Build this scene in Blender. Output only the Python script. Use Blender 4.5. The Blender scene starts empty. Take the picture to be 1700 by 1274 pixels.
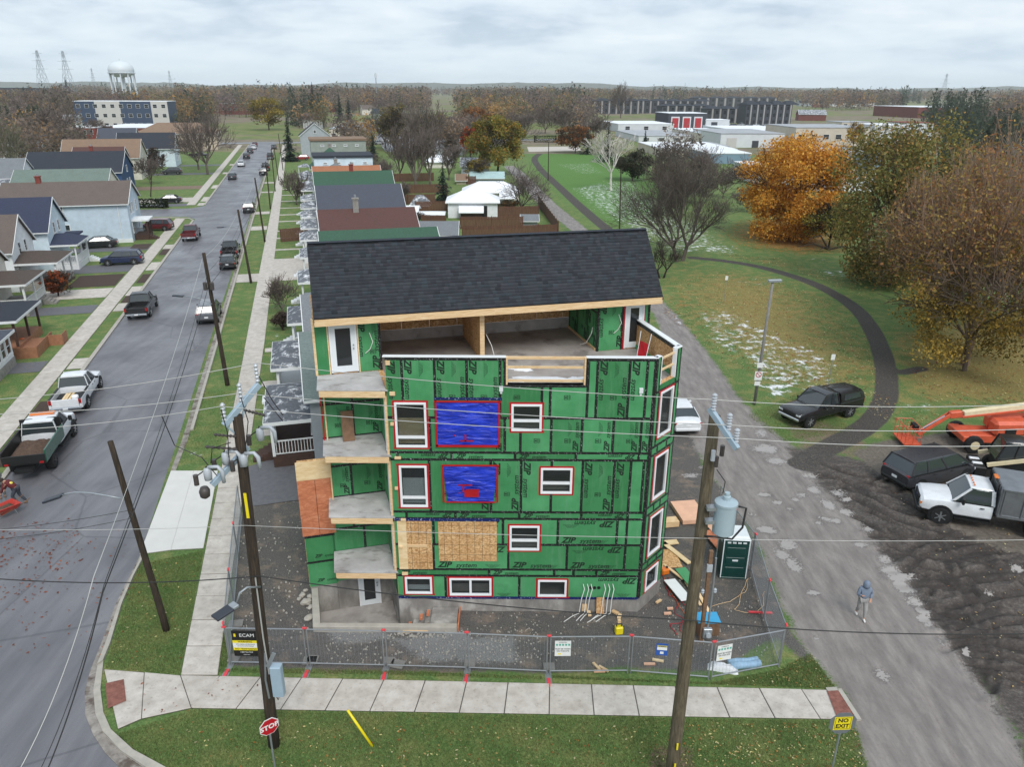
import bpy,bmesh,math,random
import numpy as np
from mathutils import Matrix,Vector
random.seed(7); RNG = np.random.default_rng(7)
R = math.radians
scene = bpy.context.scene
COL = scene.collection
# ---------------------------------------------------------------- camera
F,CX,CY,H = 1250.0,850.0,637.0,20.0
PITCH,ROLL = math.atan((637-148)/1250.0),R(0.32)
cp,sp,cr,sr = math.cos(PITCH),math.sin(PITCH),math.cos(ROLL),math.sin(ROLL)
cam_d = bpy.data.cameras.new('camera'); cam = bpy.data.objects.new('camera',cam_d); COL.objects.link(cam)
cam_d.sensor_fit = 'HORIZONTAL'; cam_d.sensor_width = 36.0; cam_d.lens = 36.0*F/1700.0
cam_d.clip_start = 0.2; cam_d.clip_end = 20000
fwd = Vector((0,cp,-sp)); upv = Vector((0,sp,cp)); rt = Vector((1,0,0))
X = rt*cr + upv*sr; Yv = upv*cr - rt*sr; Z = -fwd
cam.matrix_world = Matrix(((X.x,Yv.x,Z.x,0),(X.y,Yv.y,Z.y,0),(X.z,Yv.z,Z.z,H),(0,0,0,1)))
scene.camera = cam
# ---------------------------------------------------------------- sky, sun, exposure
world = bpy.data.worlds.new('World'); scene.world = world; world.use_nodes = True
def build_world():
    nt = world.node_tree; N = nt.nodes; L = nt.links; N.clear()
    out = N.new('ShaderNodeOutputWorld'); bg = N.new('ShaderNodeBackground'); L.new(bg.outputs[0],out.inputs[0])
    sky = N.new('ShaderNodeTexSky'); sky.sky_type = 'NISHITA'; sky.sun_disc = False
    sky.sun_elevation = R(38); sky.sun_rotation = R(160); sky.air_density = 1.0; sky.dust_density = 2.0
    sk = N.new('ShaderNodeMix'); sk.data_type = 'RGBA'; sk.blend_type = 'MULTIPLY'; sk.inputs[0].default_value = 1
    L.new(sky.outputs[0],sk.inputs[6]); sk.inputs[7].default_value = (.10,.10,.10,1)
    tc = N.new('ShaderNodeTexCoord'); sep = N.new('ShaderNodeSeparateXYZ'); L.new(tc.outputs['Generated'],sep.inputs[0])
    z = N.new('ShaderNodeMath'); z.operation = 'MAXIMUM'; z.inputs[1].default_value = 0.0; L.new(sep.outputs[2],z.inputs[0])
    za = N.new('ShaderNodeMath'); za.operation = 'ADD'; za.inputs[1].default_value = .16; L.new(z.outputs[0],za.inputs[0])
    dx = N.new('ShaderNodeMath'); dx.operation = 'DIVIDE'; L.new(sep.outputs[0],dx.inputs[0]); L.new(za.outputs[0],dx.inputs[1])
    dy = N.new('ShaderNodeMath'); dy.operation = 'DIVIDE'; L.new(sep.outputs[1],dy.inputs[0]); L.new(za.outputs[0],dy.inputs[1])
    cb = N.new('ShaderNodeCombineXYZ'); L.new(dx.outputs[0],cb.inputs[0]); L.new(dy.outputs[0],cb.inputs[1])
    n1 = N.new('ShaderNodeTexNoise'); n1.inputs['Scale'].default_value = 1.25; n1.inputs['Detail'].default_value = 9; n1.inputs['Roughness'].default_value = .58
    n1.inputs['Distortion'].default_value = .15
    L.new(cb.outputs[0],n1.inputs['Vector'])
    rp = N.new('ShaderNodeValToRGB'); e = rp.color_ramp.elements
    e[0].position = .36; e[0].color = (.37,.445,.535,1); e[1].position = .66; e[1].color = (.635,.68,.72,1)
    m = rp.color_ramp.elements.new(.5); m.color = (.525,.595,.665,1)
    L.new(n1.outputs[0],rp.inputs[0])
    fr = N.new('ShaderNodeMapRange'); fr.inputs['From Min'].default_value = 0.0; fr.inputs['From Max'].default_value = .075
    fr.inputs['To Min'].default_value = .80; fr.inputs['To Max'].default_value = .0; L.new(z.outputs[0],fr.inputs['Value'])
    hz = N.new('ShaderNodeMix'); hz.data_type = 'RGBA'; L.new(fr.outputs[0],hz.inputs[0]); L.new(rp.outputs[0],hz.inputs[6])
    hz.inputs[7].default_value = (.54,.645,.73,1)
    mx = N.new('ShaderNodeMix'); mx.data_type = 'RGBA'; mx.inputs[0].default_value = .90
    L.new(sk.outputs[2],mx.inputs[6]); L.new(hz.outputs[2],mx.inputs[7]); L.new(mx.outputs[2],bg.inputs[0])
    bg.inputs[1].default_value = 1.0
build_world()
sun_d = bpy.data.lights.new('sun','SUN'); sun_d.energy = 1.5; sun_d.angle = R(25); sun_d.color = (1,.97,.93)
sun = bpy.data.objects.new('sun',sun_d); COL.objects.link(sun)
sun.rotation_euler = (R(90-48),0,R(20))
scene.view_settings.view_transform = 'Standard'; scene.view_settings.look = 'None'
scene.view_settings.exposure = 0.58; scene.view_settings.gamma = 1.0; scene.view_settings.use_curve_mapping = False
scene.cycles.use_denoising = True; scene.cycles.max_bounces = 6; scene.cycles.diffuse_bounces = 3; scene.cycles.glossy_bounces = 3
scene.cycles.transparent_max_bounces = 12; scene.cycles.transmission_bounces = 3; scene.cycles.volume_bounces = 1
scene.cycles.caustics_reflective = False; scene.cycles.caustics_refractive = False
# ---------------------------------------------------------------- photograph pixel -> place
def ray(px,py):
    x = (px-CX)/F; y = -(py-CY)/F
    u = x*cr-y*sr; v = x*sr+y*cr
    return np.array([u,cp+v*sp,-sp+v*cp])
def G(px,py,z=0.0):
    d = ray(px,py); t = (z-H)/d[2]; return Vector((d[0]*t,d[1]*t,z))
def V(px,py,Yd):
    d = ray(px,py); t = Yd/d[1]; return Vector((d[0]*t,Yd,H+d[2]*t))
def PL(px,py,p0,d2):
    r = ray(px,py); n = np.array([-d2[1],d2[0]]); t = float(n@np.array(p0[:2]))/float(n@r[:2])
    return Vector((r[0]*t,r[1]*t,H+r[2]*t))
def proj(x,y,z):
    z = z-H; w = y*cp-z*sp; u = x/w; v = (y*sp+z*cp)/w
    return CX+(u*cr+v*sr)*F,CY-(-u*sr+v*cr)*F
def ZT(base,py):
    lo,hi = -2.0,90.0
    for _ in range(50):
        m = (lo+hi)/2
        if proj(base[0],base[1],m)[1] > py: lo = m
        else: hi = m
    return lo
SA = R(15.4); SD = Vector((-math.sin(SA),math.cos(SA),0)); SN = Vector((math.cos(SA),math.sin(SA),0))
def S(u,v,z=0.0):
    p = SN*u + SD*v; return Vector((p.x,p.y,z))
def UV(p): return (p[0]*SN.x+p[1]*SN.y,p[0]*SD.x+p[1]*SD.y)
def GS(px,py,z=0.0): return UV(G(px,py,z))
# ---------------------------------------------------------------- mesh builder
class MB:
    def __init__(s): s.v = []; s.f = []; s.m = []; s.mi = 0
    def add(s,vs,fs,M=None):
        o = len(s.v)
        if M is not None: vs = [M @ Vector(p) for p in vs]
        s.v.extend([tuple(p) for p in vs]); s.f.extend([tuple(i+o for i in f) for f in fs]); s.m.extend([s.mi]*len(fs)); return s
    def box(s,c,sz,rz=0.0,M=None,taper=1.0):
        a,b,h = sz[0]/2,sz[1]/2,sz[2]/2; t = taper
        vs = [(-a,-b,-h),(a,-b,-h),(a,b,-h),(-a,b,-h),(-a*t,-b*t,h),(a*t,-b*t,h),(a*t,b*t,h),(-a*t,b*t,h)]
        T = Matrix.Translation(Vector(c)) @ Matrix.Rotation(rz,4,'Z')
        if M is not None: T = M @ T
        return s.add(vs,[(3,2,1,0),(4,5,6,7),(0,1,5,4),(1,2,6,5),(2,3,7,6),(3,0,4,7)],T)
    def bar(s,p,q,w,h,up=(0,0,1)):
        p = Vector(p); q = Vector(q); d = (q-p); l = d.length
        if l < 1e-6: return s
        d.normalize(); up = Vector(up)
        if abs(d.dot(up)) > .98: up = Vector((1,0,0))
        x = d.cross(up).normalized(); z = x.cross(d).normalized()
        vs = []
        for e in (p,q):
            for a,b in ((-1,-1),(1,-1),(1,1),(-1,1)): vs.append(e + x*(a*w/2) + z*(b*h/2))
        return s.add(vs,[(0,1,2,3),(7,6,5,4),(0,4,5,1),(1,5,6,2),(2,6,7,3),(3,7,4,0)])
    def tube(s,pts,r,n=6,cap=True):
        pts = [Vector(p) for p in pts]; rs = r if isinstance(r,(list,tuple)) else [r]*len(pts); vs = []; fs = []
        up = Vector((0,0,1)); px = None
        for i,p in enumerate(pts):
            d = (pts[min(i+1,len(pts)-1)]-pts[max(i-1,0)])
            if d.length < 1e-9: d = Vector((0,0,1))
            d.normalize()
            if px is None:
                a = up if abs(d.z) < .95 else Vector((1,0,0)); px = d.cross(a).normalized()
            else:
                px = (px - d*px.dot(d));
                px = px.normalized() if px.length > 1e-6 else d.orthogonal().normalized()
            py = d.cross(px)
            for k in range(n):
                t = 2*math.pi*k/n; vs.append(p + px*(math.cos(t)*rs[i]) + py*(math.sin(t)*rs[i]))
        for i in range(len(pts)-1):
            for k in range(n):
                a = i*n+k; b = i*n+(k+1)%n; fs.append((a,b,b+n,a+n))
        if cap: fs.append(tuple(range(n-1,-1,-1))); fs.append(tuple((len(pts)-1)*n+k for k in range(n)))
        return s.add(vs,fs)
    def cyl(s,c,r,h,n=12,r2=None,M=None):
        r2 = r if r2 is None else r2; vs = []; fs = []
        for k in range(n):
            t = 2*math.pi*k/n; vs.append((c[0]+r*math.cos(t),c[1]+r*math.sin(t),c[2]))
        for k in range(n):
            t = 2*math.pi*k/n; vs.append((c[0]+r2*math.cos(t),c[1]+r2*math.sin(t),c[2]+h))
        fs = [(k,(k+1)%n,n+(k+1)%n,n+k) for k in range(n)] + [tuple(range(n-1,-1,-1)),tuple(range(n,2*n))]
        return s.add(vs,fs,M)
    def lathe(s,c,prof,n=14,M=None):
        vs = []; fs = []
        for r,z in prof:
            for k in range(n):
                t = 2*math.pi*k/n; vs.append((c[0]+r*math.cos(t),c[1]+r*math.sin(t),c[2]+z))
        for i in range(len(prof)-1):
            for k in range(n):
                a = i*n+k; b = i*n+(k+1)%n; fs.append((a,b,b+n,a+n))
        fs += [tuple(range(n-1,-1,-1)),tuple((len(prof)-1)*n+k for k in range(n))]
        return s.add(vs,fs,M)
    def prism(s,poly,z0,z1,M=None):
        n = len(poly); a = sum(poly[i][0]*poly[(i+1)%n][1]-poly[(i+1)%n][0]*poly[i][1] for i in range(n))
        if a < 0: poly = poly[::-1]
        vs = [(p[0],p[1],z0) for p in poly]+[(p[0],p[1],z1) for p in poly]
        fs = [tuple(range(n-1,-1,-1)),tuple(range(n,2*n))]+[(i,(i+1)%n,n+(i+1)%n,n+i) for i in range(n)]
        return s.add(vs,fs,M)
    def quad(s,a,b,c,d): return s.add([a,b,c,d],[(0,1,2,3)])
    def slab(s,a,b,c,d,t):
        a,b,c,d = map(Vector,(a,b,c,d)); n = (b-a).cross(d-a).normalized()*t
        return s.add([a,b,c,d,a-n,b-n,c-n,d-n],[(0,1,2,3),(7,6,5,4),(0,4,5,1),(1,5,6,2),(2,6,7,3),(3,7,4,0)])
    def mesh(s,name,mats,smooth=False):
        me = bpy.data.meshes.new(name); me.from_pydata(s.v,[],s.f)
        for m in (mats if isinstance(mats,(list,tuple)) else [mats]): me.materials.append(MAT(m))
        if any(s.m): me.polygons.foreach_set('material_index',s.m)
        if smooth: me.polygons.foreach_set('use_smooth',[True]*len(me.polygons))
        me.update(); return me
    def build(s,name,mats,parent=None,smooth=False,bevel=0):
        o = bpy.data.objects.new(name,s.mesh(name,mats,smooth)); COL.objects.link(o)
        if parent is not None: o.parent = parent
        if bevel:
            b = o.modifiers.new('b','BEVEL'); b.width = bevel; b.segments = 1; b.limit_method = 'ANGLE'
        return o
def npmesh(name,verts,faces,mats,parent=None,color=None,smooth=False):
    me = bpy.data.meshes.new(name); nv = len(verts); nf,k = faces.shape
    me.vertices.add(nv); me.vertices.foreach_set('co',np.ascontiguousarray(verts,dtype=np.float32).ravel())
    me.loops.add(nf*k); me.loops.foreach_set('vertex_index',np.ascontiguousarray(faces,dtype=np.int32).ravel())
    me.polygons.add(nf); me.polygons.foreach_set('loop_start',np.arange(0,nf*k,k,dtype=np.int32))
    me.polygons.foreach_set('loop_total',np.full(nf,k,dtype=np.int32))
    if smooth: me.polygons.foreach_set('use_smooth',np.ones(nf,dtype=bool))
    for m in (mats if isinstance(mats,(list,tuple)) else [mats]): me.materials.append(MAT(m))
    me.update(calc_edges=True)
    if color is not None:
        at = me.color_attributes.new('Col','FLOAT_COLOR','POINT'); c = np.ones((nv,4),dtype=np.float32); c[:,:3] = color
        at.data.foreach_set('color',c.ravel())
    o = bpy.data.objects.new(name,me); COL.objects.link(o)
    if parent is not None: o.parent = parent
    return o
def tag(o,label,cat,group=None):
    o['label'] = label; o['category'] = cat
    if group: o['group'] = group
    return o
def struct(o): o['kind'] = 'structure'; return o
def stuff(o): o['kind'] = 'stuff'; return o
def thing(name,label,cat,loc=(0,0,0),rz=0.0,group=None):
    o = bpy.data.objects.new(name,None); COL.objects.link(o); o.location = loc; o.rotation_euler = (0,0,rz); o.empty_display_size = .3
    return tag(o,label,cat,group)
def inst(name,me,parent=None,loc=(0,0,0),rot=(0,0,0),scale=(1,1,1)):
    o = bpy.data.objects.new(name,me); COL.objects.link(o); o.location = loc; o.rotation_euler = rot; o.scale = scale
    if parent is not None: o.parent = parent
    return o
def copy_tree(o,parent=None):
    c = o.copy(); COL.objects.link(c)
    if parent is not None: c.parent = parent
    for ch in o.children: copy_tree(ch,c)
    return c
# ---------------------------------------------------------------- materials
MATS = {}
def MAT(m): return MATS[m] if isinstance(m,str) else m
def base_mat(name,rough=.7,metal=0.0,spec=.5):
    m = bpy.data.materials.new(name); m.use_nodes = True; nt = m.node_tree; b = nt.nodes['Principled BSDF']
    b.inputs['Roughness'].default_value = rough; b.inputs['Metallic'].default_value = metal
    b.inputs['Specular IOR Level'].default_value = spec; MATS[name] = m
    return m,nt,nt.nodes,nt.links,b
def ramp(N,L,src,stops):
    r = N.new('ShaderNodeValToRGB'); e = r.color_ramp.elements
    e[0].position = stops[0][0]; e[0].color = (*stops[0][1],1); e[1].position = stops[-1][0]; e[1].color = (*stops[-1][1],1)
    for p,c in stops[1:-1]: q = e.new(p); q.color = (*c,1)
    L.new(src,r.inputs[0]); return r.outputs[0]
def noise(N,L,scale,detail=4,rough=.55,vec=None,dist=0.0,out=0):
    n = N.new('ShaderNodeTexNoise'); n.inputs['Scale'].default_value = scale; n.inputs['Detail'].default_value = detail
    n.inputs['Roughness'].default_value = rough; n.inputs['Distortion'].default_value = dist
    if vec is not None: L.new(vec,n.inputs['Vector'])
    return n.outputs[out]
def mapping(N,L,vec,scale=(1,1,1),rot=(0,0,0)):
    m = N.new('ShaderNodeMapping'); m.inputs['Scale'].default_value = scale; m.inputs['Rotation'].default_value = rot; L.new(vec,m.inputs[0]); return m.outputs[0]
def mixc(N,L,fac,a,b,mode='MIX'):
    x = N.new('ShaderNodeMix'); x.data_type = 'RGBA'; x.blend_type = mode
    for s_,v_ in ((0,fac),(6,a),(7,b)):
        if hasattr(v_,'is_linked'): L.new(v_,x.inputs[s_])
        elif s_ == 0: x.inputs[0].default_value = v_
        else: x.inputs[s_].default_value = (*v_,1)
    return x.outputs[2]
def math2(N,L,op,a,b=None,clamp=False):
    x = N.new('ShaderNodeMath'); x.operation = op; x.use_clamp = clamp
    for i,v_ in enumerate((a,b)):
        if v_ is None: continue
        if hasattr(v_,'is_linked'): L.new(v_,x.inputs[i])
        else: x.inputs[i].default_value = v_
    return x.outputs[0]
def mrange(N,L,v,a,b,c=0.0,d=1.0,smooth=False):
    x = N.new('ShaderNodeMapRange'); x.inputs[1].default_value = a; x.inputs[2].default_value = b; x.inputs[3].default_value = c; x.inputs[4].default_value = d
    if smooth: x.interpolation_type = 'SMOOTHSTEP'
    L.new(v,x.inputs[0]); return x.outputs[0]
def bump(N,L,b,h,strength=.3,dist=.02):
    x = N.new('ShaderNodeBump'); x.inputs['Strength'].default_value = strength; x.inputs['Distance'].default_value = dist
    L.new(h,x.inputs['Height']); L.new(x.outputs[0],b.inputs['Normal'])
def objco(N): return N.new('ShaderNodeTexCoord').outputs['Object']
def geopos(N): return N.new('ShaderNodeNewGeometry').outputs['Position']
def attr(N,name,out='Fac'):
    a = N.new('ShaderNodeAttribute'); a.attribute_name = name; return a.outputs[out]
def simple(name,col,rough=.7,metal=0.0,var=.15,scale=3.0,detail=5,bmp=0.0,bscale=40.0,spec=.5,world=True,streak=None):
    m,nt,N,L,b = base_mat(name,rough,metal,spec)
    vec = geopos(N) if world else objco(N)
    v2 = mapping(N,L,vec,streak) if streak else vec
    n = noise(N,L,scale,detail,.6,v2)
    lo = tuple(max(0,c*(1-var)) for c in col); hi = tuple(min(1,c*(1+var)) for c in col)
    L.new(ramp(N,L,n,[(.3,lo),(.7,hi)]),b.inputs['Base Color'])
    if bmp: bump(N,L,b,noise(N,L,bscale,3,.6,vec),bmp,.01)
    return m
def C(r,g,b,k=1.0):
    f = lambda c: ((c/255+.055)/1.055)**2.4 if c > 10 else c/255/12.92
    return (f(r)*k,f(g)*k,f(b)*k)
# ---------------------------------------------------------------- ground sheet: lawn, lane, mud, building plot, footpath share one blended material
def ground_material():
    m,nt,N,L,b = base_mat('ground',.9,0,.2)
    P = geopos(N)
    big = noise(N,L,.16,4,.6,P); mid = noise(N,L,.9,5,.65,P); fine = noise(N,L,9,4,.7,P); vfine = noise(N,L,38,2,.7,P)
    jit = math2(N,L,'MULTIPLY',math2(N,L,'SUBTRACT',math2(N,L,'ADD',math2(N,L,'MULTIPLY',mid,.45),math2(N,L,'MULTIPLY',fine,.55)),.5),1.5)
    def w(name,lo=.38,hi=.62,j=1.0):
        a = math2(N,L,'ADD',attr(N,name),math2(N,L,'MULTIPLY',jit,j))
        return math2(N,L,'MULTIPLY',mrange(N,L,a,lo,hi,0,1,True),mrange(N,L,attr(N,name),0.0,.12))
    g = ramp(N,L,fine,[(.28,C(52,72,38)),(.5,C(84,110,60)),(.72,C(120,138,84))])
    g2 = ramp(N,L,fine,[(.28,C(86,88,50)),(.5,C(124,124,74)),(.72,C(162,154,108))])
    g = mixc(N,L,mrange(N,L,mid,.46,.68),g,g2)
    far = ramp(N,L,mid,[(.3,C(88,120,64)),(.7,C(124,140,88))])
    g = mixc(N,L,mrange(N,L,big,.35,.7,0,.45),g,far)
    g = mixc(N,L,math2(N,L,'MULTIPLY',w('fresh'),.85),g,ramp(N,L,fine,[(.3,C(62,98,44)),(.55,C(88,128,60)),(.75,C(116,148,82))]))
    leafc = ramp(N,L,noise(N,L,14,2,.6,P),[(.3,C(92,90,52)),(.45,C(128,118,70)),(.6,C(160,132,82)),(.75,C(196,172,124))])
    g = mixc(N,L,math2(N,L,'MULTIPLY',w('leaf'),.8),g,leafc)
    ora = ramp(N,L,noise(N,L,6,3,.6,P),[(.3,C(112,84,50)),(.5,C(150,108,62)),(.7,C(190,138,78))])
    g = mixc(N,L,math2(N,L,'MULTIPLY',w('orange'),.85),g,ora)
    dirt = ramp(N,L,fine,[(.3,C(84,70,58)),(.7,C(140,122,106))])
    g = mixc(N,L,w('dirt'),g,dirt)
    site = ramp(N,L,noise(N,L,26,3,.75,P),[(.3,C(58,56,54)),(.52,C(94,91,88)),(.7,C(124,121,117)),(.82,C(175,172,168))])
    site2 = ramp(N,L,fine,[(.3,C(104,92,82)),(.7,C(146,132,118))])
    site = mixc(N,L,mrange(N,L,mid,.52,.64,0,.8),site,site2)
    g = mixc(N,L,w('site'),g,site)
    pale = ramp(N,L,noise(N,L,30,3,.75,P),[(.3,C(80,80,80)),(.55,C(130,130,130)),(.75,C(190,190,188))])
    g = mixc(N,L,w('crush'),g,pale)
    lv = mapping(N,L,P,(1.0,.22,1),(0,0,R(14)))
    lane = ramp(N,L,noise(N,L,2.2,6,.68,lv),[(.25,C(108,102,99)),(.48,C(130,124,120)),(.62,C(144,138,133)),(.8,C(158,152,147))])
    lane = mixc(N,L,mrange(N,L,fine,.55,.75,0,.4),lane,C(92,86,83))
    g = mixc(N,L,w('lane'),g,lane)
    mudc = ramp(N,L,fine,[(.28,C(64,59,56)),(.5,C(92,86,81)),(.75,C(126,119,113))])
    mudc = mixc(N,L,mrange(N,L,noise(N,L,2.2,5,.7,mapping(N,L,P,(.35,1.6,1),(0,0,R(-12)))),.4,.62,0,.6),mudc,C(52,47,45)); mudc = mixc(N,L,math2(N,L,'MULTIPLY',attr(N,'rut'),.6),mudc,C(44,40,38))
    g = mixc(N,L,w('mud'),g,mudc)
    lot = ramp(N,L,noise(N,L,5,6,.7,P),[(.3,C(84,78,71)),(.55,C(112,105,96)),(.8,C(134,126,116))])
    g = mixc(N,L,w('lot'),g,lot)
    pathc = ramp(N,L,fine,[(.3,C(52,50,48)),(.7,C(92,87,83))])
    pathc = mixc(N,L,mrange(N,L,noise(N,L,11,2,.6,P),.62,.68,0,.6),pathc,C(140,130,100))
    g = mixc(N,L,w('path',.38,.62,.7),g,pathc)
    wet = w('wet',.50,.56,1.9)
    g = mixc(N,L,mrange(N,L,w('wet',.30,.5,1.9),0,1,0,.45),g,C(78,72,69)); g = mixc(N,L,wet,g,C(158,153,149))
    sn = noise(N,L,1.25,9,.74,P)
    snw = mrange(N,L,math2(N,L,'ADD',math2(N,L,'MULTIPLY',attr(N,'snow'),.50),math2(N,L,'MULTIPLY',math2(N,L,'SUBTRACT',sn,.5),1.6)),.40,.60,0,1,True)
    snw = math2(N,L,'MULTIPLY',snw,mrange(N,L,attr(N,'snow'),0,.1))
    g = mixc(N,L,math2(N,L,'MULTIPLY',snw,.95),g,(.80,.82,.85))
    L.new(g,b.inputs['Base Color'])
    damp = math2(N,L,'ADD',w('lane'),w('mud'),True)
    ro = math2(N,L,'SUBTRACT',.92,math2(N,L,'MULTIPLY',damp,math2(N,L,'MULTIPLY',mid,.55)))
    x = N.new('ShaderNodeMix'); L.new(wet,x.inputs[0]); L.new(ro,x.inputs[2]); x.inputs[3].default_value = .08; L.new(x.outputs[0],b.inputs['Roughness'])
    hgt = math2(N,L,'ADD',math2(N,L,'MULTIPLY',fine,.6),math2(N,L,'MULTIPLY',vfine,.4))
    hgt = math2(N,L,'MULTIPLY',hgt,math2(N,L,'SUBTRACT',1.0,wet))
    bump(N,L,b,hgt,.7,.04)
ground_material()
def gpoly(pts): return [tuple(G(*p)[:2]) for p in pts]
def sdist(PX,PY,poly):
    inside = np.zeros(PX.shape,bool); dmin = np.full(PX.shape,1e9); n = len(poly)
    for i in range(n):
        x1,y1 = poly[i]; x2,y2 = poly[(i+1) % n]
        c = ((y1 > PY) != (y2 > PY)) & (PX < (x2-x1)*(PY-y1)/((y2-y1) if y2 != y1 else 1e-9)+x1); inside ^= c
        dx,dy = x2-x1,y2-y1; l2 = dx*dx+dy*dy+1e-12; t = np.clip(((PX-x1)*dx+(PY-y1)*dy)/l2,0,1)
        dmin = np.minimum(dmin,(PX-x1-t*dx)**2+(PY-y1-t*dy)**2)
    d = np.sqrt(dmin); return np.where(inside,d,-d)
def pdist(PX,PY,line):
    dmin = np.full(PX.shape,1e9); along = np.zeros(PX.shape); acc = 0
    for (x1,y1),(x2,y2) in zip(line[:-1],line[1:]):
        dx,dy = x2-x1,y2-y1; l = math.hypot(dx,dy)+1e-9; t = np.clip(((PX-x1)*dx+(PY-y1)*dy)/(l*l),0,1)
        d = (PX-x1-t*dx)**2+(PY-y1-t*dy)**2; k = d < dmin; along = np.where(k,acc+t*l,along); dmin = np.minimum(dmin,d); acc += l
    return np.sqrt(dmin),along
def smooth_line(px,n=6):
    p = [np.array(G(*q)[:2]) for q in px]; p = [2*p[0]-p[1]]+p+[2*p[-1]-p[-2]]; out = []
    for i in range(1,len(p)-2):
        for k in range(n):
            t = k/n; a,b_,c,d = p[i-1],p[i],p[i+1],p[i+2]
            out.append(tuple(.5*((2*b_)+(c-a)*t+(2*a-5*b_+4*c-d)*t*t+(3*b_-a-3*c+d)*t**3)))
    out.append(tuple(p[-2])); return out
def spaced(a,b,parts):
    out = []
    for lo,hi,st in parts: out.extend(np.arange(lo,hi-1e-6,st).tolist())
    return np.array(out+[b])
XS = spaced(-180,180,[(-180,-90,2.5),(-90,-20,.8),(-20,-9,.35),(-9,-1.5,.1),(-1.5,11.5,.3),(11.5,30,.11),(30,45,.3),(45,90,.8),(90,180,2.5)])
YS = spaced(13,262,[(13,17,.3),(17,41,.12),(41,75,.35),(75,150,.7),(150,262,1.3)])
def build_ground():
    PX,PY = np.meshgrid(XS,YS); ny,nx = PX.shape
    W = {}
    def paint(name,poly,soft=.6,amt=1.0):
        d = sdist(PX,PY,gpoly(poly)); w_ = np.clip(.5+d/(2*soft),0,1)*amt; W[name] = np.maximum(W.get(name,0),w_)
    lane = [(1500,1400),(1440,1274),(1425,1215),(1400,1150),(1345,1090),(1315,1045),(1262,915),(1225,850),(1180,790),(1150,735),(1128,680),(1118,600),(1085,520),(1020,445),(962,395),(935,372),(900,345),(877,320),(862,302),(846,286),(836,276),(852,275),(866,284),(884,300),(903,320),(925,341),(990,393),(1050,450),(1130,530),(1186,600),(1222,655),(1265,700),(1330,752),(1390,800),(1450,860),(1520,945),(1590,1050),(1640,1130),(1690,1220),(1760,1400)]
    paint('lane',lane,.7)
    mud = [(1300,742),(1345,745),(1420,762),(1470,770),(1505,785),(1565,838),(1640,872),(1800,905),(1900,960),(1900,1500),(1760,1400),(1690,1230),(1630,1140),(1570,1060),(1500,960),(1430,875),(1370,815)]
    paint('mud',mud,.8)
    paint('lot',[(1415,752),(1450,735),(1500,728),(1600,715),(1800,700),(2000,720),(2000,960),(1800,945),(1700,925),(1630,902),(1560,868),(1500,812),(1445,778)],.7)
    paint('mud',[(1640,905),(1800,935),(1900,960),(1900,1000),(1760,960)],.5,.4)
    paint('site',[(392,870),(420,830),(500,815),(560,700),(1150,690),(1165,770),(1230,850),(1262,915),(1312,1050),(1345,1085),(1350,1110),(1290,1060),(1175,1118),(1040,1108),(905,1118),(380,1108),(388,960)],.45)
    for q in ([(640,1060),(760,1050),(830,1075),(850,1100),(720,1100)],[(535,1042),(640,1040),(650,1062),(560,1068)],[(770,1060),(850,1060),(860,1095),(800,1100)]): paint('crush',q,.7)
    paint('dirt',[(395,985),(500,980),(520,1030),(510,1100),(400,1105)],.7,.85)
    paint('dirt',[(520,1085),(900,1092),(900,1122),(520,1122)],.3,.6)
    paint('dirt',[(1290,700),(1350,690),(1440,720),(1470,760),(1400,770),(1330,765)],.8,.55)
    paint('dirt',[(610,1200),(660,1200),(650,1230),(620,1220)],.6,.5); paint('dirt',[(1085,1240),(1150,1240),(1160,1290),(1070,1290)],.3,.9)
    paint('dirt',[(215,960),(240,950),(225,1010),(210,1010)],.5,.55); paint('dirt',[(285,930),(335,925),(325,965),(300,960)],.6,.5)
    paint('leaf',[(1100,520),(1120,470),(1200,450),(1300,470),(1380,500),(1440,560),(1460,640),(1400,660),(1300,640),(1200,600)],9,.72)
    paint('fresh',[(868,232),(960,232),(1040,262),(1110,300),(1150,340),(1010,385),(930,330),(880,280)],9,.85); paint('fresh',[(330,205),(460,205),(470,228),(320,232)],5,.8)
    paint('leaf',[(1040,480),(1100,440),(1250,440),(1400,480),(1500,560),(1600,640),(1440,720),(1300,720),(1200,640),(1110,560)],10,.62); paint('leaf',[(1475,560),(1600,520),(1900,480),(1900,690),(1700,680),(1540,670),(1480,660)],6,.85)
    paint('leaf',[(1180,420),(1300,430),(1420,470),(1450,500),(1330,455)],3,.6)
    paint('orange',[(1195,385),(1230,365),(1300,362),(1420,370),(1420,420),(1330,425),(1230,410)],9,.74)
    paint('orange',[(1105,470),(1150,490),(1160,530),(1110,510)],2,.55); paint('orange',[(1330,540),(1400,540),(1440,600),(1380,600)],3,.45)
    paint('orange',[(1500,560),(1600,560),(1660,610),(1540,620)],3,.45)
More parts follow.
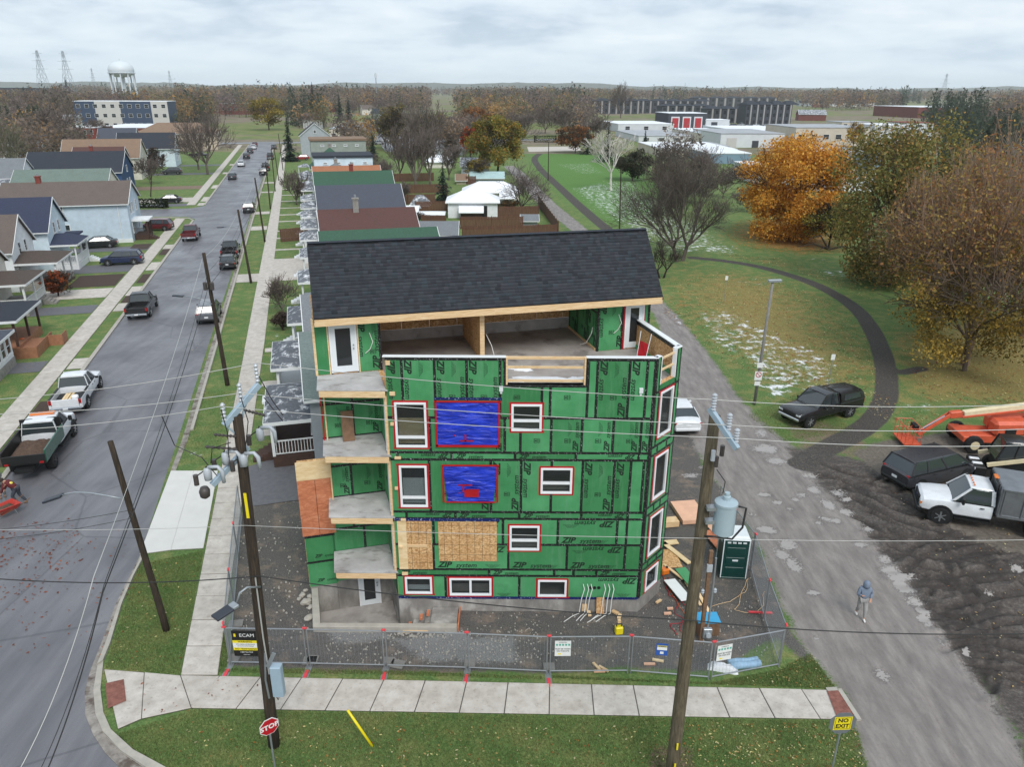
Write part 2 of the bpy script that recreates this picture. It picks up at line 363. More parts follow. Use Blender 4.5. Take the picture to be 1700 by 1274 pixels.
    for q,a in (([(935,312),(1000,300),(1060,318),(1110,345),(1180,372),(1215,400),(1190,425),(1110,425),(1030,385),(975,350)],.80),([(1015,325),(1080,318),(1150,345),(1120,380),(1050,370)],.8),
                 ([(1140,398),(1200,405),(1240,410),(1225,425),(1150,420)],.95),([(1150,515),(1215,515),(1300,555),(1400,600),(1390,645),(1330,655),(1270,615),(1180,575)],.78),
                 ([(1250,630),(1300,625),(1330,655),(1300,665),(1265,660)],.9),([(1235,598),(1300,590),(1350,640),(1310,650),(1260,630)],.85),([(1108,522),(1135,520),(1145,555),(1115,548)],.8),
                 ([(1490,665),(1560,665),(1560,690),(1500,692)],.7),([(1400,655),(1450,650),(1450,672),(1410,675)],.7),([(1320,422),(1380,425),(1390,440),(1330,435)],.85),([(1355,445),(1420,450),(1410,462),(1360,458)],.75),([(1205,460),(1300,455),(1310,475),(1220,480)],.55),
                 ([(1310,575),(1345,570),(1350,600),(1320,605)],.8),([(640,640),(700,640),(690,700),(560,700)],.5),
                 ([(300,745),(355,740),(350,778),(295,778)],.72),([(400,735),(475,740),(470,765),(400,768)],.8),([(445,545),(475,545),(470,600),(440,600)],.75),([(420,838),(520,822),(540,832),(420,850)],.85),([(300,925),(335,920),(330,948),(295,945)],.85),
                 ([(455,505),(500,500),(500,520),(455,525)],.7),([(470,370),(500,370),(500,400),(465,400)],.65),([(472,330),(503,328),(500,350),(470,352)],.6)):
        paint('snow',q,3.5 if q[0][1] < 430 else .9,a)
    paint('snow',[(915,272),(985,270),(1010,288),(960,290)],2,.7); paint('snow',[(985,300),(1070,300),(1090,330),(1010,330)],3,.75)
    paint('snow',[(1190,318),(1300,330),(1330,400),(1250,380)],4,.5)
    for c in ((1272,745,26,10),(1262,720,14,8),(1288,765,20,8),(1345,790,18,6),(1330,822,10,5),(1290,835,10,4),(1268,822,12,4),(1310,845,9,4),(1358,868,9,4),(1275,880,22,7),(1320,830,9,4),(1250,855,12,4),
              (1310,905,18,9),(1318,940,14,14),(1296,920,15,12),(1352,985,12,5),(1465,1122,15,12),(1500,975,18,14),(1480,948,22,10),(1515,1000,20,9),(1495,960,30,8),(1530,1015,14,9),(1535,1030,10,12),(1470,930,14,9),(1560,1065,6,10),
              (1392,820,14,8),(1375,838,16,10),(1405,850,14,7),(1440,880,12,6),(1370,862,18,5),(1430,905,14,5),(1352,815,14,8),(1405,830,12,5),(1385,865,16,5),(1355,1060,6,4),(1150,790,16,5),(1165,775,12,4),(1590,895,10,4),(1690,945,12,5),(1605,1085,7,8),(1640,985,12,4)):
        p0 = G(c[0],c[1]); rx = abs(G(c[0]+c[2],c[1]).x-p0.x); ry = abs(G(c[0],c[1]-c[3]).y-p0.y)
        d = 1-np.sqrt(((PX-p0.x)/rx)**2+((PY-p0.y)/ry)**2); W['wet'] = np.maximum(W.get('wet',0),np.clip(.36+d*.62,0,.72))
    path = smooth_line([(1150,428),(1200,433),(1260,443),(1320,460),(1370,480),(1420,512),(1450,552),(1468,600),(1472,650),(1456,690),(1422,718),(1378,742),(1330,770)])
    pd,pa = pdist(PX,PY,path); W['path'] = np.clip(.5+(.78-pd)/.6,0,1)
    p2 = smooth_line([(1050,402),(1010,382),(960,340),(930,312),(912,295),(895,278),(888,262),(905,250)]); pd2,_ = pdist(PX,PY,p2); W['path'] = np.maximum(W['path'],np.clip(.5+(1.0-pd2)/.5,0,1))
    p3 = smooth_line([(1468,600),(1490,618),(1530,612)]); pd3,_ = pdist(PX,PY,p3); W['path'] = np.maximum(W['path'],np.clip(.5+(.5-pd3)/.7,0,.8))
    W['rut'] = np.zeros(PX.shape); Zg = np.zeros(PX.shape); mudw = np.clip(W['mud'],0,1)*np.clip(1-W['lot'],0,1)
    rng = np.random.default_rng(3)
    ruts = [[(1632,1150),(1640,1090),(1625,1030),(1590,975),(1570,930),(1580,905),(1640,885)],[(1650,1150),(1658,1080),(1640,1020),(1605,965),(1590,930),(1610,905),(1680,890)],
            [(1640,1150),(1610,1105),(1580,1060),(1530,1000)],[(1600,1274),(1560,1190),(1500,1080),(1450,990)],[(1700,1274),(1640,1180),(1560,1080),(1490,1000)],
            [(1360,770),(1420,790),(1480,800),(1560,850)],[(1370,790),(1440,815),(1500,830),(1580,880)],[(1400,810),(1470,840),(1540,865),(1640,900)],[(1420,830),(1480,860),(1560,885),(1700,920)],
            [(1440,850),(1500,880),(1580,905),(1700,950)],[(1470,880),(1540,905),(1600,930),(1700,975)],[(1480,930),(1540,900),(1600,880)],[(1500,950),(1560,915),(1640,895)],[(1540,990),(1580,960),(1700,945)],
            [(1560,1020),(1620,1000),(1700,990)],[(1600,1060),(1660,1040),(1740,1030)],[(1340,790),(1400,800),(1450,830)],[(1380,845),(1440,870),(1480,900)]]
    for k in range(46):
        y0 = rng.uniform(775,1120); x0 = rng.uniform(1380,1640)
        ruts.append([(x0,y0),(x0+90,y0+rng.uniform(-30,30)),(x0+200,y0+rng.uniform(-20,45))])
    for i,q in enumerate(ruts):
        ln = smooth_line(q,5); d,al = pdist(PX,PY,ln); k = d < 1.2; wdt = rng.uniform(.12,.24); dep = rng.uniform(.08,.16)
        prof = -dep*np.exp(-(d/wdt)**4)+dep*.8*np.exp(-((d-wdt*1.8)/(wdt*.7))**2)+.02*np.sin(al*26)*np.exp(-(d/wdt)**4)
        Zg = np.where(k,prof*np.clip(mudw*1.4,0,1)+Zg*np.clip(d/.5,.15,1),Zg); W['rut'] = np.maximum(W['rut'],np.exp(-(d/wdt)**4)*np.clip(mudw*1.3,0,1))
        if i == 3: Zg += np.where(k,prof,0)*.5*np.clip(W['lane'],0,1)
    rough = np.zeros(PX.shape)
    for s_,a_ in ((1.7,.04),(.7,.03),(.33,.03)):
        ix = np.floor(PX/s_).astype(int); iy = np.floor(PY/s_).astype(int); fx = PX/s_-ix; fy = PY/s_-iy; fx = fx*fx*(3-2*fx); fy = fy*fy*(3-2*fy)
        hsh = lambda a,b_: (np.sin(a*127.1+b_*311.7+s_*17)*43758.5453) % 1.0
        rough += a_*((hsh(ix,iy)*(1-fx)+hsh(ix+1,iy)*fx)*(1-fy)+(hsh(ix,iy+1)*(1-fx)+hsh(ix+1,iy+1)*fx)*fy-.5)*2
    Zg += rough*np.clip(mudw,0,1)
    Zg += rough*.45*np.clip(W['site'],0,1)+rough*.12*np.clip(W['lane'],0,1)
    Zg *= np.clip(1.4-W['wet']*1.4,0,1); Zg -= .02*W['wet']
    Zg -= .015*np.clip(W['path'],0,1)
    edge = np.minimum.reduce([PX-XS[0],XS[-1]-PX,PY-YS[0],YS[-1]-PY]); Zg *= np.clip(edge/2,0,1)
    hole = sdist(PX,PY,[(-8.25,26.7),(-7.6,24.3),(-2.2,24.3),(-2.2,25.6),(-4.4,25.6),(-5.3,27.6)]) > -.10
    verts = np.stack([PX,PY,Zg],-1).reshape(-1,3)
    i = np.arange(ny-1)[:,None]*nx+np.arange(nx-1)[None,:]
    faces = np.stack([i,i+1,i+1+nx,i+nx],-1).reshape(-1,4)
    fc = lambda A: (A.reshape(-1)[faces].mean(1))
    fw = {k: fc(np.broadcast_to(W[k],PX.shape)) for k in ('lane','mud','lot','site','path')}
    keep = ~(hole.reshape(-1)[faces].all(1))
    zone = np.zeros(len(faces),int)
    for n_,k in enumerate(('site','lane','mud','lot','path')): zone[fw[k] > .5] = n_+1
    for n_,nm in enumerate(('lawn','gravel_plot','gravel_lane','mud_lot','dirt_lot','footpath')):
        fsel = faces[(zone == n_) & keep]
        if not len(fsel): continue
        used = np.unique(fsel); re = np.full(len(verts),-1); re[used] = np.arange(len(used))
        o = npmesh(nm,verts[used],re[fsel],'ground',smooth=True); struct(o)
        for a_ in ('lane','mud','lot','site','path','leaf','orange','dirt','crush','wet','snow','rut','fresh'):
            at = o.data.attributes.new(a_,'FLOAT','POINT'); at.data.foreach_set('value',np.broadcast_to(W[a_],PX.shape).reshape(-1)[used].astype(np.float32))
build_ground()
def far_ground():
    x0,x1,y0,y1,B = XS[0],XS[-1],YS[0],YS[-1],5200.0
    m = MB()
    for a in ((-B,x0,-B,B),(x1,B,-B,B),(x0,x1,-B,y0),(x0,x1,y1,B)):
        m.quad((a[0],a[2],0),(a[1],a[2],0),(a[1],a[3],0),(a[0],a[3],0))
    struct(m.build('ground','far_ground'))
def far_ground_material():
    m,nt,N,L,b = base_mat('far_ground',.95,0,.1)
    P = geopos(N)
    a = noise(N,L,.012,5,.6,P); f = noise(N,L,.11,6,.65,P)
    g = ramp(N,L,f,[(.3,C(80,106,60)),(.5,C(112,122,76)),(.68,C(134,124,92))])
    g2 = ramp(N,L,f,[(.3,C(104,96,84)),(.6,C(134,124,108)),(.8,C(154,146,136))])
    L.new(mixc(N,L,mrange(N,L,a,.46,.54),g,g2),b.inputs['Base Color'])
    bump(N,L,b,noise(N,L,3,4,.7,P),.5,.1)
far_ground_material(); far_ground()
# ---------------------------------------------------------------- paved things: road, kerbs, sidewalks, driveways
def paving_materials():
    m,nt,N,L,b = base_mat('asphalt',.55,0,.5)
    P = geopos(N); al = mapping(N,L,P,(1,.12,1),(0,0,-SA))
    st = noise(N,L,1.3,5,.6,al); big = noise(N,L,.22,4,.6,P); fine = noise(N,L,45,3,.7,P)
    c = ramp(N,L,st,[(.25,C(94,94,98)),(.5,C(114,113,117)),(.75,C(132,131,134))])
    c = mixc(N,L,mrange(N,L,big,.5,.68,0,.5),c,C(88,87,92))
    c = mixc(N,L,mrange(N,L,fine,.35,.75,0,.55),c,C(76,76,80))
    vr = N.new('ShaderNodeTexVoronoi'); vr.feature = 'DISTANCE_TO_EDGE'; vr.inputs['Scale'].default_value = .16
    L.new(mixc(N,L,.12,P,noise(N,L,1.2,4,.6,P,0,1)),vr.inputs['Vector'])
    c = mixc(N,L,mrange(N,L,vr.outputs[0],.004,.010,.45,0),c,C(66,66,70))
    L.new(c,b.inputs['Base Color'])
    L.new(mrange(N,L,big,.3,.7,.26,.55),b.inputs['Roughness']); bump(N,L,b,fine,.35,.01)
    m,nt,N,L,b = base_mat('concrete',.85,0,.3)
    P = geopos(N); r_ = N.new('ShaderNodeObjectInfo').outputs['Random']
    c = ramp(N,L,noise(N,L,2.0,6,.65,P),[(.25,C(166,158,149)),(.5,C(192,185,176)),(.75,C(210,204,196))])
    c = mixc(N,L,mrange(N,L,noise(N,L,7,5,.75,P),.56,.68,0,.5),c,C(128,117,106))
    c = mixc(N,L,mrange(N,L,noise(N,L,34,2,.7,P),.6,.75,0,.4),c,C(140,134,124))
    c = mixc(N,L,mrange(N,L,r_,0,1,0,.22),c,C(140,134,124)); L.new(c,b.inputs['Base Color'])
    bump(N,L,b,noise(N,L,60,3,.6,P),.25,.005)
    simple('kerb_concrete',C(168,163,153),.9,var=.14,scale=3); simple('joint',C(86,82,76),.95)
    m,nt,N,L,b = base_mat('gutter',.8,0,.3); P = geopos(N)
    c = ramp(N,L,noise(N,L,2.5,5,.65,P),[(.3,C(120,114,108)),(.7,C(164,158,150))])
    c = mixc(N,L,mrange(N,L,noise(N,L,1.1,5,.7,P),.5,.62,0,.8),c,C(76,62,54)); L.new(c,b.inputs['Base Color'])
    simple('new_concrete',C(206,204,200),.8,var=.05,scale=1.2); simple('drive_asphalt',C(98,98,102),.7,var=.15,scale=4,bmp=.3)
    simple('mulch',C(66,52,44),.95,var=.35,scale=14,bmp=.6,bscale=20)
    m,nt,N,L,b = base_mat('tactile_plate',.7); P = geopos(N); c = ramp(N,L,noise(N,L,6,4,.7,P),[(.3,C(106,62,52)),(.7,C(146,96,82))]); L.new(c,b.inputs['Base Color'])
paving_materials()
UKR,UKL = -8.35,-17.0
corner_px = [(232,925),(214,960),(192,1005),(168,1070),(150,1115),(141,1150),(142,1189),(155,1222),(175,1252),(198,1275),(240,1310)]
cor = [tuple(G(*q)[:2]) for q in corner_px]
def road():
    m = MB()
    poly = [tuple(S(UKL,330)[:2]),tuple(S(UKL,34)[:2]),(-34,22),(-34,8),(40,8),(40,13.2),(2,13.6),(-6,14.5)] + [(x,y) for x,y in cor[::-1]] + [tuple(S(UKR,330)[:2])]
    m.add([(x,y,.004) for x,y in poly[::-1]],[tuple(range(len(poly)))])
    a,b_ = S(UKL,133.5),S(UKL,146.0); m.add([(*S(-120,150.5)[:2],.005),(*S(-120,143)[:2],.005),(*S(-21,137)[:2],.005),(*S(-18.6,136)[:2],.005),(*S(UKL,133.2)[:2],.005),(*S(UKL,149)[:2],.005),(*S(-19,146)[:2],.005)],[tuple(range(7))])
    a = [S(-140,318),S(120,318),S(120,327),S(-140,327)]; m.add([(p.x,p.y,.006) for p in a],[(0,1,2,3)])
    struct(m.build('road','asphalt'))
road()
def strip(line_a,line_b,z,t,name,mat):
    m = MB(); n = len(line_a)
    for i in range(n-1):
        a,b_,c,d = line_a[i],line_a[i+1],line_b[i+1],line_b[i]
        m.add([(a[0],a[1],0),(b_[0],b_[1],0),(c[0],c[1],0),(d[0],d[1],0),(a[0],a[1],z),(b_[0],b_[1],z),(c[0],c[1],z),(d[0],d[1],z)],[(4,5,6,7),(0,1,5,4),(2,3,7,6)]+([(3,0,4,7)] if i == 0 else [])+([(1,2,6,5)] if i == n-2 else []))
    o = m.build(name,mat)
    bm = bmesh.new(); bm.from_mesh(o.data); bmesh.ops.recalc_face_normals(bm,faces=bm.faces); bm.to_mesh(o.data); bm.free(); return struct(o)
back = [tuple(G(*q)[:2]) for q in [(240,925),(222,960),(203,1005),(184,1070),(172,1100),(167,1146),(172,1185),(186,1217),(222,1250),(272,1277),(320,1305)]]
mid = [(a[0]*.45+b_[0]*.55,a[1]*.45+b_[1]*.55) for a,b_ in zip(cor,back)]
strip([tuple(S(UKR,300)[:2])]+[tuple(S(UKR,v)[:2]) for v in (200,140,90,60,45)]+cor,[tuple(S(UKR+.33,300)[:2])]+[tuple(S(UKR+.33,v)[:2]) for v in (200,140,90,60,45)]+mid,.025,0,'gutter','gutter')
def kerb_right():
    a = [tuple(S(UKR+.33,v)[:2]) for v in (300,200,140,100,75,58,46.5)]; b_ = [tuple(S(UKR+.52,v)[:2]) for v in (300,200,140,100,75,58,46.5)]
    strip(a,b_,.12,0,'kerb','kerb_concrete'); strip(mid[:5],back[:5],.12,0,'kerb','kerb_concrete'); strip(mid[7:],back[7:],.13,0,'kerb','kerb_concrete')
    strip(mid[4:8],back[4:8],.05,0,'kerb','kerb_concrete')
kerb_right()
strip([tuple(S(UKL,v)[:2]) for v in (20,60,100,132)],[tuple(S(UKL-.3,v)[:2]) for v in (20,60,100,132)],.1,0,'kerb','kerb_concrete')
strip([tuple(S(UKL,v)[:2]) for v in (150,200,310)],[tuple(S(UKL-.3,v)[:2]) for v in (150,200,310)],.1,0,'kerb','kerb_concrete')
sx = [(S(UKL-.1,132)),S(-18.0,134.2),S(-20.5,135.6),S(-60,139.8)]
strip([tuple(p[:2]) for p in sx],[(p.x-.05,p.y-.3) for p in sx],.1,0,'kerb','kerb_concrete')
def slabs(name,quads,mat='concrete',gap=.018,z=.05,far=None):
    root = bpy.data.objects.new(name,None); COL.objects.link(root); root['kind'] = 'structure'
    bed = MB()
    for q in quads:
        bed.add([(p[0],p[1],z-.02) for p in q],[(0,1,2,3)])
    o = bed.build('joint_bed','joint',root)
    for q in quads:
        c = (sum(p[0] for p in q)/4,sum(p[1] for p in q)/4); e = []
        for p in q:
            d = math.hypot(p[0]-c[0],p[1]-c[1]); k = 1-gap/d*1.4; e.append((c[0]+(p[0]-c[0])*k,c[1]+(p[1]-c[1])*k))
        zz = z+random.uniform(-.004,.006); m = MB(); m.prism(e,0,zz); m.build('slab',mat,root,bevel=.012)
    if far:
        m = MB()
        for (a,b_) in far: m.add([(p[0],p[1],z) for p in (a[0],a[1],b_[1],b_[0])],[(0,1,2,3)])
        m.build('paving',mat,root)
    return root
def quads_along(p0,p1,q0,q1,n):
    L_ = lambda a,b_,t: (a[0]+(b_[0]-a[0])*t,a[1]+(b_[1]-a[1])*t)
    return [[L_(p0,p1,i/n),L_(p0,p1,(i+1)/n),L_(q0,q1,(i+1)/n),L_(q0,q1,i/n)] for i in range(n)]
g2 = lambda x,y: tuple(G(x,y)[:2])
slabs('sidewalk',quads_along(g2(318,1178),g2(1362,1196),g2(365,1124),g2(1330,1146),14) + quads_along(g2(1362,1196),g2(1405,1197),g2(1330,1146),g2(1372,1147),1))
fan = [[g2(196,1213),g2(235,1196),g2(240,1118),g2(173,1113)],[g2(235,1196),g2(318,1178),g2(300,1123),g2(240,1118)]]
slabs('sidewalk',fan,gap=.02)
slabs('sidewalk',[[g2(318,1178),g2(335,1176),g2(365,1124),g2(300,1123)]])
rs = quads_along(g2(300,1123),tuple(S(-5.62,62)[:2]),g2(362,1123),tuple(S(-4.12,62)[:2]),24)
slabs('sidewalk',rs,far=[((S(-5.62,62),S(-4.12,62)),(S(-5.3,140),S(-3.8,140))),((S(-5.3,140),S(-3.8,140)),(S(-5.0,310),S(-3.4,310)))])
slabs('sidewalk',quads_along(tuple(S(-20.1,36)[:2]),tuple(S(-20.1,84)[:2]),tuple(S(-18.5,36)[:2]),tuple(S(-18.5,84)[:2]),30),far=[((S(-20.1,84),S(-18.5,84)),(S(-20.1,134.6),S(-18.6,133.6))),((S(-20.3,150),S(-18.8,150)),(S(-21,312),S(-19.5,312)))])
slabs('driveway_apron',[[g2(232,922),g2(284,915),g2(322,783),g2(284,783)],[g2(284,915),g2(338,912),g2(362,783),g2(322,783)]],'new_concrete',.012,.055)
def sheet(name,poly,mat,z):
    m = MB(); a = sum(poly[i][0]*poly[(i+1) % len(poly)][1]-poly[(i+1) % len(poly)][0]*poly[i][1] for i in range(len(poly)))
    if a < 0: poly = poly[::-1]
    m.add([(p[0],p[1],z) for p in poly],[tuple(range(len(poly)))]); return struct(m.build(name,mat))
sheet('driveway',[g2(412,776),g2(470,757),g2(540,738),g2(640,730),g2(640,800),g2(505,830),g2(418,842)],'drive_asphalt',.03)
for a,b_ in ((86.2,90.2),(120,123.5),(136,139),(165,167),(182,184.5)):
    sheet('driveway_apron',[tuple(S(UKR+.5,a)[:2]),tuple(S(-5.5,a)[:2]),tuple(S(-5.5,b_)[:2]),tuple(S(UKR+.5,b_)[:2])],'concrete',.03)
sheet('paved_yard',[tuple(S(-4.0,86)[:2]),tuple(S(1.5,86)[:2]),tuple(S(1.5,98)[:2]),tuple(S(-4,98)[:2])],'concrete',.02)
for v in (103.5,112,118,127,134,142,151,160,170): sheet('garden_walk',[tuple(S(-4,v)[:2]),tuple(S(1.2,v)[:2]),tuple(S(1.2,v+.9)[:2]),tuple(S(-4,v+.9)[:2])],'concrete',.02)
for v in (44.5,53.2,61.0): sheet('garden_walk',[tuple(S(-4,v)[:2]),tuple(S(-1.5,v)[:2]),tuple(S(-1.5,v+1.0)[:2]),tuple(S(-4,v+1.0)[:2])],'concrete',.02)
def lsheet(name,u0,u1,a,b_,mat,z): return sheet(name,[tuple(S(u0,a)[:2]),tuple(S(u1,a)[:2]),tuple(S(u1,b_)[:2]),tuple(S(u0,b_)[:2])],mat,z)
for a,b_,m1,deep in ((60.5,63.0,'drive_asphalt',-32),(77.0,80.0,'drive_asphalt',-27),(83.0,87.0,'concrete',-27),(95.0,99.5,'drive_asphalt',-28.5),(108,111,'drive_asphalt',-30),(154.5,161,'concrete',-40),(149,152.5,'drive_asphalt',-36),(175,181,'dirt_yard',-40),(205,209,'drive_asphalt',-40),(228,232,'drive_asphalt',-40)):
    if m1 == 'dirt_yard':
        if 'dirt_yard' not in MATS: simple('dirt_yard',C(122,104,88),.95,var=.2,scale=2)
    lsheet('driveway_apron',-18.4,UKL-.3,a,b_,'concrete',.035); lsheet('driveway',deep,-20.2,a,b_,m1,.025)
for a,b_,u0,u1 in ((80.2,84.5,-18.3,-17.4),(88.6,93.0,-18.3,-17.4),(104,110.5,-18.3,-17.4),(44,54,-18.4,-17.4),(88,93.8,-25,-20.3),(108.5,112.5,-22.6,-20.3)): lsheet('mulch_bed',u0,u1,a,b_,'mulch',.03)
sheet('curb_ramp_plate',[g2(176,1138),g2(206,1131),g2(210,1167),g2(179,1180)],'tactile_plate',.075)
sheet('curb_ramp_plate',[g2(1372,1150),g2(1396,1149),g2(1416,1190),g2(1388,1192)],'tactile_plate',.075)
mk = MB();
for a,b_ in (((1393,1146),(1426,1197)),((1390,1146),(1372,1147))): mk.bar(G(*a,.03),G(*b_,.03),.16,.12)
struct(mk.build('kerb','kerb_concrete'))
# ---------------------------------------------------------------- the building under construction
def build_mats():
    m,nt,N,L,b = base_mat('sheathing',.62,0,.35); P = geopos(N); r_ = N.new('ShaderNodeObjectInfo').outputs['Random']
    c = ramp(N,L,noise(N,L,1.1,4,.6,P),[(.3,C(64,138,86)),(.7,C(86,160,108))])
    c = mixc(N,L,mrange(N,L,r_,.45,1,0,.7),c,C(42,108,58))
    c = mixc(N,L,mrange(N,L,noise(N,L,60,2,.7,P),.55,.8,0,.25),c,C(36,86,50))
    c = mixc(N,L,mrange(N,L,noise(N,L,3.2,5,.7,mapping(N,L,P,(2.2,2.2,.22))),.5,.72,0,.38),c,C(112,150,120)); c = mixc(N,L,mrange(N,L,noise(N,L,1.4,5,.7,P),.58,.74,0,.35),c,C(40,92,56))
    L.new(mrange(N,L,noise(N,L,2.5,4,.6,P),.3,.7,.45,.8),b.inputs['Roughness'])
    L.new(c,b.inputs['Base Color'])
    for nm,c0,c1,sc in (('black_tape',C(22,24,25),C(170,174,174),24.0),('blue_tape',C(20,34,92),C(190,200,225),20.0)):
        m,nt,N,L,b = base_mat(nm,.45,0,.5); P = geopos(N)
        n = noise(N,L,sc,2,.5,mapping(N,L,P,(1,1,1)))
        L.new(ramp(N,L,n,[(.0,c0),(.64,c0),(.68,c1),(1,c1)]),b.inputs['Base Color'])
    simple('red_tape',C(176,22,34),.4,var=.12); simple('print_ink',C(20,42,28),.7,var=.1)
    simple('vinyl',C(232,234,236),.4,var=.03); simple('door_paint',C(222,228,232),.4,var=.03)
    m,nt,N,L,b = base_mat('lumber',.75,0,.3); P = geopos(N)
    n = noise(N,L,2.2,5,.65,mapping(N,L,P,(1,1,9)),.6)
    c = ramp(N,L,n,[(.3,C(206,170,124)),(.55,C(230,202,160)),(.75,C(240,220,186))])
    c = mixc(N,L,mrange(N,L,N.new('ShaderNodeObjectInfo').outputs['Random'],0,1,0,.3),c,C(208,164,118)); L.new(c,b.inputs['Base Color'])
    m,nt,N,L,b = base_mat('osb',.8,0,.3); P = geopos(N)
    vr = N.new('ShaderNodeTexVoronoi'); vr.inputs['Scale'].default_value = 16; L.new(mapping(N,L,P,(1,1,1.6),(.3,.2,.5)),vr.inputs['Vector'])
    n = noise(N,L,1.6,4,.6,P)
    c = ramp(N,L,vr.outputs['Color'],[(.1,C(166,122,78)),(.5,C(206,164,114)),(.9,C(228,192,146))])
    c = mixc(N,L,mrange(N,L,n,.45,.7,0,.45),c,C(166,116,70)); L.new(c,b.inputs['Base Color'])
    m,nt,N,L,b = base_mat('red_ply',.7,0,.3); P = geopos(N)
    c = ramp(N,L,noise(N,L,2.5,6,.65,mapping(N,L,P,(1,1,2.5)),1.2),[(.25,C(158,92,62)),(.5,C(194,120,86)),(.75,C(214,152,116))]); L.new(c,b.inputs['Base Color'])
    m,nt,N,L,b = base_mat('pale_ply',.75,0,.3); P = geopos(N)
    c = ramp(N,L,noise(N,L,2.0,5,.6,mapping(N,L,P,(1,1,3)),.8),[(.3,C(214,182,134)),(.7,C(236,214,174))]); L.new(c,b.inputs['Base Color'])
    m,nt,N,L,b = base_mat('found_concrete',.85,0,.3); P = geopos(N)
    c = ramp(N,L,noise(N,L,1.6,6,.65,mapping(N,L,P,(1,1,.45))),[(.28,C(112,108,104)),(.5,C(140,136,131)),(.72,C(176,172,166))])
    c = mixc(N,L,mrange(N,L,noise(N,L,.8,3,.6,P),.6,.68,0,.5),c,C(196,192,186)); L.new(c,b.inputs['Base Color']); bump(N,L,b,noise(N,L,25,4,.7,P),.3,.01)
    m,nt,N,L,b = base_mat('deck_concrete',.7,0,.3); P = geopos(N)
    c = ramp(N,L,noise(N,L,1.0,5,.6,P),[(.3,C(158,156,154)),(.5,C(178,176,175)),(.7,C(196,194,193))])
    c = mixc(N,L,mrange(N,L,noise(N,L,1.3,4,.6,mapping(N,L,P,(1,1.8,1))),.55,.66,0,.55),c,C(112,104,98)); L.new(c,b.inputs['Base Color'])
    m,nt,N,L,b = base_mat('terrace_floor',.75,0,.3); P = geopos(N)
    c = ramp(N,L,noise(N,L,.9,5,.6,P),[(.3,C(138,132,128)),(.6,C(170,165,160))])
    c = mixc(N,L,mrange(N,L,noise(N,L,.6,4,.6,P),.56,.66,0,.6),c,C(92,86,82)); L.new(c,b.inputs['Base Color'])
    m,nt,N,L,b = base_mat('tarp',.32,0,.5); P = geopos(N)
    L.new(ramp(N,L,noise(N,L,2,3,.5,P),[(.3,C(24,42,164)),(.7,C(38,66,208))]),b.inputs['Base Color'])
    bump(N,L,b,noise(N,L,1.5,3,.5,mapping(N,L,P,(.7,1,3.2),(0,R(32),0)),1.2),.8,.16)
    m,nt,N,L,b = base_mat('window_glass',.05,0,.5); b.inputs['Base Color'].default_value = (.06,.066,.07,1); b.inputs['IOR'].default_value = 1.75
    tr = N.new('ShaderNodeBsdfTransparent'); tr.inputs[0].default_value = (.8,.83,.83,1); mx = N.new('ShaderNodeMixShader'); mx.inputs[0].default_value = .24
    L.new(tr.outputs[0],mx.inputs[1]); L.new(b.outputs[0],mx.inputs[2]); L.new(mx.outputs[0],N['Material Output'].inputs[0])
    m,nt,N,L,b = base_mat('dark_glass',.06,0,.6); b.inputs['Base Color'].default_value = (.022,.026,.03,1)
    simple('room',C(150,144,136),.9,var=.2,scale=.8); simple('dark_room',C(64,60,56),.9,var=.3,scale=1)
    m,nt,N,L,b = base_mat('shingle',.9,0,.25)
    c = mixc(N,L,mrange(N,L,noise(N,L,90,2,.7,geopos(N)),.3,.7,0,.4),attr(N,'Col','Color'),C(30,34,42)); L.new(c,b.inputs['Base Color']); bump(N,L,b,noise(N,L,120,2,.6,geopos(N)),.5,.01)
    simple('white_metal',C(224,228,230),.35,var=.04); simple('galv',C(160,166,170),.42,.55,var=.12,scale=6); simple('snow',(.80,.82,.85),.6,var=.04,bmp=.4,bscale=9)
    simple('black_plastic',C(26,27,29),.5,var=.1); simple('cable_white',C(226,226,222),.5,var=.03); simple('brown_wood',C(120,92,70),.8,var=.25,scale=5)
build_mats()
class Plane:
    def __init__(s,o,d): s.o = Vector((o[0],o[1],0)); s.d = Vector((d[0],d[1],0)).normalized(); s.n = Vector((s.d.y,-s.d.x,0))
    def p(s,a,z,out=0.0): return s.o+s.d*a+s.n*out+Vector((0,0,z))
    def sz(s,px,py): q = PL(px,py,s.o,s.d); return ((q-s.o).dot(s.d),q.z)
    def rect(s,m,a0,a1,z0,z1,o0,o1):
        v = [s.p(a,z,o) for o in (o0,o1) for a,z in ((a0,z0),(a1,z0),(a1,z1),(a0,z1))]
        m.add(v,[(3,2,1,0),(4,5,6,7),(0,1,5,4),(1,2,6,5),(2,3,7,6),(3,0,4,7)]); return m
    def mat(s,a,z,out,rot=0.0,sc=1.0):
        M = Matrix(((s.d.x,0,s.n.x,0),(s.d.y,0,s.n.y,0),(0,1,0,0),(0,0,0,1)))
        return Matrix.Translation(s.p(a,z,out)) @ M @ Matrix.Rotation(rot,4,'Z') @ Matrix.Scale(sc,4)
def minus(cell,holes):
    out = [cell]
    for h in holes:
        nx = []
        for c in out:
            a0,a1,z0,z1 = c; b0,b1,y0,y1 = max(a0,h[0]),min(a1,h[1]),max(z0,h[2]),min(z1,h[3])
            if b0 >= b1-1e-4 or y0 >= y1-1e-4: nx.append(c); continue
            if a0 < b0: nx.append((a0,b0,z0,z1))
            if b1 < a1: nx.append((b1,a1,z0,z1))
            if z0 < y0: nx.append((b0,b1,z0,y0))
            if y1 < z1: nx.append((b0,b1,y1,z1))
        out = nx
    return out
TXT = {}
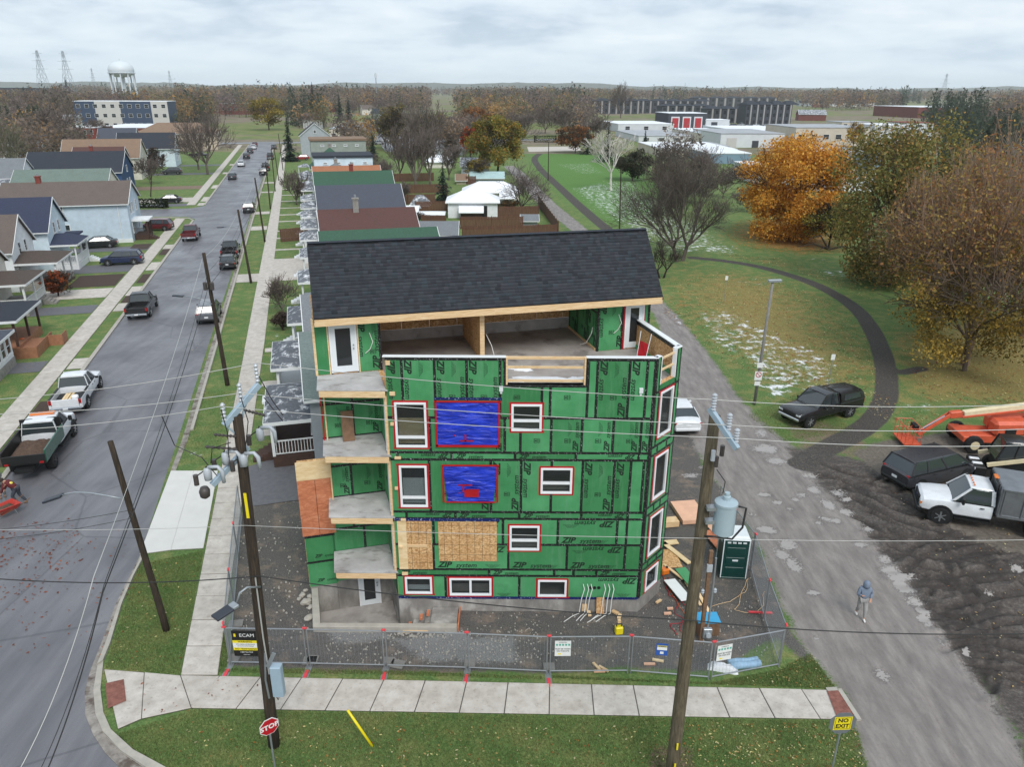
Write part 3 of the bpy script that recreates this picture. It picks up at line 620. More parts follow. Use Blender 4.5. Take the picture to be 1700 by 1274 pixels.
def text_mesh(s,size,bold=0.0,shear=0.0,mat='print_ink',align='CENTER',extrude=.002,space=1.0,lh=1.0):
    k = (s,size,bold,shear,mat,align)
    if k in TXT: return TXT[k]
    cu = bpy.data.curves.new('t','FONT'); cu.body = s; cu.size = size; cu.offset = bold; cu.shear = shear; cu.align_x = align; cu.align_y = 'CENTER'; cu.extrude = extrude
    cu.resolution_u = 2; cu.space_character = space; cu.space_line = lh
    o = bpy.data.objects.new('t',cu); COL.objects.link(o); dg = bpy.context.evaluated_depsgraph_get(); me = bpy.data.meshes.new_from_object(o.evaluated_get(dg))
    bpy.data.objects.remove(o); me.materials.clear(); me.materials.append(MAT(mat)); TXT[k] = me; return me
def merge_text(parts,mat):
    vs = []; fs = []
    for me,dx,dy in parts:
        o = len(vs); vs += [(v.co.x+dx,v.co.y+dy,v.co.z) for v in me.vertices]; fs += [tuple(i+o for i in p.vertices) for p in me.polygons]
    m = bpy.data.meshes.new('lettering'); m.from_pydata(vs,[],fs); m.materials.append(MAT(mat)); return m
zip_me = (text_mesh('ZIP',.36,.014,.30,align='LEFT'),text_mesh('system',.30,.004,.30,align='LEFT'))
def zip_text(M,parent=None):
    winst('lettering',zip_me[0],M,parent); winst('lettering',zip_me[1],M @ Matrix.Translation((.70,-.03,0)),parent)
def small_print():
    m = MB()
    for r_,(w,n) in enumerate(((.62,9),(.5,8),(.40,6),(.30,5))):
        x = -w/2
        for k in range(n):
            l = w/n*random.uniform(.55,.9); m.box((x+l/2,-.04*r_,0),(l,.016,.002)); x += w/n
    return m.mesh('small_print','print_ink')
sp_me = small_print()
def badge():
    m = MB();
    for dx,dy,w,h in ((0,0,.16,.02),(0,.11,.16,.02),(-.07,.055,.02,.12),(.07,.055,.02,.12),(0,.055,.05,.07),(0,-.05,.2,.018),(0,-.085,.15,.018)): m.box((dx,dy,0),(w,h,.002))
    return m.mesh('grade_stamp','print_ink')
bd_me = badge()
B = thing('apartment_building','four storey building under construction clad in green sheathing panels, black shingle roof','building',(0,25.4,0))
def wb(m,name,mat,parent=None,smooth=False,bevel=0):
    parent = parent or B; o = m.build(name,mat,parent,smooth,bevel)
    if parent is B: o.matrix_parent_inverse = Matrix.Translation((0,-25.4,0))
    return o
def winst(name,me,M,parent=None):
    o = bpy.data.objects.new(name,me); COL.objects.link(o); parent = parent or B; o.parent = parent
    if parent is B: o.matrix_parent_inverse = Matrix.Translation((0,-25.4,0))
    o.matrix_basis = M
    if name in ('small_print','grade_stamp'): stuff(o)
    return o
PA = Plane((0,25.4),(1,0)); PB = Plane((5.2,25.4),(1.15,1.35)); PC = Plane((-7.4,26.75),SN); PD = Plane((-5.2,27.36),(.63,-1.96))
LB = math.hypot(1.15,1.35); SC = lambda x: (x+7.4)/SN.x
FL = (1.95,4.5,7.16,9.82); TOP = 11.05
def wrect(pl,px0,py0,px1,py1): a,b_ = pl.sz(px0,py0),pl.sz(px1,py1); return (a[0],b_[0],b_[1],a[1])
winA = {'w3a': wrect(PA,654,668,710,743),'w3b': wrect(PA,849,671,899,716),'w2a': wrect(PA,662,773,711,842),'w2b': wrect(PA,898,777,949,820),'w1': wrect(PA,846,873,895,914),
        'b1': wrect(PA,672,958,718,986),'b2': wrect(PA,746,960,816,989),'b3': wrect(PA,893,963,940,991)}
winB = {'w3': (.42,1.38,7.75,9.62),'w2': (.42,1.38,5.05,6.95),'w1': (.42,1.38,2.45,4.30),'b': (.42,1.38,.75,1.75)}
holesA = list(winA.values())
def window(pl,r,name,bars,tape=True,parent=None,room=True,proud=.05):
    a0,a1,z0,z1 = r; m = MB(); f = .085
    for q in ((a0,a1,z0,z0+f),(a0,a1,z1-f,z1),(a0,a0+f,z0+f,z1-f),(a1-f,a1,z0+f,z1-f)): pl.rect(m,*q,-.06,proud)
    w = wb(m,name,'vinyl',bevel=.008)
    for kind,t in bars:
        m = MB()
        if kind == 'h': pl.rect(m,a0+f,a1-f,z0+t-.05,z0+t+.05,-.05,proud-.012)
        else: pl.rect(m,a0+t-.045,a0+t+.045,z0+f,z1-f,-.05,proud-.012)
        m.build('mullion','vinyl',w)
    m = MB(); pl.rect(m,a0+f,a1-f,z0+f,z1-f,-.035,-.025); m.build('pane','window_glass',w)
    m = MB(); pl.rect(m,a0+f,a1-f,z0+f,z1-f,-.024,-.010)
    if tape:
        m = MB(); t = .075; e = lambda: random.uniform(-.02,.05)
        for q in ((a0-t-e(),a1+t+e(),z1,z1+t),(a0-t-e(),a1+t+e(),z0-t,z0),(a0-t,a0,z0,z1),(a1,a1+t,z0,z1)): pl.rect(m,*q,.006,.016+random.uniform(0,.003))
        m.build('flashing_tape','red_tape',w)
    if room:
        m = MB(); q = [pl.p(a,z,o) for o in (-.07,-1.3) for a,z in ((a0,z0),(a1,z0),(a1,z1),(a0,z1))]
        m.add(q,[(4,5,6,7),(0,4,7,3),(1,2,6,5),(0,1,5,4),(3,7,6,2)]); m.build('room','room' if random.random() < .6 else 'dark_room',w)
    return w
W_ = lambda k: winA[k][3]-winA[k][2]
window(PA,winA['w3a'],'window',[('h',.42)]); window(PA,winA['w2a'],'window',[('h',.42)]); window(PA,winA['w3b'],'window',[('h',.42)]); window(PA,winA['w2b'],'window',[('h',.46)])
window(PA,winA['w1'],'window',[('h',.46)]); window(PA,winA['b1'],'window',[]); window(PA,winA['b3'],'window',[])
window(PA,winA['b2'],'window',[('v',(winA['b2'][1]-winA['b2'][0])*.5)])
for r in winB.values(): window(PB,r,'window',[],tape=True)
for k_,f_,mt_ in (('w3a',.62,'pale_ply'),('w2a',.66,'vinyl'),('w3b',.3,'room'),('w1',.32,'room'),('w2b',.3,'room'),('b2',.55,'room'),('b1',.4,'vinyl')):
    q_ = winA[k_]; m = MB(); PA.rect(m,q_[0]+.1,q_[1]-.1,q_[2]+.1,q_[2]+(q_[3]-q_[2])*f_,-.16,-.13); wb(m,'interior_board',mt_)
def backing(pl,cell,holes,name='wall',mat='dark_room',o0=-.2,o1=-.002):
    m = MB()
    for c in minus(cell,holes): pl.rect(m,*c,o0,o1)
    return wb(m,name,mat)
RAIL = (-.22,2.66,10.02,11.05)
backing(PA,(-4.57,5.2,.68,TOP),holesA+[RAIL],'front_wall','osb'); RB = (.30,1.42,9.95,11.05)
backing(PB,(0,LB,.68,TOP),list(winB.values())+[RB],'corner_wall','osb')
m = MB(); PC.rect(m,0,SC(-5.2),.4,FL[3],-.2,-.002); wb(m,'recess_wall','osb')
m = MB(); PD.rect(m,0.02,2.03,.4,FL[3],-.2,-.002); wb(m,'return_wall','osb')
m = MB(); lb = Vector((-7.4,26.75,0)); rb = Vector((6.35,26.75,0))
inner = [(-4.55,25.75),(5.05,25.75),(6.1,26.95),tuple((rb+SD*9)[:2]),tuple((lb+SD*10)[:2]),(-7.3,27.0),(-5.2,27.65)]
lw = MB(); a = lb; b_ = lb+SD*10; lw.bar((a.x+.1,a.y+.05,5.0),(b_.x+.1,b_.y,5.0),.2,9.6); wb(lw,'street_side_wall','sheathing')
a = rb; b_ = rb+SD*9; lw = MB(); lw.bar((a.x-.1,a.y,5.0),(b_.x-.1,b_.y,5.0),.2,10.0); wb(lw,'lane_side_wall','sheathing')
m.prism(inner,FL[3]-.25,FL[3]-.001); wb(m,'terrace_floor','terrace_floor')
for z in FL[:3]:
    m = MB(); m.prism([(x,y+.9) for x,y in inner],z-.25,z); wb(m,'floor','room')
fp = [(-4.57,25.4),(5.2,25.4),(6.35,26.75),tuple((rb+SD*9)[:2]),tuple((lb+SD*10)[:2]),(-7.4,26.75),(-5.2,27.36)]
m = MB(); m.prism(fp,-1.3,.68); wb(m,'foundation','found_concrete',bevel=.02)
m = MB(); q = [Vector((-8.45,26.46,0)),Vector((-7.4,26.75,0))]; m.bar(q[0]+SD*.1+Vector((0,0,-.35)),q[1]+SD*.1+Vector((0,0,-.35)),.2,1.5); wb(m,'foundation','found_concrete')
n_sheet = [0]
def sheet_panel(pl,c,holes,vertical=True,text=True):
    m = MB(); g_ = .012; c = (c[0]+g_,c[1]-g_,c[2]+g_,c[3]-g_); cells = minus(c,holes)
    if not cells: return
    for q in cells: pl.rect(m,*q,0,.011)
    o = wb(m,'sheathing_panel','sheathing'); w,h = c[1]-c[0],c[3]-c[2]; n_sheet[0] += 1
    if not text: return
    def clear(r): return all(r[1] <= x[0]-.03 or r[0] >= x[1]+.03 or r[3] <= x[2]-.03 or r[2] >= x[3]+.03 for x in holes+[RAIL if pl is PA else (0,0,0,0)])
    k = n_sheet[0] % 3
    LZ,HZ = 1.58,.36
    if vertical and h > 1.25:
        if h > LZ*1.0:
            for a,z,rot,r in ((c[0]+.2,c[3]-.06,-R(90),(c[0]+.03,c[0]+.37,c[3]-.06-LZ,c[3]-.06)),(c[1]-.2,c[2]+.05,R(90),(c[1]-.37,c[1]-.03,c[2]+.05,c[2]+.05+LZ))):
                if (h > 2*LZ*.72 or rot > 0 or k) and w > .35 and clear(r) and (w > .75 or rot < 0): zip_text(pl.mat(a,z,.0125,rot),o)
        elif w > .35:
            r = (c[1]-.37,c[1]-.03,c[2]+.05,c[2]+1.2)
            if clear(r): zip_text(pl.mat(c[1]-.2,c[2]+.06,.0125,R(90),.78 if h < 1.6 else 1),o)
        if w > .9:
            a = c[0]+.62; r = (a-.2,a+.2,c[3]-.9,c[3]-.1)
            if clear(r): winst('small_print',sp_me,pl.mat(a,c[3]-.42,.0125,R(90)),o)
            r = (a-.2,a+.2,c[2]+h*.35-.2,c[2]+h*.35+.3)
            if clear(r): winst('grade_stamp',bd_me,pl.mat(a,c[2]+h*.35,.0125,R(90),1.1),o)
    elif not vertical:
        sc = min(1.0,h/.42)
        for a,z,rot,r in ((c[0]+.15,c[2]+.2*sc,0,(c[0]+.1,c[0]+.1+LZ*sc,c[2],c[2]+.38*sc)),(c[1]-.12,c[3]-.2*sc,R(180),(c[1]-.1-LZ*sc,c[1]-.1,c[3]-.38*sc,c[3]))):
            if rot and h < .8 and k: continue
            if not rot and h < .8 and not k: continue
            if w > LZ*sc+.2 and clear(r): zip_text(pl.mat(a,z,.0125,rot,sc),o)
        if w > 2.2 and h > .7:
            for a,z in ((c[0]+.5,c[3]-.25),(c[1]-.6,c[2]+.2)):
                if clear((a-.4,a+.4,z-.15,z+.1)): winst('small_print',sp_me,pl.mat(a,z,.0125,0),o)
def tape(pl,a0,a1,z0,z1,holes,mat='black_tape',name='seam_tape'):
    m = MB(); any_ = False
    for q in minus((a0,a1,z0,z1),holes):
        if q[1]-q[0] > .02 and q[3]-q[2] > .02: pl.rect(m,*q,.009,.0145+random.uniform(0,.002)); any_ = True
    if any_: wb(m,name,mat)
def rows_on(pl,lo,hi,rows,holes,W=.10):
    for z0,z1,seams,vert in rows:
        xs = [lo]+[s for s in seams if lo+.1 < s < hi-.1]+[hi]
        for a,b_ in zip(xs[:-1],xs[1:]): sheet_panel(pl,(a,b_,z0,z1),holes,vert)
        for s in xs[1:-1]: tape(pl,s-W/2,s+W/2,z0,z1,holes)
    for i,(z0,z1,s,v) in enumerate(rows[:-1]): tape(pl,lo,hi,z1-W/2 if i % 2 == 0 else z1-W/2,z1+W/2,holes)
XA = lambda pxs,py: [PA.sz(p,py)[0] for p in pxs]
cover = [wrect(PA,659,865,719,945),wrect(PA,727,866,825,932)]; tarps = [wrect(PA,723,666,829,741),wrect(PA,735,772,826,833)]
tight = [(h[0]-.0,h[1]+.0,h[2],h[3]) for h in holesA]
rows_on(PA,-4.57,5.2,[(.68,1.75,XA((740,862),975),False),(1.75,2.05,XA((812,920,952,990),948),False),(2.05,3.22,XA((720,844,941,1037),925),False),(3.22,4.40,XA((720,835,926,1024,1040),885),False),
                           (4.40,4.70,XA((675,756,862,965,1042),856),False),(4.70,6.97,XA((714,815,865,915,966,1018,1045,1066),810),True),(6.97,7.27,XA((660,750,855,956,1060),758),False),
                           (7.27,8.70,XA((714,838,864,915,966,1018,1064),720),True),(8.70,TOP,XA((668,722,775,830,900,914,976,991,1044,1073),640),True)],tight+[RAIL])
tape(PA,-4.57,5.2,.62,.74,[],'blue_tape','sill_tape')
for q in ((RAIL[0]-.09,RAIL[0],RAIL[2]-.09,TOP),(RAIL[1],RAIL[1]+.09,RAIL[2]-.09,TOP),(RAIL[0],RAIL[1],RAIL[2]-.10,RAIL[2])): tape(PA,*q,[])
tape(PA,-4.57,RAIL[0]-.09,TOP-.11,TOP,[]); tape(PA,RAIL[1]+.09,5.2,TOP-.11,TOP,[])
rows_on(PB,0,LB,[(.68,1.95,[],False),(1.95,2.25,[.5,1.2],False),(2.25,4.5,[.3,1.5],True),(4.5,4.85,[.6,1.1],False),(4.85,7.1,[.3,1.5],True),(7.1,7.45,[.5,1.2],False),(7.45,9.7,[.3,1.5],True),(9.7,TOP,[.26,1.48],True)],list(winB.values())+[RB])
tape(PA,5.1,5.2,.68,TOP,[]); tape(PB,0,.1,.68,TOP,[RB]); tape(PB,LB-.08,LB,.68,TOP,[])
rows_on(PC,-.02,SC(-5.2),[(.45,1.9,[1.3],False),(1.9,3.0,[1.3],False),(3.0,4.5,[.9],False),(4.5,5.9,[.95],True),(5.9,7.16,[.95,1.9],True),(7.16,8.6,[1.2],True),(8.6,FL[3]-.2,[1.2],False)],[])
rows_on(PD,.02,2.02,[(.7,4.5,[],True),(4.5,7.16,[],True),(7.16,9.8,[],True)],[])
wg = Plane(PC.p(-1.12,0),SN)
m = MB(); wg.rect(m,0,1.2,.35,6.2,-.25,.0); wb(m,'wing_wall','osb')
for z0,z1 in ((.35,1.55),(1.55,2.8)): sheet_panel(wg,(0,1.2,z0,z1),[],False,False); zip_text(wg.mat(.33,z0+.28,.0125,0,.55))
tape(wg,0,1.2,1.5,1.6,[]); tape(wg,0,1.2,2.74,2.86,[])
m = MB(); wg.rect(m,-.06,1.28,2.86,5.42,.005,.03); wb(m,'stained_plywood','red_ply'); m = MB(); wg.rect(m,-.06,1.28,5.43,6.25,.005,.03); wb(m,'bare_plywood','pale_ply')
m = MB(); wg.rect(m,.62,.635,2.9,5.4,.031,.034); wb(m,'nail_line','black_plastic')
def wrinkled(pl,r,nx,nz,amp,name,mat,o=.03,ax=0.0):
    a0,a1,z0,z1 = r; vs = [];
    for j in range(nz+1):
        for i in range(nx+1):
            s,t = i/nx,j/nz; e = min(s,1-s,t,1-t); k = min(1,e*7)
            d = amp*k*(math.sin(s*9+t*6+math.sin(t*11)*1.5)*.5+math.sin(s*3-t*17+s*t*9)*.5+math.sin((s+t)*26)*.18)
            vs.append(pl.p(a0+(a1-a0)*s+ax*(1-t)*(.5-s),z0+(z1-z0)*t,o+amp+d))
    m = MB(); m.add(vs,[(j*(nx+1)+i,j*(nx+1)+i+1,(j+1)*(nx+1)+i+1,(j+1)*(nx+1)+i) for j in range(nz) for i in range(nx)]); return wb(m,name,mat,smooth=True)
for k,r in enumerate(tarps):
    o = wrinkled(PA,r,26,20,.03,'tarp','tarp',ax=.32 if k else 0.05)
    for q in ((r[0]-.05,r[1]+.06,r[3]-.02,r[3]+.05),(r[0]-.05 + (.12 if k else 0),r[1]+.02-(.1 if k else 0),r[2]-.02,r[2]+(.08 if not k else .04)),(r[0]-.03,r[0]+.04,r[2],r[3]),(r[1]-.04,r[1]+.03,r[2],r[3])):
        m = MB(); PA.rect(m,*q,.085,.092); wb(m,'flashing_tape','red_tape')
    for _ in range(5 if k else 3):
        a = r[0]+random.uniform(.25,.75 if k else .7)*(r[1]-r[0])*(.6 if k else 1); z = r[2]+random.uniform(.12,.5 if k else .25)*(r[3]-r[2]); l = random.uniform(.25,.6)
        m = MB(); PA.rect(m,a,a+(l if random.random() < .6 else .06),z,z+(.05 if random.random() < .5 else .3),.098,.102); wb(m,'patch_tape','red_tape')
m = MB(); PA.rect(m,tarps[0][0]-.05,tarps[0][1]+.1,tarps[0][3]+.05,tarps[0][3]+.15,.02,.026); wb(m,'head_tape','blue_tape')
m = MB(); PA.rect(m,cover[0][0]-.1,cover[1][1]+.1,cover[0][3]+.0,cover[0][3]+.13,.02,.026); wb(m,'head_tape','blue_tape')
for k,r in enumerate(cover):
    m = MB(); PA.rect(m,*r,.012,.03); o = wb(m,'board','osb',bevel=.004); lines = MB(); st = .3
    a = r[0]+.22
    while a < r[1]-.05: PA.rect(lines,a,a+.012,r[2]+.02,r[3]-.02,.0305,.0312); a += st
    z = r[2]+.3
    while z < r[3]-.1: PA.rect(lines,r[0]+.02,r[1]-.02,z,z+.01,.0305,.0312); z += .45
    lines.build('chalk_lines','print_ink',o)
m = MB(); PA.rect(m,cover[0][0]+.36,cover[0][1]-.2,cover[0][2]+1.05,cover[0][2]+1.17,.031,.06); wb(m,'cleat','lumber'); m = MB(); PA.rect(m,cover[0][0],cover[0][0]+.35,cover[0][2],cover[0][3],.0302,.036); wb(m,'board','pale_ply')
for a,z,w,h in ((-4.45,10.85,.16,.16),(-4.35,9.66,.2,.14),(-4.42,8.45,.12,.12),(-4.28,7.05,.24,.1),(-4.4,5.75,.12,.12),(-4.2,4.36,.2,.1),(-4.35,3.1,.12,.12),(-4.25,1.86,.24,.12)):
    m = MB(); PA.rect(m,a-w/2,a+w/2,z-h/2,z+h/2,.015,.09); wb(m,'timber_block','lumber',bevel=.006)
for px,py in ((832,645),(1064,648)):
    a,z = PA.sz(px,py); m = MB(); PA.rect(m,a-.07,a+.07,z-.1,z+.1,.015,.10); PA.rect(m,a-.04,a+.04,z-.2,z-.1,.02,.06); wb(m,'junction_box','white_metal',bevel=.01)
for px in (968,975,981,1003,1010,1017):
    a,z = PA.sz(px,970); b_,z2 = PA.sz(px+random.uniform(-9,5),1010); k = random.uniform(.2,.7)
    m = MB(); m.tube([PA.p(a,z,.01),PA.p(a+.05,z-.15,.14),PA.p((a+b_)/2,z*.55,.2),PA.p(b_,.12,.25),PA.p(b_-k*.6,.06,.35),PA.p(b_-k*1.4,.04,.55+k*.3)],.016,5); wb(m,'cable_tail','cable_white',smooth=True)
for px in (990,996,1003):
    a,z = PA.sz(px-9,976); m = MB(); m.cyl((0,0,0),.07,.02,10,M=PA.mat(a,z,.012)); wb(m,'pipe_sleeve','black_plastic')
for i,z in enumerate(FL):
    poly = [(-7.08,25.3),(-4.5,25.3),(-4.58,25.39),(-5.18,27.33),(-7.4,26.73)]
    m = MB(); m.prism(poly,z-.06,z); bl = wb(m,'balcony','deck_concrete',bevel=.008)
    m = MB(); m.prism([(x*1.0,y+.03) for x,y in [(-7.02,25.3),(-4.62,25.3),(-5.18,27.25),(-7.34,26.65)]],z-.3,z-.061); m.build('joist_box','lumber',bl)
    for k in range(3):
        a = -7.0+k*.8; m = MB(); m.box((a+.4,25.315,z-.185),(.795,.03,.25)); m.build('edge_board','lumber',bl)
for x,y in ((-4.63,25.45),(-4.72,25.75)):
    for z0,z1 in zip(FL[:3],FL[1:]):
        m = MB(); m.box((x,y,(z0+z1-.3)/2),(.09,.04,z1-z0-.3)); wb(m,'corner_stud','lumber' if x > -4.65 else 'vinyl')
for z0,z1,mt in ((7.16,9.5,'red_tape'),(7.16,9.5,'lumber'),(4.5,6.86,'lumber')):
    m = MB(); x = -7.32 if mt == 'red_tape' else -7.2; m.box((x,26.62,(z0+z1)/2),(.05,.05,z1-z0)); wb(m,'corner_stud',mt)
bd = PC.p(1.0,0,.35); m = MB(); M = Matrix.Translation((bd.x,bd.y-.15,7.17)) @ Matrix.Rotation(SA,4,'Z') @ Matrix.Rotation(R(-14),4,'X'); m.box((0,0,.6),(.46,.05,1.2),M=M);
tag(m.build('leaning_board','brown_wood'),'brown board leaning on the third floor balcony wall','board')
m = MB(); m.prism([(-8.3,26.9),(-7.6,24.2),(-2.1,24.2),(-2.1,25.7),(-4.3,25.7),(-5.2,27.6)],-1.3,-1.0); wb(m,'entry_floor','terrace_floor')
for q,t in (([(-7.78,24.06),(-2.12,24.06),(-2.12,24.3),(-7.62,24.3)],.27),([(-7.78,24.065),(-7.53,24.3),(-8.18,26.55),(-8.43,26.48)],.265)):
    m = MB(); m.prism(q,-1.3,t); wb(m,'retaining_wall','kerb_concrete',bevel=.015)
for k in range(5):
    x1 = -2.14; x0 = (-3.2 if k == 0 else -3.2-.27*k); z = .2-.2*k; m = MB(); m.prism([(x0,24.32),(x1 if k == 0 else x0+.29,24.32),(x1 if k == 0 else x0+.29,25.38),(x0,25.38)],-1.2,z-.004*k); wb(m,'stair_step','found_concrete',bevel=.012)
for x,z in ((-3.33,.22),(-3.62,.02),(-4.1,-.38),(-2.13,.05)):
    m = MB(); m.box((x,24.95,z+.03),(.12,.3,.09)); o = wb(m,'form_board','red_ply')
m = MB(); m.box((-2.08,24.75,.05),(.05,1.3,.35)); wb(m,'form_board','red_ply')
def door(pl,a0,a1,z0,z1,knob=1,frame='vinyl',open_=0):
    m = MB();
    for q in ((a0-.06,a0,z0,z1+.06),(a1,a1+.06,z0,z1+.06),(a0,a1,z1,z1+.06)): pl.rect(m,*q,0,.07)
    d = wb(m,'door',frame); m = MB()
    gx0,gx1,gz0,gz1 = a0+.17,a1-.17,z0+.25,z1-.22
    for q in minus((a0,a1,z0,z1),[(gx0,gx1,gz0,gz1)]): pl.rect(m,*q,.0,.045)
    m.build('door_leaf','door_paint',d); m = MB(); pl.rect(m,gx0,gx1,gz0,gz1,.015,.025); m.build('pane','dark_glass',d)
    m = MB(); kx = a1-.08 if knob > 0 else a0+.08
    for dz in (0,.14): m.cyl((0,0,0),.03,.05,8,M=pl.mat(kx,(z0+z1)/2+dz-.05,.045))
    m.build('door_handle','galv',d)
    return d
door(PC,SC(-6.5),SC(-5.72),-.98,1.02)
PH0,PH1,ZW = FL[3],12.05,12.05
dl = (SC(-6.82),SC(-5.95),FL[3]+.06,FL[3]+2.02)
SO0,SO1,SR = SC(-5.02),SC(3.52),SC(5.75)
backing(PC,(0,SO0,PH0,PH1),[dl],'penthouse_wall','osb',-.15,-.002)
for c in ((0,dl[0]-.02),(dl[1]+.02,SO0)): sheet_panel(PC,(c[0],c[1],PH0,PH1),[],True)
for a in (dl[0]-.06,dl[1]+.06,SO0-.05): tape(PC,a-.05,a+.05,PH0,PH1,[])
door(PC,*dl)
m = MB()
for a in (dl[0]-.10,dl[1]+.10): PC.rect(m,a-.025,a+.025,PH0,PH1-.05,.015,.03)
wb(m,'spray_foam','pale_ply')
m = MB(); PC.rect(m,-.05,.04,PH0,PH1,-.1,.05); wb(m,'corner_stud','lumber')
dr = (SC(4.72),SC(5.42),FL[3]+.06,FL[3]+2.0)
backing(PC,(SO1,SR,PH0,PH1),[dr],'penthouse_wall','osb',-.15,-.002)
for c in ((SO1,dr[0]-.02),(dr[1]+.02,SR)): sheet_panel(PC,(c[0],c[1],PH0,PH1),[],True)
door(PC,*dr)
for a in (SO1+.03,dr[0]-.16,SR-.05): tape(PC,a-.05,a+.05,PH0,PH1,[])
m = MB();
for q in ((dr[0]-.12,dr[0]-.06,dr[2]-.1,dr[3]+.12),(dr[0]-.12,dr[1]+.12,dr[3]+.06,dr[3]+.13),(dr[1]+.06,dr[1]+.12,dr[2],dr[3]+.06)): PC.rect(m,*q,.015,.022)
wb(m,'flashing_tape','red_tape')
DP = 3.55
def along(a,d,z): p = PC.p(a,z,-d); return p
def sidewall(a,name,mat,d0=0.0,t=.1,z1=PH1):
    m = MB(); m.bar(along(a,d0,(PH0+z1)/2),along(a,DP,(PH0+z1)/2),t,z1-PH0); return wb(m,name,mat)
sidewall(SO0-.12,'room_wall','osb'); sidewall(SC(-1.2),'partition','osb')
m = MB(); PC.rect(m,SC(-1.2)-.09,SC(-1.2)+.09,PH0,PH1,-.04,.06); wb(m,'partition_post','lumber')
PE = Plane(PC.p(SO1,0,-DP),-SD)
m = MB(); PE.rect(m,0,DP-.02,PH0,PH1,-.12,-.002); wb(m,'room_wall','osb')
for a,b_ in ((0,1.2),(1.2,2.4),(2.4,DP-.02)): sheet_panel(PE,(a,b_,PH0,PH1-.6),[],True); tape(PE,b_-.05,b_+.05,PH0,PH1,[]); sheet_panel(PE,(a,b_,PH1-.6,PH1),[],False,False)
tape(PE,0,DP,PH1-.65,PH1-.55,[])
m = MB(); PE.rect(m,0,DP-.1,PH0,PH0+.1,0.015,.06); wb(m,'sill_plate','lumber')
PF = Plane(PC.p(SO0,0,-DP),SN); n = 0; a = 0; Lr = SO1-SO0
while a < Lr-.05:
    b_ = min(a+1.22,Lr); m = MB(); PF.rect(m,a+.005,b_-.005,PH0+.5,PH1+.2,0,.02); wb(m,'osb_sheet','osb'); a = b_
m = MB(); PF.rect(m,0,Lr,PH0,PH0+.49,0,.03); wb(m,'knee_wall','deck_concrete')
m = MB(); PC.rect(m,0,SR,11.93,12.05,-3.6,-.16); wb(m,'ceiling','osb')
m = MB(); m.bar(along(SC(-1.0),.5,PH0+.03),along(SC(-.6),-.9,PH0+.03),.12,.05); wb(m,'loose_stud','brown_wood')
m = MB(); m.tube([along(SC(-.95),.4,PH0+1.0),along(SC(-.8),.1,PH0+.6),along(SC(-.75),-.4,PH0+.08)],.015,4); wb(m,'cable_tail','cable_white')
m = MB(); m.tube([PE.p(DP-.5,PH0+.9,.03),PE.p(DP-.35,PH0+.7,.12),PE.p(DP-.6,PH0+.2,.25),PE.p(DP-.9,PH0+.05,.4)],.015,4); wb(m,'cable_tail','cable_white')
for a0 in (SO0-.42,SO1+.9):
    m = MB(); m.tube([PC.p(a0,PH0+1.55,.015),PC.p(a0+.1,PH0+1.2,.1),PC.p(a0-.02,PH0+.9,.06),PC.p(a0-.2,PH0+.75,.05)],.014,4); wb(m,'cable_tail','cable_white')
def coping(p,q,w=.2): m = MB(); m.bar((p[0],p[1],TOP+.02),(q[0],q[1],TOP+.02),w,.04); wb(m,'coping','white_metal',bevel=.008)
coping((-4.65,25.47),(RAIL[0],25.47)); coping((RAIL[1],25.47),(5.25,25.47)); e = PB.p(LB+.02,0,-.08); f = PB.p(RB[1],0,-.08); coping(f,e); g_ = PB.p(0,0,-.08); coping(g_,PB.p(RB[0],0,-.08))
pe = rb+SD*3.6
m = MB(); m.bar((rb.x-.1,rb.y+.1,(FL[3]+TOP)/2),(pe.x-.1,pe.y,(FL[3]+TOP)/2),.16,TOP-FL[3]); wb(m,'parapet','osb'); coping((rb.x-.1,rb.y+.0),(pe.x-.1,pe.y),.24)
m = MB(); m.bar((rb.x-.185,rb.y+.1,TOP-.1),(pe.x-.185,pe.y,TOP-.1),.012,.16); wb(m,'parapet_tape','black_tape')
for z in (11.03,10.66,10.14):
    m = MB(); PA.rect(m,RAIL[0],RAIL[1],z-.045,z+.045,-.12,-.08 if z < 11 else -.02); wb(m,'guard_rail','lumber')
for a in (RAIL[0]+.03,RAIL[1]-.03):
    m = MB(); PA.rect(m,a-.03,a+.03,RAIL[2],11.07,-.16,.02); wb(m,'rail_post','lumber')
m = MB(); PA.rect(m,RAIL[0],RAIL[1],RAIL[2]-.02,RAIL[2],-.2,.015); wb(m,'gap_sill','white_metal')
for z in (10.9,10.45):
    m = MB(); PB.rect(m,RB[0],RB[1],z-.04,z+.04,-.12,-.08); wb(m,'guard_rail','lumber')
for a in (RB[0]+.02,RB[1]-.02): m = MB(); PB.rect(m,a-.025,a+.025,RB[2],TOP,-.14,.02); wb(m,'rail_post','vinyl')
def snow_patch(poly_c,rx,ry,z,seed,name='snow_patch',parent=None):
    r = random.Random(seed); m = MB(); n = 22; ring = []; top = []
    for k in range(n):
        t = 2*math.pi*k/n; q = 1+r.uniform(-.32,.3); ring.append((poly_c[0]+rx*q*math.cos(t),poly_c[1]+ry*q*math.sin(t),z)); top.append((poly_c[0]+rx*q*.7*math.cos(t),poly_c[1]+ry*q*.7*math.sin(t),z+.04+r.uniform(0,.03)))
    m.add(ring+top+[(poly_c[0],poly_c[1],z+.06)],[(k,(k+1) % n,n+(k+1) % n,n+k) for k in range(n)]+[(n+k,n+(k+1) % n,2*n) for k in range(n)])
    o = m.build(name,'snow',None,True); return stuff(o)
for c,rx,ry,s in (((.35,27.6),.45,.3,1),((.9,26.5),1.1,.2,2),((.2,26.3),.5,.15,3),((2.5,26.5),.4,.2,4),((5.35,26.45),.28,.3,5)): snow_patch(c,rx,ry,FL[3]+.001,s)
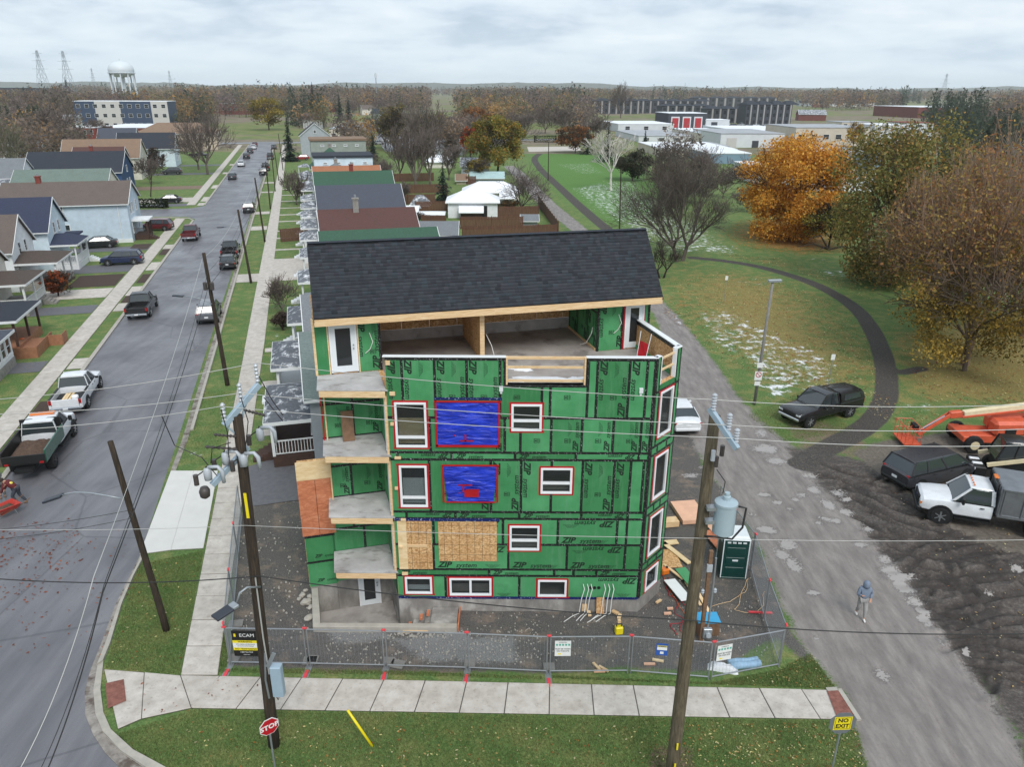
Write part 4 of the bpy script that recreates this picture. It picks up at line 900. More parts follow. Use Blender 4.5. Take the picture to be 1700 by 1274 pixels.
fl = thing('flag_stand','small red flag on two white poles standing on the rooftop terrace','flag',(5.0,28.6,FL[3]))
m = MB(); m.tube([(0,0,0),(.12,.05,1.25)],.018,5); m.build('pole','vinyl',fl); m = MB(); m.tube([(.3,-.25,0),(.5,-.2,1.2)],.018,5); m.build('pole','vinyl',fl)
m = MB(); m.add([(.02,0,.25),(.33,-.2,.2),(.43,-.21,.75),(.2,-.1,.86),(.075,.03,.85)],[(0,1,2,3,4)]); m.build('cloth','red_tape',fl); m = MB(); m.box((.1,0,.02),(.7,.06,.03)); m.box((.2,-.1,.02),(.06,.5,.03)); m.build('foot','black_plastic',fl)
E0 = Vector((-7.2,26.24,12.2)); ED = Vector(((6.1+7.2),(29.76-26.24),0)); RL = ED.length; ED.normalize(); UPR = Vector((-ED.y,ED.x,0)); RUN,RISE = 2.05,2.38
SL = math.hypot(RUN,RISE); SV = (UPR*RUN+Vector((0,0,RISE)))/SL; NV = ED.cross(SV).normalized()
rf = MB(); r0 = E0; r1 = E0+ED*RL; k0 = r0+SV*SL; k1 = r1+SV*SL; b0 = r0+UPR*(2*RUN); b1 = r1+UPR*(2*RUN)
th = NV*.16; nb = (k1-b1).cross(b0-b1).normalized()*-.16
rf.slab(r0-NV*.012,r1-NV*.012,k1-NV*.012,k0-NV*.012,.15); roof = wb(rf,'roof','black_plastic')
m = MB(); m.slab(b1,b0,k0,k1,.15); m.build('rear_slope','shingle_plain' if 'shingle_plain' in MATS else 'black_plastic',roof)
def shingles():
    rng = np.random.default_rng(11); vs = []; cs = []; n = 22; ex = SL/n; base = np.array(C(62,65,71));
    for j in range(n):
        x = -rng.uniform(0,.25); y0 = j*ex-.01; y1 = (j+1)*ex+.05
        while x < RL:
            w = rng.choice([.12,.15,.18,.22,.26]); a,b_ = max(x,0),min(x+w,RL); x += w
            if b_-a < .02: continue
            t = .012+(.012 if rng.random() < .5 else 0)+rng.uniform(0,.002); sag = 0
            for (s,y,h) in ((a,y0,0),(b_,y0,0),(b_,y0,t+.006),(a,y0,t+.006),(b_,y1,.004),(a,y1,.004)):
                p = E0+ED*s+SV*y+NV*h; vs.append((p.x,p.y,p.z))
            k = rng.normal(1,.15); tint = rng.choice(3,p=[.6,.25,.15]); col = base*np.clip(k,.45,1.8)*np.array([(1,1,1),(.92,1.06,1.06),(1.08,.98,1.02)][tint]); cs += [col]*6
    nsh = len(vs)//6; f = np.array([[0,1,2,3],[3,2,4,5]]); faces = (f[None]+np.arange(nsh)[:,None,None]*6).reshape(-1,4)
    o = npmesh('shingles',np.array(vs),faces,'shingle',roof,np.array(cs)); stuff(o)
    m = MB(); x = 0
    while x < RL: m.bar(k0+ED*x+NV*.01,k0+ED*min(x+.29,RL)+NV*.02,.3,.015,up=(0,0,1)); x += .28
    m.build('ridge_cap','ridge_shingle',roof)
simple('ridge_shingle',C(46,52,62),.9,var=.25,scale=4)
shingles()
m = MB(); m.bar(r0-NV*.02-Vector((0,0,.16))-UPR*.015,r1-NV*.02-Vector((0,0,.16))-UPR*.015,.04,.26); m.build('fascia_board','lumber',roof)
for a,b_,c_ in ((r0,k0,b0),(r1,k1,b1)):
    m = MB();
    for p,q in ((a,b_),(c_,b_)): m.bar(p-Vector((0,0,.16)),q-Vector((0,0,.16)),.03,.2)
    m.build('rake_board','black_plastic',roof)
    m = MB(); i = -1 if a is r1 else 1; d = ED*(.25*i); m.add([a+d-Vector((0,0,.18)),c_+d-Vector((0,0,.18)),b_+d-Vector((0,0,.25))],[(0,1,2)]); m.build('gable_wall','sheathing',roof)
m = MB(); m.slab(r0+UPR*.02-Vector((0,0,.2)),r1+UPR*.02-Vector((0,0,.2)),r1+UPR*.6-Vector((0,0,.2)),r0+UPR*.6-Vector((0,0,.2)),.012); m.build('soffit','osb',roof)
# ---------------------------------------------------------------- vehicles
simple('tyre',C(28,28,29),.85,var=.2,scale=8); simple('rim',C(170,173,176),.3,.7,var=.1); simple('dark_rim',C(60,61,63),.4,.5,var=.1)
simple('trim_black',C(22,23,24),.55,var=.1); simple('chrome',C(200,204,208),.18,.9,var=.05); simple('plate',C(226,228,230),.5,var=.03)
simple('soil',C(84,66,54),.95,var=.35,scale=9,bmp=.8,bscale=14)
m,nt,N,L,b = base_mat('tail_lamp',.2,0,.5); b.inputs['Base Color'].default_value = (.35,.012,.014,1)
m,nt,N,L,b = base_mat('head_lamp',.12,0,.5); b.inputs['Base Color'].default_value = (.62,.65,.68,1)
m,nt,N,L,b = base_mat('amber_lamp',.2,0,.5); b.inputs['Base Color'].default_value = (.7,.18,.02,1)
m,nt,N,L,b = base_mat('car_glass',.03,0,.6); b.inputs['Base Color'].default_value = (.03,.04,.045,1); b.inputs['IOR'].default_value = 1.7
def paint(name,col,rough=.28,metal=.0):
    m,nt,N,L,b = base_mat(name,rough,metal,.5); P = geopos(N)
    b.inputs['Coat Weight'].default_value = .6; b.inputs['Coat Roughness'].default_value = .08
    lo = tuple(c*.82 for c in col); L.new(ramp(N,L,noise(N,L,2.5,5,.65,P),[(.35,col),(.75,lo)]),b.inputs['Base Color'])
    L.new(mrange(N,L,noise(N,L,6,5,.7,P),.3,.7,rough*.8,rough*1.7),b.inputs['Roughness'])
for nm,c in (('paint_black',C(24,25,28)),('paint_white',C(226,229,232)),('paint_grey',C(96,100,106)),('paint_charcoal',C(52,53,58)),('paint_navy',C(34,46,78)),('paint_maroon',C(92,24,30)),('paint_red',C(150,30,34)),('paint_silver',C(158,162,166)),('paint_green',C(38,92,70)),('paint_blue',C(50,74,120))): paint(nm,c)
def loft(sections,close=True):
    m = MB(); n = len(sections[0]); vs = [p for s in sections for p in s]; fs = []
    for i in range(len(sections)-1):
        for k in range(n-1): a = i*n+k; fs.append((a,a+1,a+1+n,a+n))
    fs.append(tuple(range(n-1,-1,-1))); fs.append(tuple((len(sections)-1)*n+k for k in range(n))); m.add(vs,fs); return m
def fixn(o,ang=35):
    bm = bmesh.new(); bm.from_mesh(o.data); bmesh.ops.recalc_face_normals(bm,faces=bm.faces); bm.to_mesh(o.data); bm.free()
    o.data.polygons.foreach_set('use_smooth',[True]*len(o.data.polygons)); o.data.set_sharp_from_angle(angle=R(ang)); return o
def body_sec(y,w,zb,zt,crown=.03):
    h = zt-zb
    half = [(w*.90,zb),(w*.985,zb+h*.12),(w,zb+h*.45),(w*.985,zb+h*.72),(w*.945,zt-.05),(w*.86,zt-.005),(w*.45,zt+crown)]
    return [(x,y,z) for x,z in half]+[(0,y,zt+crown*1.25)]+[(-x,y,z) for x,z in half[::-1]]
def wheel(root,x,y,r,w,rim='rim'):
    s = 1 if x > 0 else -1; Mx = Matrix.Translation((x,y,r)) @ Matrix.Rotation(R(90),4,'Y'); n = 18
    m = MB(); m.lathe((0,0,0),[(r*.62,-w/2),(r*.93,-w/2),(r,-w*.3),(r,w*.3),(r*.93,w/2),(r*.62,w/2)],n,Mx); wl = m.build('wheel','tyre',root,True); fixn(wl,50)
    m = MB(); m.lathe((0,0,0),[(r*.60,-w*.40),(r*.64,-w*.46),(r*.64,w*.46),(r*.60,w*.40)],n,Mx)
    for k in range(6):
        t = k*math.pi/3; m.bar(Mx @ Vector((math.cos(t)*.06,math.sin(t)*.06,s*w*.5)),Mx @ Vector((math.cos(t)*r*.6,math.sin(t)*r*.6,s*w*.5)),.07,.04)
    m.cyl((0,0,s*w*.44),.09,s*w*.14,10,M=Mx); m.cyl((0,0,s*w*.455-.01),r*.6,.02,16,M=Mx); m.build('rim',rim,wl)
def cabin(root,y0,y1,ry0,ry1,w,rw,zb,zr,col,pillars,glass='car_glass',crown=.05):
    def ring(a,b_,ww,z,k): return [(-ww,a,z),(ww,a,z),(ww*1.0,a+(b_-a)*.5,z+k),(ww,b_,z),(-ww,b_,z),(-ww*1.0,a+(b_-a)*.5,z+k)]
    lo = [(-w,y0,zb),(w,y0,zb),(w,y1,zb),(-w,y1,zb)]; hi = [(-rw,ry0,zr),(rw,ry0,zr),(rw,ry1,zr),(-rw,ry1,zr)]
    m = MB(); m.add(lo+hi,[(0,1,5,4),(1,2,6,5),(2,3,7,6),(3,0,4,7),(4,5,6,7)]); m.build('windows',glass,root)
    m = MB(); n = 5; k = []
    for i in range(n):
        t = i/(n-1); y = ry0+(ry1-ry0)*t; e = .03 if i in (0,n-1) else 0; zz = zr+.012+crown*math.sin(math.pi*t)*.6
        k.append([(rw+.012-e,y,zr-.03),(rw*.93,y,zz+.012),(rw*.5,y,zz+crown*.7),(0,y,zz+crown*.85),(-rw*.5,y,zz+crown*.7),(-rw*.93,y,zz+.012),(-rw-.012+e,y,zr-.03)])
    k[0] = [(x*1.0,y-.03,z-.02) for x,y,z in k[0]]; k[-1] = [(x,y+.03,z-.02) for x,y,z in k[-1]]
    fixn(loft(k).build('roof',col,root),40)
    def side(t,s):
        return Vector((s*(w+.008),y0+(y1-y0)*t,zb)),Vector((s*(rw+.008),ry0+(ry1-ry0)*t,zr))
    for s in (1,-1):
        for t,wd in pillars:
            a,b_ = side(t,s); m = MB(); m.bar(a,b_,wd,.035,up=(s,0,0)); m.build('pillar',col,root)
        m = MB(); m.bar((s*(w+.01),y0,zb+.01),(s*(w+.01),y1,zb+.01),.03,.05); m.build('belt_trim','trim_black',root)
def vehicle(name,label,cat,kind,col,loc=(0,0,0),rz=0.0,group=None):
    root = thing(name,label,cat,loc,rz,group)
    K = dict(sedan=(4.6,.91,1.44,.33),suv=(4.65,.93,1.70,.37),van=(5.1,.99,1.76,.36),pickup=(5.8,1.0,1.92,.41),hatch=(4.3,.89,1.5,.33))[kind]
    Lg,w,ht,wr = K; h = Lg/2; zb = .26 if kind != 'pickup' else .46; gc = zb+.02
    if kind == 'sedan':
        zs = [(-h,.78,.5,.86),(-h+.12,.86,.34,.98),(-h+.5,.90,.26,1.02),(-h+1.0,.91,.24,1.0),(-.4,.91,.23,.94),(.8,.91,.23,.93),(1.25,.91,.24,.93),(h-.6,.89,.26,.84),(h-.2,.84,.32,.74),(h,.74,.44,.66)]
        cab = (-h+.55,1.3,-h+1.25,.35,.86,.62,.93,1.42); pil = [(0,.12),(.42,.07),(1,.08)]
    elif kind == 'hatch':
        zs = [(-h,.8,.45,.9),(-h+.15,.87,.32,1.0),(-h+.6,.89,.26,1.0),(0,.89,.24,.96),(1.0,.89,.24,.96),(h-.5,.87,.27,.86),(h-.15,.82,.34,.74),(h,.72,.45,.66)]
        cab = (-h+.2,1.2,-h+.65,.35,.85,.64,.95,1.47); pil = [(0,.14),(.32,.08),(.62,.06),(1,.08)]
    elif kind == 'suv':
        zs = [(-h,.84,.5,.98),(-h+.1,.9,.38,1.08),(-h+.5,.93,.32,1.08),(-.3,.93,.30,1.05),(1.0,.93,.30,1.05),(1.3,.93,.30,1.05),(h-.5,.91,.34,.97),(h-.15,.87,.40,.86),(h,.78,.52,.76)]
        cab = (-h+.12,1.35,-h+.5,.6,.88,.68,1.06,1.66); pil = [(0,.12),(.26,.10),(.60,.07),(1,.08)]
    elif kind == 'van':
        zs = [(-h,.9,.48,.98),(-h+.1,.96,.36,1.08),(-h+.6,.99,.30,1.08),(0,.99,.27,1.04),(1.4,.99,.27,1.02),(1.8,.98,.28,1.0),(h-.4,.95,.32,.90),(h-.1,.88,.40,.78),(h,.78,.5,.7)]
        cab = (-h+.10,1.95,-h+.42,.95,.93,.76,1.06,1.74); pil = [(0,.12),(.28,.09),(.60,.08),(1,.08)]
    else:
        zs = [(-.62,1.0,.5,1.18),(0,1.0,.48,1.18),(1.1,1.0,.48,1.17),(1.35,1.0,.48,1.16),(h-.55,.98,.50,1.10),(h-.12,.95,.52,1.06),(h,.88,.56,.98)]
        cab = (-.60,1.32,-.45,.55,.90,.74,1.16,1.88); pil = [(0,.12),(.42,.08),(1,.09)]
    fixn(loft([body_sec(y,ww,a,b_) for y,ww,a,b_ in zs]).build('body',col,root),32)
    cabin(root,cab[0],cab[1],cab[2],cab[3],cab[4],cab[5],cab[6],cab[7],col,pil)
    wb_f,wb_r = h-.88,-h+(.9 if kind != 'pickup' else 1.25)
    for y in (wb_f,wb_r):
        for s in (1,-1):
            m = MB(); Mx = Matrix.Translation((s*(w-.10),y,wr+.02)) @ Matrix.Rotation(R(90),4,'Y'); m.cyl((0,0,-.06 if s > 0 else -.11),wr*1.22,.17,20,M=Mx); m.build('wheel_arch','trim_black',root)
            wheel(root,s*(w-.09),y,wr,.23,'rim' if kind != 'van' else 'rim')
    if kind == 'pickup':
        y0,y1 = -h,-.66
        m = MB(); m.box((0,(y0+y1)/2,.80),(1.62,y1-y0,.06)); m.build('bed_floor','trim_black',root)
        for s in (1,-1):
            m = MB(); m.box((s*.90,(y0+y1)/2,.84),(.18,y1-y0,.66)); m.build('bed_side',col,root,bevel=.03)
            m = MB(); m.box((s*.90,(y0+y1)/2,1.185),(.15,y1-y0,.03)); m.build('bed_rail','trim_black',root)
            m = MB(); m.box((s*.88,y0+.0,1.0),(.16,.07,.30)); m.build('tail_light','tail_lamp',root)
        m = MB(); m.box((0,y0+.03,.87),(1.6,.07,.58)); m.build('tailgate',col,root,bevel=.02); m = MB(); m.box((0,y1-.02,.95),(1.62,.05,.45)); m.build('bed_front',col,root)
        m = MB(); m.box((0,y0-.08,.56),(1.8,.2,.18)); m.build('rear_bumper','chrome',root,bevel=.03); m = MB(); m.box((0,y0-.19,.58),(.3,.02,.12)); m.build('plate','plate',root)
        zf = .78
    else:
        for s in (1,-1):
            m = MB(); m.box((s*(w*.78),-h+.09,zs[1][3]-.16),(.34 if kind != 'van' else .22,.12,.16 if kind == 'sedan' else .3)); m.build('tail_light','tail_lamp',root,bevel=.02)
        m = MB(); m.box((0,-h+.02,.46),(w*1.7,.12,.2)); m.build('rear_bumper','trim_black' if kind in ('suv','van') else col,root,bevel=.04)
        m = MB(); m.box((0,-h-.005,.72),(.32,.03,.13)); m.build('plate','plate',root); zf = .66
    fy = h; fz = zs[-1][3]
    for s in (1,-1):
        m = MB(); m.box((s*(w*.70),fy-.07,fz-.09),(.36,.16,.15)); m.build('headlight','head_lamp',root,bevel=.03)
        m = MB(); m.box((s*(w+.09),cab[1]-.35,cab[6]+.06),(.2,.1,.15)); m.build('mirror',col if kind != 'pickup' else 'trim_black',root,bevel=.03)
        for t in ((.46,.74) if kind != 'pickup' else (.52,.8)):
            m = MB(); yy = cab[0]+(cab[1]-cab[0])*t-.3; m.box((s*(w+.005),yy,cab[6]-.14),(.03,.15,.03)); m.build('door_handle','trim_black' if col != 'paint_black' else 'chrome',root)
    m = MB(); m.box((0,fy-.02,fz-.16),(w*.95,.1,.22 if kind != 'pickup' else .3)); m.build('grille','trim_black',root,bevel=.02)
    m = MB(); m.box((0,fy+.0,zf-.28 if kind != 'pickup' else .6),(w*1.66,.16,.18)); m.build('front_bumper','chrome' if kind == 'pickup' and col != 'paint_white' else 'trim_black',root,bevel=.04)
    return root
def heading(a,b_): d = Vector(b_)-Vector(a); return math.atan2(-d.x,d.y)
AWAY = SA; TOWARD = SA+math.pi
def street_car(name,label,cat,kind,col,u,v,rz=AWAY,group='cars parked along the street'): return vehicle(name,label,cat,kind,col,S(u,v,.01),rz,group)
VP = [('pickup_truck','black pickup truck with open bed parked on the left of the street','pickup truck','pickup','paint_black','r',(228,533),AWAY),
      ('suv','grey hatchback SUV parked at the right kerb beside the transformer pole','car','suv','paint_grey','r',(344,541),AWAY),
      ('sedan','black sedan parked on the right just behind a black pickup','car','sedan','paint_black','r',(378,450),AWAY),
      ('pickup_truck','black pickup parked on the right in front of the black sedan','pickup truck','pickup','paint_black','r',(381,432),AWAY),
      ('pickup_truck','maroon pickup with white load in its bed by the side street','pickup truck','pickup','paint_maroon','r',(314,402),AWAY),
      ('suv','dark grey car alone on the right kerb past the side street','car','suv','paint_charcoal','r',(413,355),AWAY)]
for nm,lb_,ct,kd,cl,_,px,rz in VP:
    u,v = GS(*px); Lg = dict(sedan=4.6,suv=4.65,pickup=5.8)[kd]; street_car(nm,lb_,ct,kd,cl,u,v+Lg/2+.1,rz)
farcars = [(385,299,'sedan','paint_charcoal','dark sedan on the left of the street by the red dirt driveway'),(400,277,'sedan','paint_white','white sedan driving in the middle distance of the street'),(409,264,'suv','paint_black','black car first of the row beyond the white sedan'),
           (415,254.5,'suv','paint_charcoal','dark car second of the row beyond the white sedan'),(421,248,'hatch','paint_white','small white car third of the row beyond the white sedan'),(423,243,'sedan','paint_maroon','dark red car farthest of the row near the cross street'),
           (437,292,'suv','paint_black','black SUV on the right kerb under the thin poles'),(441,284,'pickup','paint_black','black pickup ahead of the black SUV on the right kerb'),(449,265,'pickup','paint_charcoal','charcoal pickup on the right kerb before the tall spruce'),(455,248,'suv','paint_grey','grey SUV on the right kerb farthest up the street')]
for px,py,kd,cl,lb_ in farcars:
    u,v = GS(px,py); street_car('parked_car',lb_,'car',kd,cl,u,v+2.3)
for px,py,kd,cl,lb_,rz in ((199,441,'suv','paint_navy','navy blue SUV standing in the driveway of the navy roofed house',SA+R(90)),(160,413,'sedan','paint_black','black car beside the light blue house wall',SA+R(95)),(257,384,'suv','paint_maroon','dark red car behind the porch steps of the light blue house',SA+R(80)),
                                (278,338,'sedan','paint_black','black sedan behind the clipped hedge on the left',SA+R(90)),(284,290,'suv','paint_charcoal','dark SUV in the gravel drive beside the bare maple',SA+R(90)),(330,262,'pickup','paint_black','black pickup in front of the tan house',SA+R(-90)),
                                (500,266,'hatch','paint_red','small red car behind the tall spruce',SA+R(90))):
    p = G(px,py); vehicle('parked_car',lb_,'car',kd,cl,(p.x,p.y+.8,.02),rz,'cars in driveways')
u,v = GS(108,693); wp = street_car('pickup_truck','white pickup truck with boards in its bed ahead of the dump truck','pickup truck','pickup','paint_white',u+.15,v+3.0,AWAY)
for x,y,z,sx,sy,pos_ in ((-.3,-1.9,.88,.15,1.8,'left'),(-.12,-1.8,.89,.14,1.9,'middle'),(.08,-1.85,.88,.14,1.8,'right')):
    m = MB(); m.box((x,y,z+.02),(sx,sy,.05)); o = m.build('plank','pale_ply',None); o.matrix_world = Matrix.Translation(wp.location) @ Matrix.Rotation(AWAY,4,'Z'); tag(o,'%s one of three pale planks in the white pickup bed' % pos_,'plank','planks in the white pickup')
m = MB(); m.lathe((.45,-2.2,.83),[(.18,0),(.22,.2),(.2,.32),(.06,.36)],10); o = m.build('sack','vinyl',None,True); o.matrix_world = Matrix.Translation(wp.location) @ Matrix.Rotation(AWAY,4,'Z'); tag(o,'white sack in the bed of the white pickup','sack')
def big_cab(root,y1,col='paint_white',extended=False):
    cl = 2.0 if extended else 1.55; yb = y1-1.55-cl
    zs = [(yb,1.0,.62,1.36),(yb+.6,1.0,.6,1.36),(y1-1.5,1.0,.6,1.34),(y1-.6,.98,.62,1.28),(y1-.12,.95,.64,1.22),(y1,.88,.7,1.12)]
    fixn(loft([body_sec(y,w,a,b_) for y,w,a,b_ in zs]).build('body',col,root),32)
    cabin(root,yb+.02,y1-1.35,yb+.1,y1-2.05,.92,.78,1.34,2.08,col,[(0,.12),(.45,.08),(1,.1)] if extended else [(0,.16),(1,.1)])
    for s in (1,-1):
        m = MB(); m.cyl((0,0,-.05 if s > 0 else -.11),.56,.16,22,M=Matrix.Translation((s*.92,y1-.95,.48)) @ Matrix.Rotation(R(90),4,'Y')); m.build('wheel_arch','trim_black',root); wheel(root,s*.93,y1-.95,.45,.26)
        m = MB(); m.box((s*.72,y1-.05,.98),(.34,.14,.2)); m.build('headlight','head_lamp',root,bevel=.03); m = MB(); m.box((s*.88,y1-.05,.98),(.06,.13,.12)); m.build('marker','amber_lamp',root)
        m = MB(); m.box((s*1.16,y1-1.75,1.5),(.2,.12,.32)); m.build('mirror','trim_black',root,bevel=.03); m = MB(); m.box((s*1.02,yb+cl*.3,1.2),(.03,.18,.04)); m.build('door_handle','trim_black',root)
        m = MB(); m.box((s*.9,yb+cl*.5,.48),(.26,cl,.08)); m.build('running_board','trim_black',root)
    m = MB(); m.box((0,y1-.0,.98),(1.15,.1,.36)); m.build('grille','trim_black',root,bevel=.03); m = MB(); m.box((0,y1+.06,1.0),(.26,.02,.11)); m.build('badge','paint_blue',root,bevel=.03)
    m = MB(); m.box((0,y1+.02,.64),(1.9,.22,.24)); m.build('front_bumper','trim_black',root,bevel=.04)
    for k in range(5): m = MB(); m.box((-.5+.25*k,y1-2.2,2.18),(.1,.06,.04)); m.build('roof_marker','amber_lamp',root)
    return yb
rw = Vector(G(98,778)); fwv = Vector(G(127,722));
dt = thing('dump_truck','white cab dump truck with green sided bed full of soil and a pallet','truck',S(-15.75,45.2,.01),AWAY)
yb = big_cab(dt,3.35,extended=True)
m = MB(); m.box((0,-1.4,.66),(.9,4.4,.2)); m.build('chassis','trim_black',dt); m = MB(); m.box((0,-1.45,.92),(2.1,3.5,.1)); m.build('bed_floor','trim_black',dt)
for s,c in ((1,'paint_green'),(-1,'trim_black')):
    m = MB(); m.box((s*1.05,-1.45,1.3),(.08,3.5,.72)); m.build('bed_side',c,dt,bevel=.01)
    wheel(dt,s*.88,-2.0,.45,.42,'dark_rim'); m = MB(); m.box((s*.85,-3.28,1.0),(.2,.05,.1)); m.build('tail_light','tail_lamp',dt)
m = MB(); m.box((0,-3.2,1.2),(2.1,.08,.5)); m.build('tailgate','trim_black',dt,bevel=.01); m = MB(); m.box((0,.3,1.55),(2.1,.08,1.2)); m.build('headboard','trim_black',dt)
m = MB(); m.box((0,.9,2.2),(1.3,.35,.07)); m.build('light_bar','amber_lamp',dt,bevel=.02)
def heap(name,lab,cat,M,lx,ly,h,mat,seed,parent=None,n=18):
    r = random.Random(seed); vs = [];
    for j in range(n+1):
        for i in range(n+1):
            s,t = i/n*2-1,j/n*2-1; e = max(0,1-max(abs(s),abs(t))**2.2); vs.append((s*lx,t*ly,h*(e**.7)*(.75+.5*r.random())))
    m = MB(); m.add(vs,[(j*(n+1)+i,j*(n+1)+i+1,(j+1)*(n+1)+i+1,(j+1)*(n+1)+i) for j in range(n) for i in range(n)],M); o = m.build(name,mat,parent,True); return tag(o,lab,cat) if lab else o
DM = Matrix.Translation(dt.location) @ Matrix.Rotation(AWAY,4,'Z')
heap('soil_heap','heap of brown soil and roots in the dump truck bed','soil',DM @ Matrix.Translation((0,-1.75,.97)),1.0,1.4,.42,'soil',4)
def pallet(name,lab,M,group=None,mat='pale_ply'):
    p = thing(name,lab,'pallet',(0,0,0),0,group); p.matrix_world = M
    for k in range(7): m = MB(); m.box((0,-.5+k/6,.06),(1.2,.09,.02)); m.build('deck_board',mat,p)
    for x in (-.55,0,.55): m = MB(); m.box((x,0,0),(.04,1.05,.09)); m.build('stringer',mat,p)
    for k in (-.46,0,.46): m = MB(); m.box((0,k,-.055),(1.2,.1,.02)); m.build('bottom_board',mat,p)
    return p
pallet('pallet','wooden pallet standing against the dump truck headboard',DM @ Matrix.Translation((.12,.12,1.45)) @ Matrix.Rotation(R(83),4,'X'))
p = G(1138,727); vehicle('sedan','white sedan parked beyond the right corner of the building','car','sedan','paint_white',(p.x+.0,p.y+2.45,0),R(4))
p = G(1318,706); q = G(1418,676); hd = heading((q.x,q.y,0),(p.x,p.y,0))
bp = vehicle('pickup_truck','black pickup truck with a bed cap parked on the leaf strewn lawn','pickup truck','pickup','paint_black',G(1360,692),R(118))
m = MB(); y0,y1 = -2.88,-.66; cs = []
for y,w,z in ((y0,.90,1.62),(y0+.12,.92,1.72),(-1.8,.93,1.80),(y1,.92,1.84)): cs.append([(.97,y-(.06 if y == y0 else 0),1.19),(.96,y,1.3),(w*.93,y,z-.08),(w*.72,y,z),(0,y,z+.04),(-w*.72,y,z),(-w*.93,y,z-.08),(-.96,y,1.3),(-.97,y-(.06 if y == y0 else 0),1.19)])
cap = fixn(loft(cs).build('bed_cap','paint_black',bp),35)
for s in (1,-1): m = MB(); m.add([(s*.965,-2.5,1.30),(s*.965,-.95,1.30),(s*.885,-1.0,1.66),(s*.885,-2.4,1.62)],[(0,1,2,3) if s > 0 else (3,2,1,0)]); m.build('cap_window','car_glass',cap)
p = G(1492,797); q = G(1590,812)
vehicle('minivan','charcoal minivan parked on the dirt beside the white work truck','minivan','van','paint_charcoal',G(1538,796),R(-68))
wt = thing('work_truck','white work truck with a bare aluminium box standing in the mud lot','truck',G(1640,868),R(70))
yb = big_cab(wt,3.3)
for k,t in enumerate((.2,.4)): pass
m = MB(); m.box((0,-1.2,.72),(.9,4.6,.22)); m.build('chassis','trim_black',wt)
simple('aluminium',C(150,154,158),.38,.75,var=.16,scale=2.2,detail=7)
for s in (1,-1): m = MB(); m.box((s*1.15,-1.75,1.75),(.06,3.6,1.45)); m.build('box_side','aluminium',wt,bevel=.01); wheel(wt,s*.86,-1.7,.46,.44,'rim')
for s in (1,-1):
    for k in range(5): m = MB(); m.box((s*1.2,-3.4+.83*k,1.75),(.06,.06,1.45)); m.build('box_rib','aluminium',wt)
    m = MB(); m.box((s*1.2,-1.75,1.05),(.05,3.6,.12)); m.build('box_rail','aluminium',wt); m = MB(); m.box((s*1.19,-1.75,2.45),(.08,3.6,.08)); m.build('box_rail','aluminium',wt)
m = MB(); m.box((0,.06,1.75),(2.3,.06,1.45)); m.build('box_front','aluminium',wt); m = MB(); m.box((0,-3.56,1.75),(2.3,.06,1.45)); m.build('box_door','aluminium',wt); m = MB(); m.box((0,-1.75,1.02),(2.3,3.6,.1)); m.build('box_floor','aluminium',wt)
m = MB(); m.slab((-1.2,-3.55,2.5),(1.2,-3.55,2.5),(1.2,.05,2.5),(-1.2,.05,2.5),.03); m.build('box_cover','aluminium',wt)
for s in (-.75,.75): m = MB(); m.box((s,.16,1.55),(.07,.07,1.9)); m.build('rack_post','trim_black',wt)
m = MB(); m.box((0,.16,2.5),(1.6,.07,.07)); m.build('rack_bar','trim_black',wt); m = MB(); m.box((0,.16,2.57),(.4,.2,.08)); m.build('beacon','amber_lamp',wt,bevel=.02)
simple('lift_orange',C(206,92,62),.45,var=.14,scale=3); simple('lift_cream',C(222,208,172),.5,var=.1,scale=3)
bo = G(1640,740); bl = thing('boom_lift','orange articulated boom lift folded down beyond the minivan','boom lift',(0,0,0),0)
bl.location = bo; bx = Vector((1,-.06,0)).normalized(); by = Vector((.06,1,0)).normalized()
def bq(x,y,z): return bx*x+by*y+Vector((0,0,z))
def bpart(f,name,mat,bevel=.03,smooth=False):
    m = MB(); f(m); return m.build(name,mat,bl,smooth,bevel)
bpart(lambda m: m.bar(bq(-1.6,0,.75),bq(2.6,0,.75),1.5,.5),'chassis','lift_orange')
bpart(lambda m: m.bar(bq(-2.1,0,.8),bq(-1.5,0,.8),2.0,.35),'axle','lift_orange')
for x in (-1.5,2.2):
    for y in (-1.1,1.1):
        m = MB(); m.lathe((0,0,0),[(.3,-.18),(.5,-.18),(.54,-.1),(.54,.1),(.5,.18),(.3,.18)],18,Matrix.Translation(bq(x,y,.54)) @ Matrix.Rotation(R(-3.4),4,'Z') @ Matrix.Rotation(R(90),4,'X')); w = m.build('wheel','tyre',bl,True); fixn(w)
        m = MB(); m.cyl((0,0,-.19),.27,.38,14,M=Matrix.Translation(bq(x,y,.54)) @ Matrix.Rotation(R(-3.4),4,'Z') @ Matrix.Rotation(R(90),4,'X')); m.build('rim','lift_cream',w)
bpart(lambda m: m.bar(bq(-.4,-.5,1.45),bq(2.2,-.5,1.55),.9,.95),'engine_cover','lift_orange',.18); bpart(lambda m: m.bar(bq(-.2,.5,1.45),bq(2.4,.5,1.5),.8,.85),'tank_cover','lift_orange',.15)
bpart(lambda m: m.bar(bq(.2,-.98,1.35),bq(.8,-.98,1.35),.03,.4),'vent','trim_black',0); bpart(lambda m: m.bar(bq(1.3,-1.0,1.5),bq(1.65,-1.0,1.5),.03,.35),'access_hatch','trim_black',0)
bpart(lambda m: m.bar(bq(1.8,0,1.9),bq(4.6,0,3.3),.35,.4),'riser_boom','lift_orange',.04); bpart(lambda m: m.bar(bq(2.0,.0,1.6),bq(4.4,.0,2.6),.25,.25),'lift_cylinder','trim_black',.03)
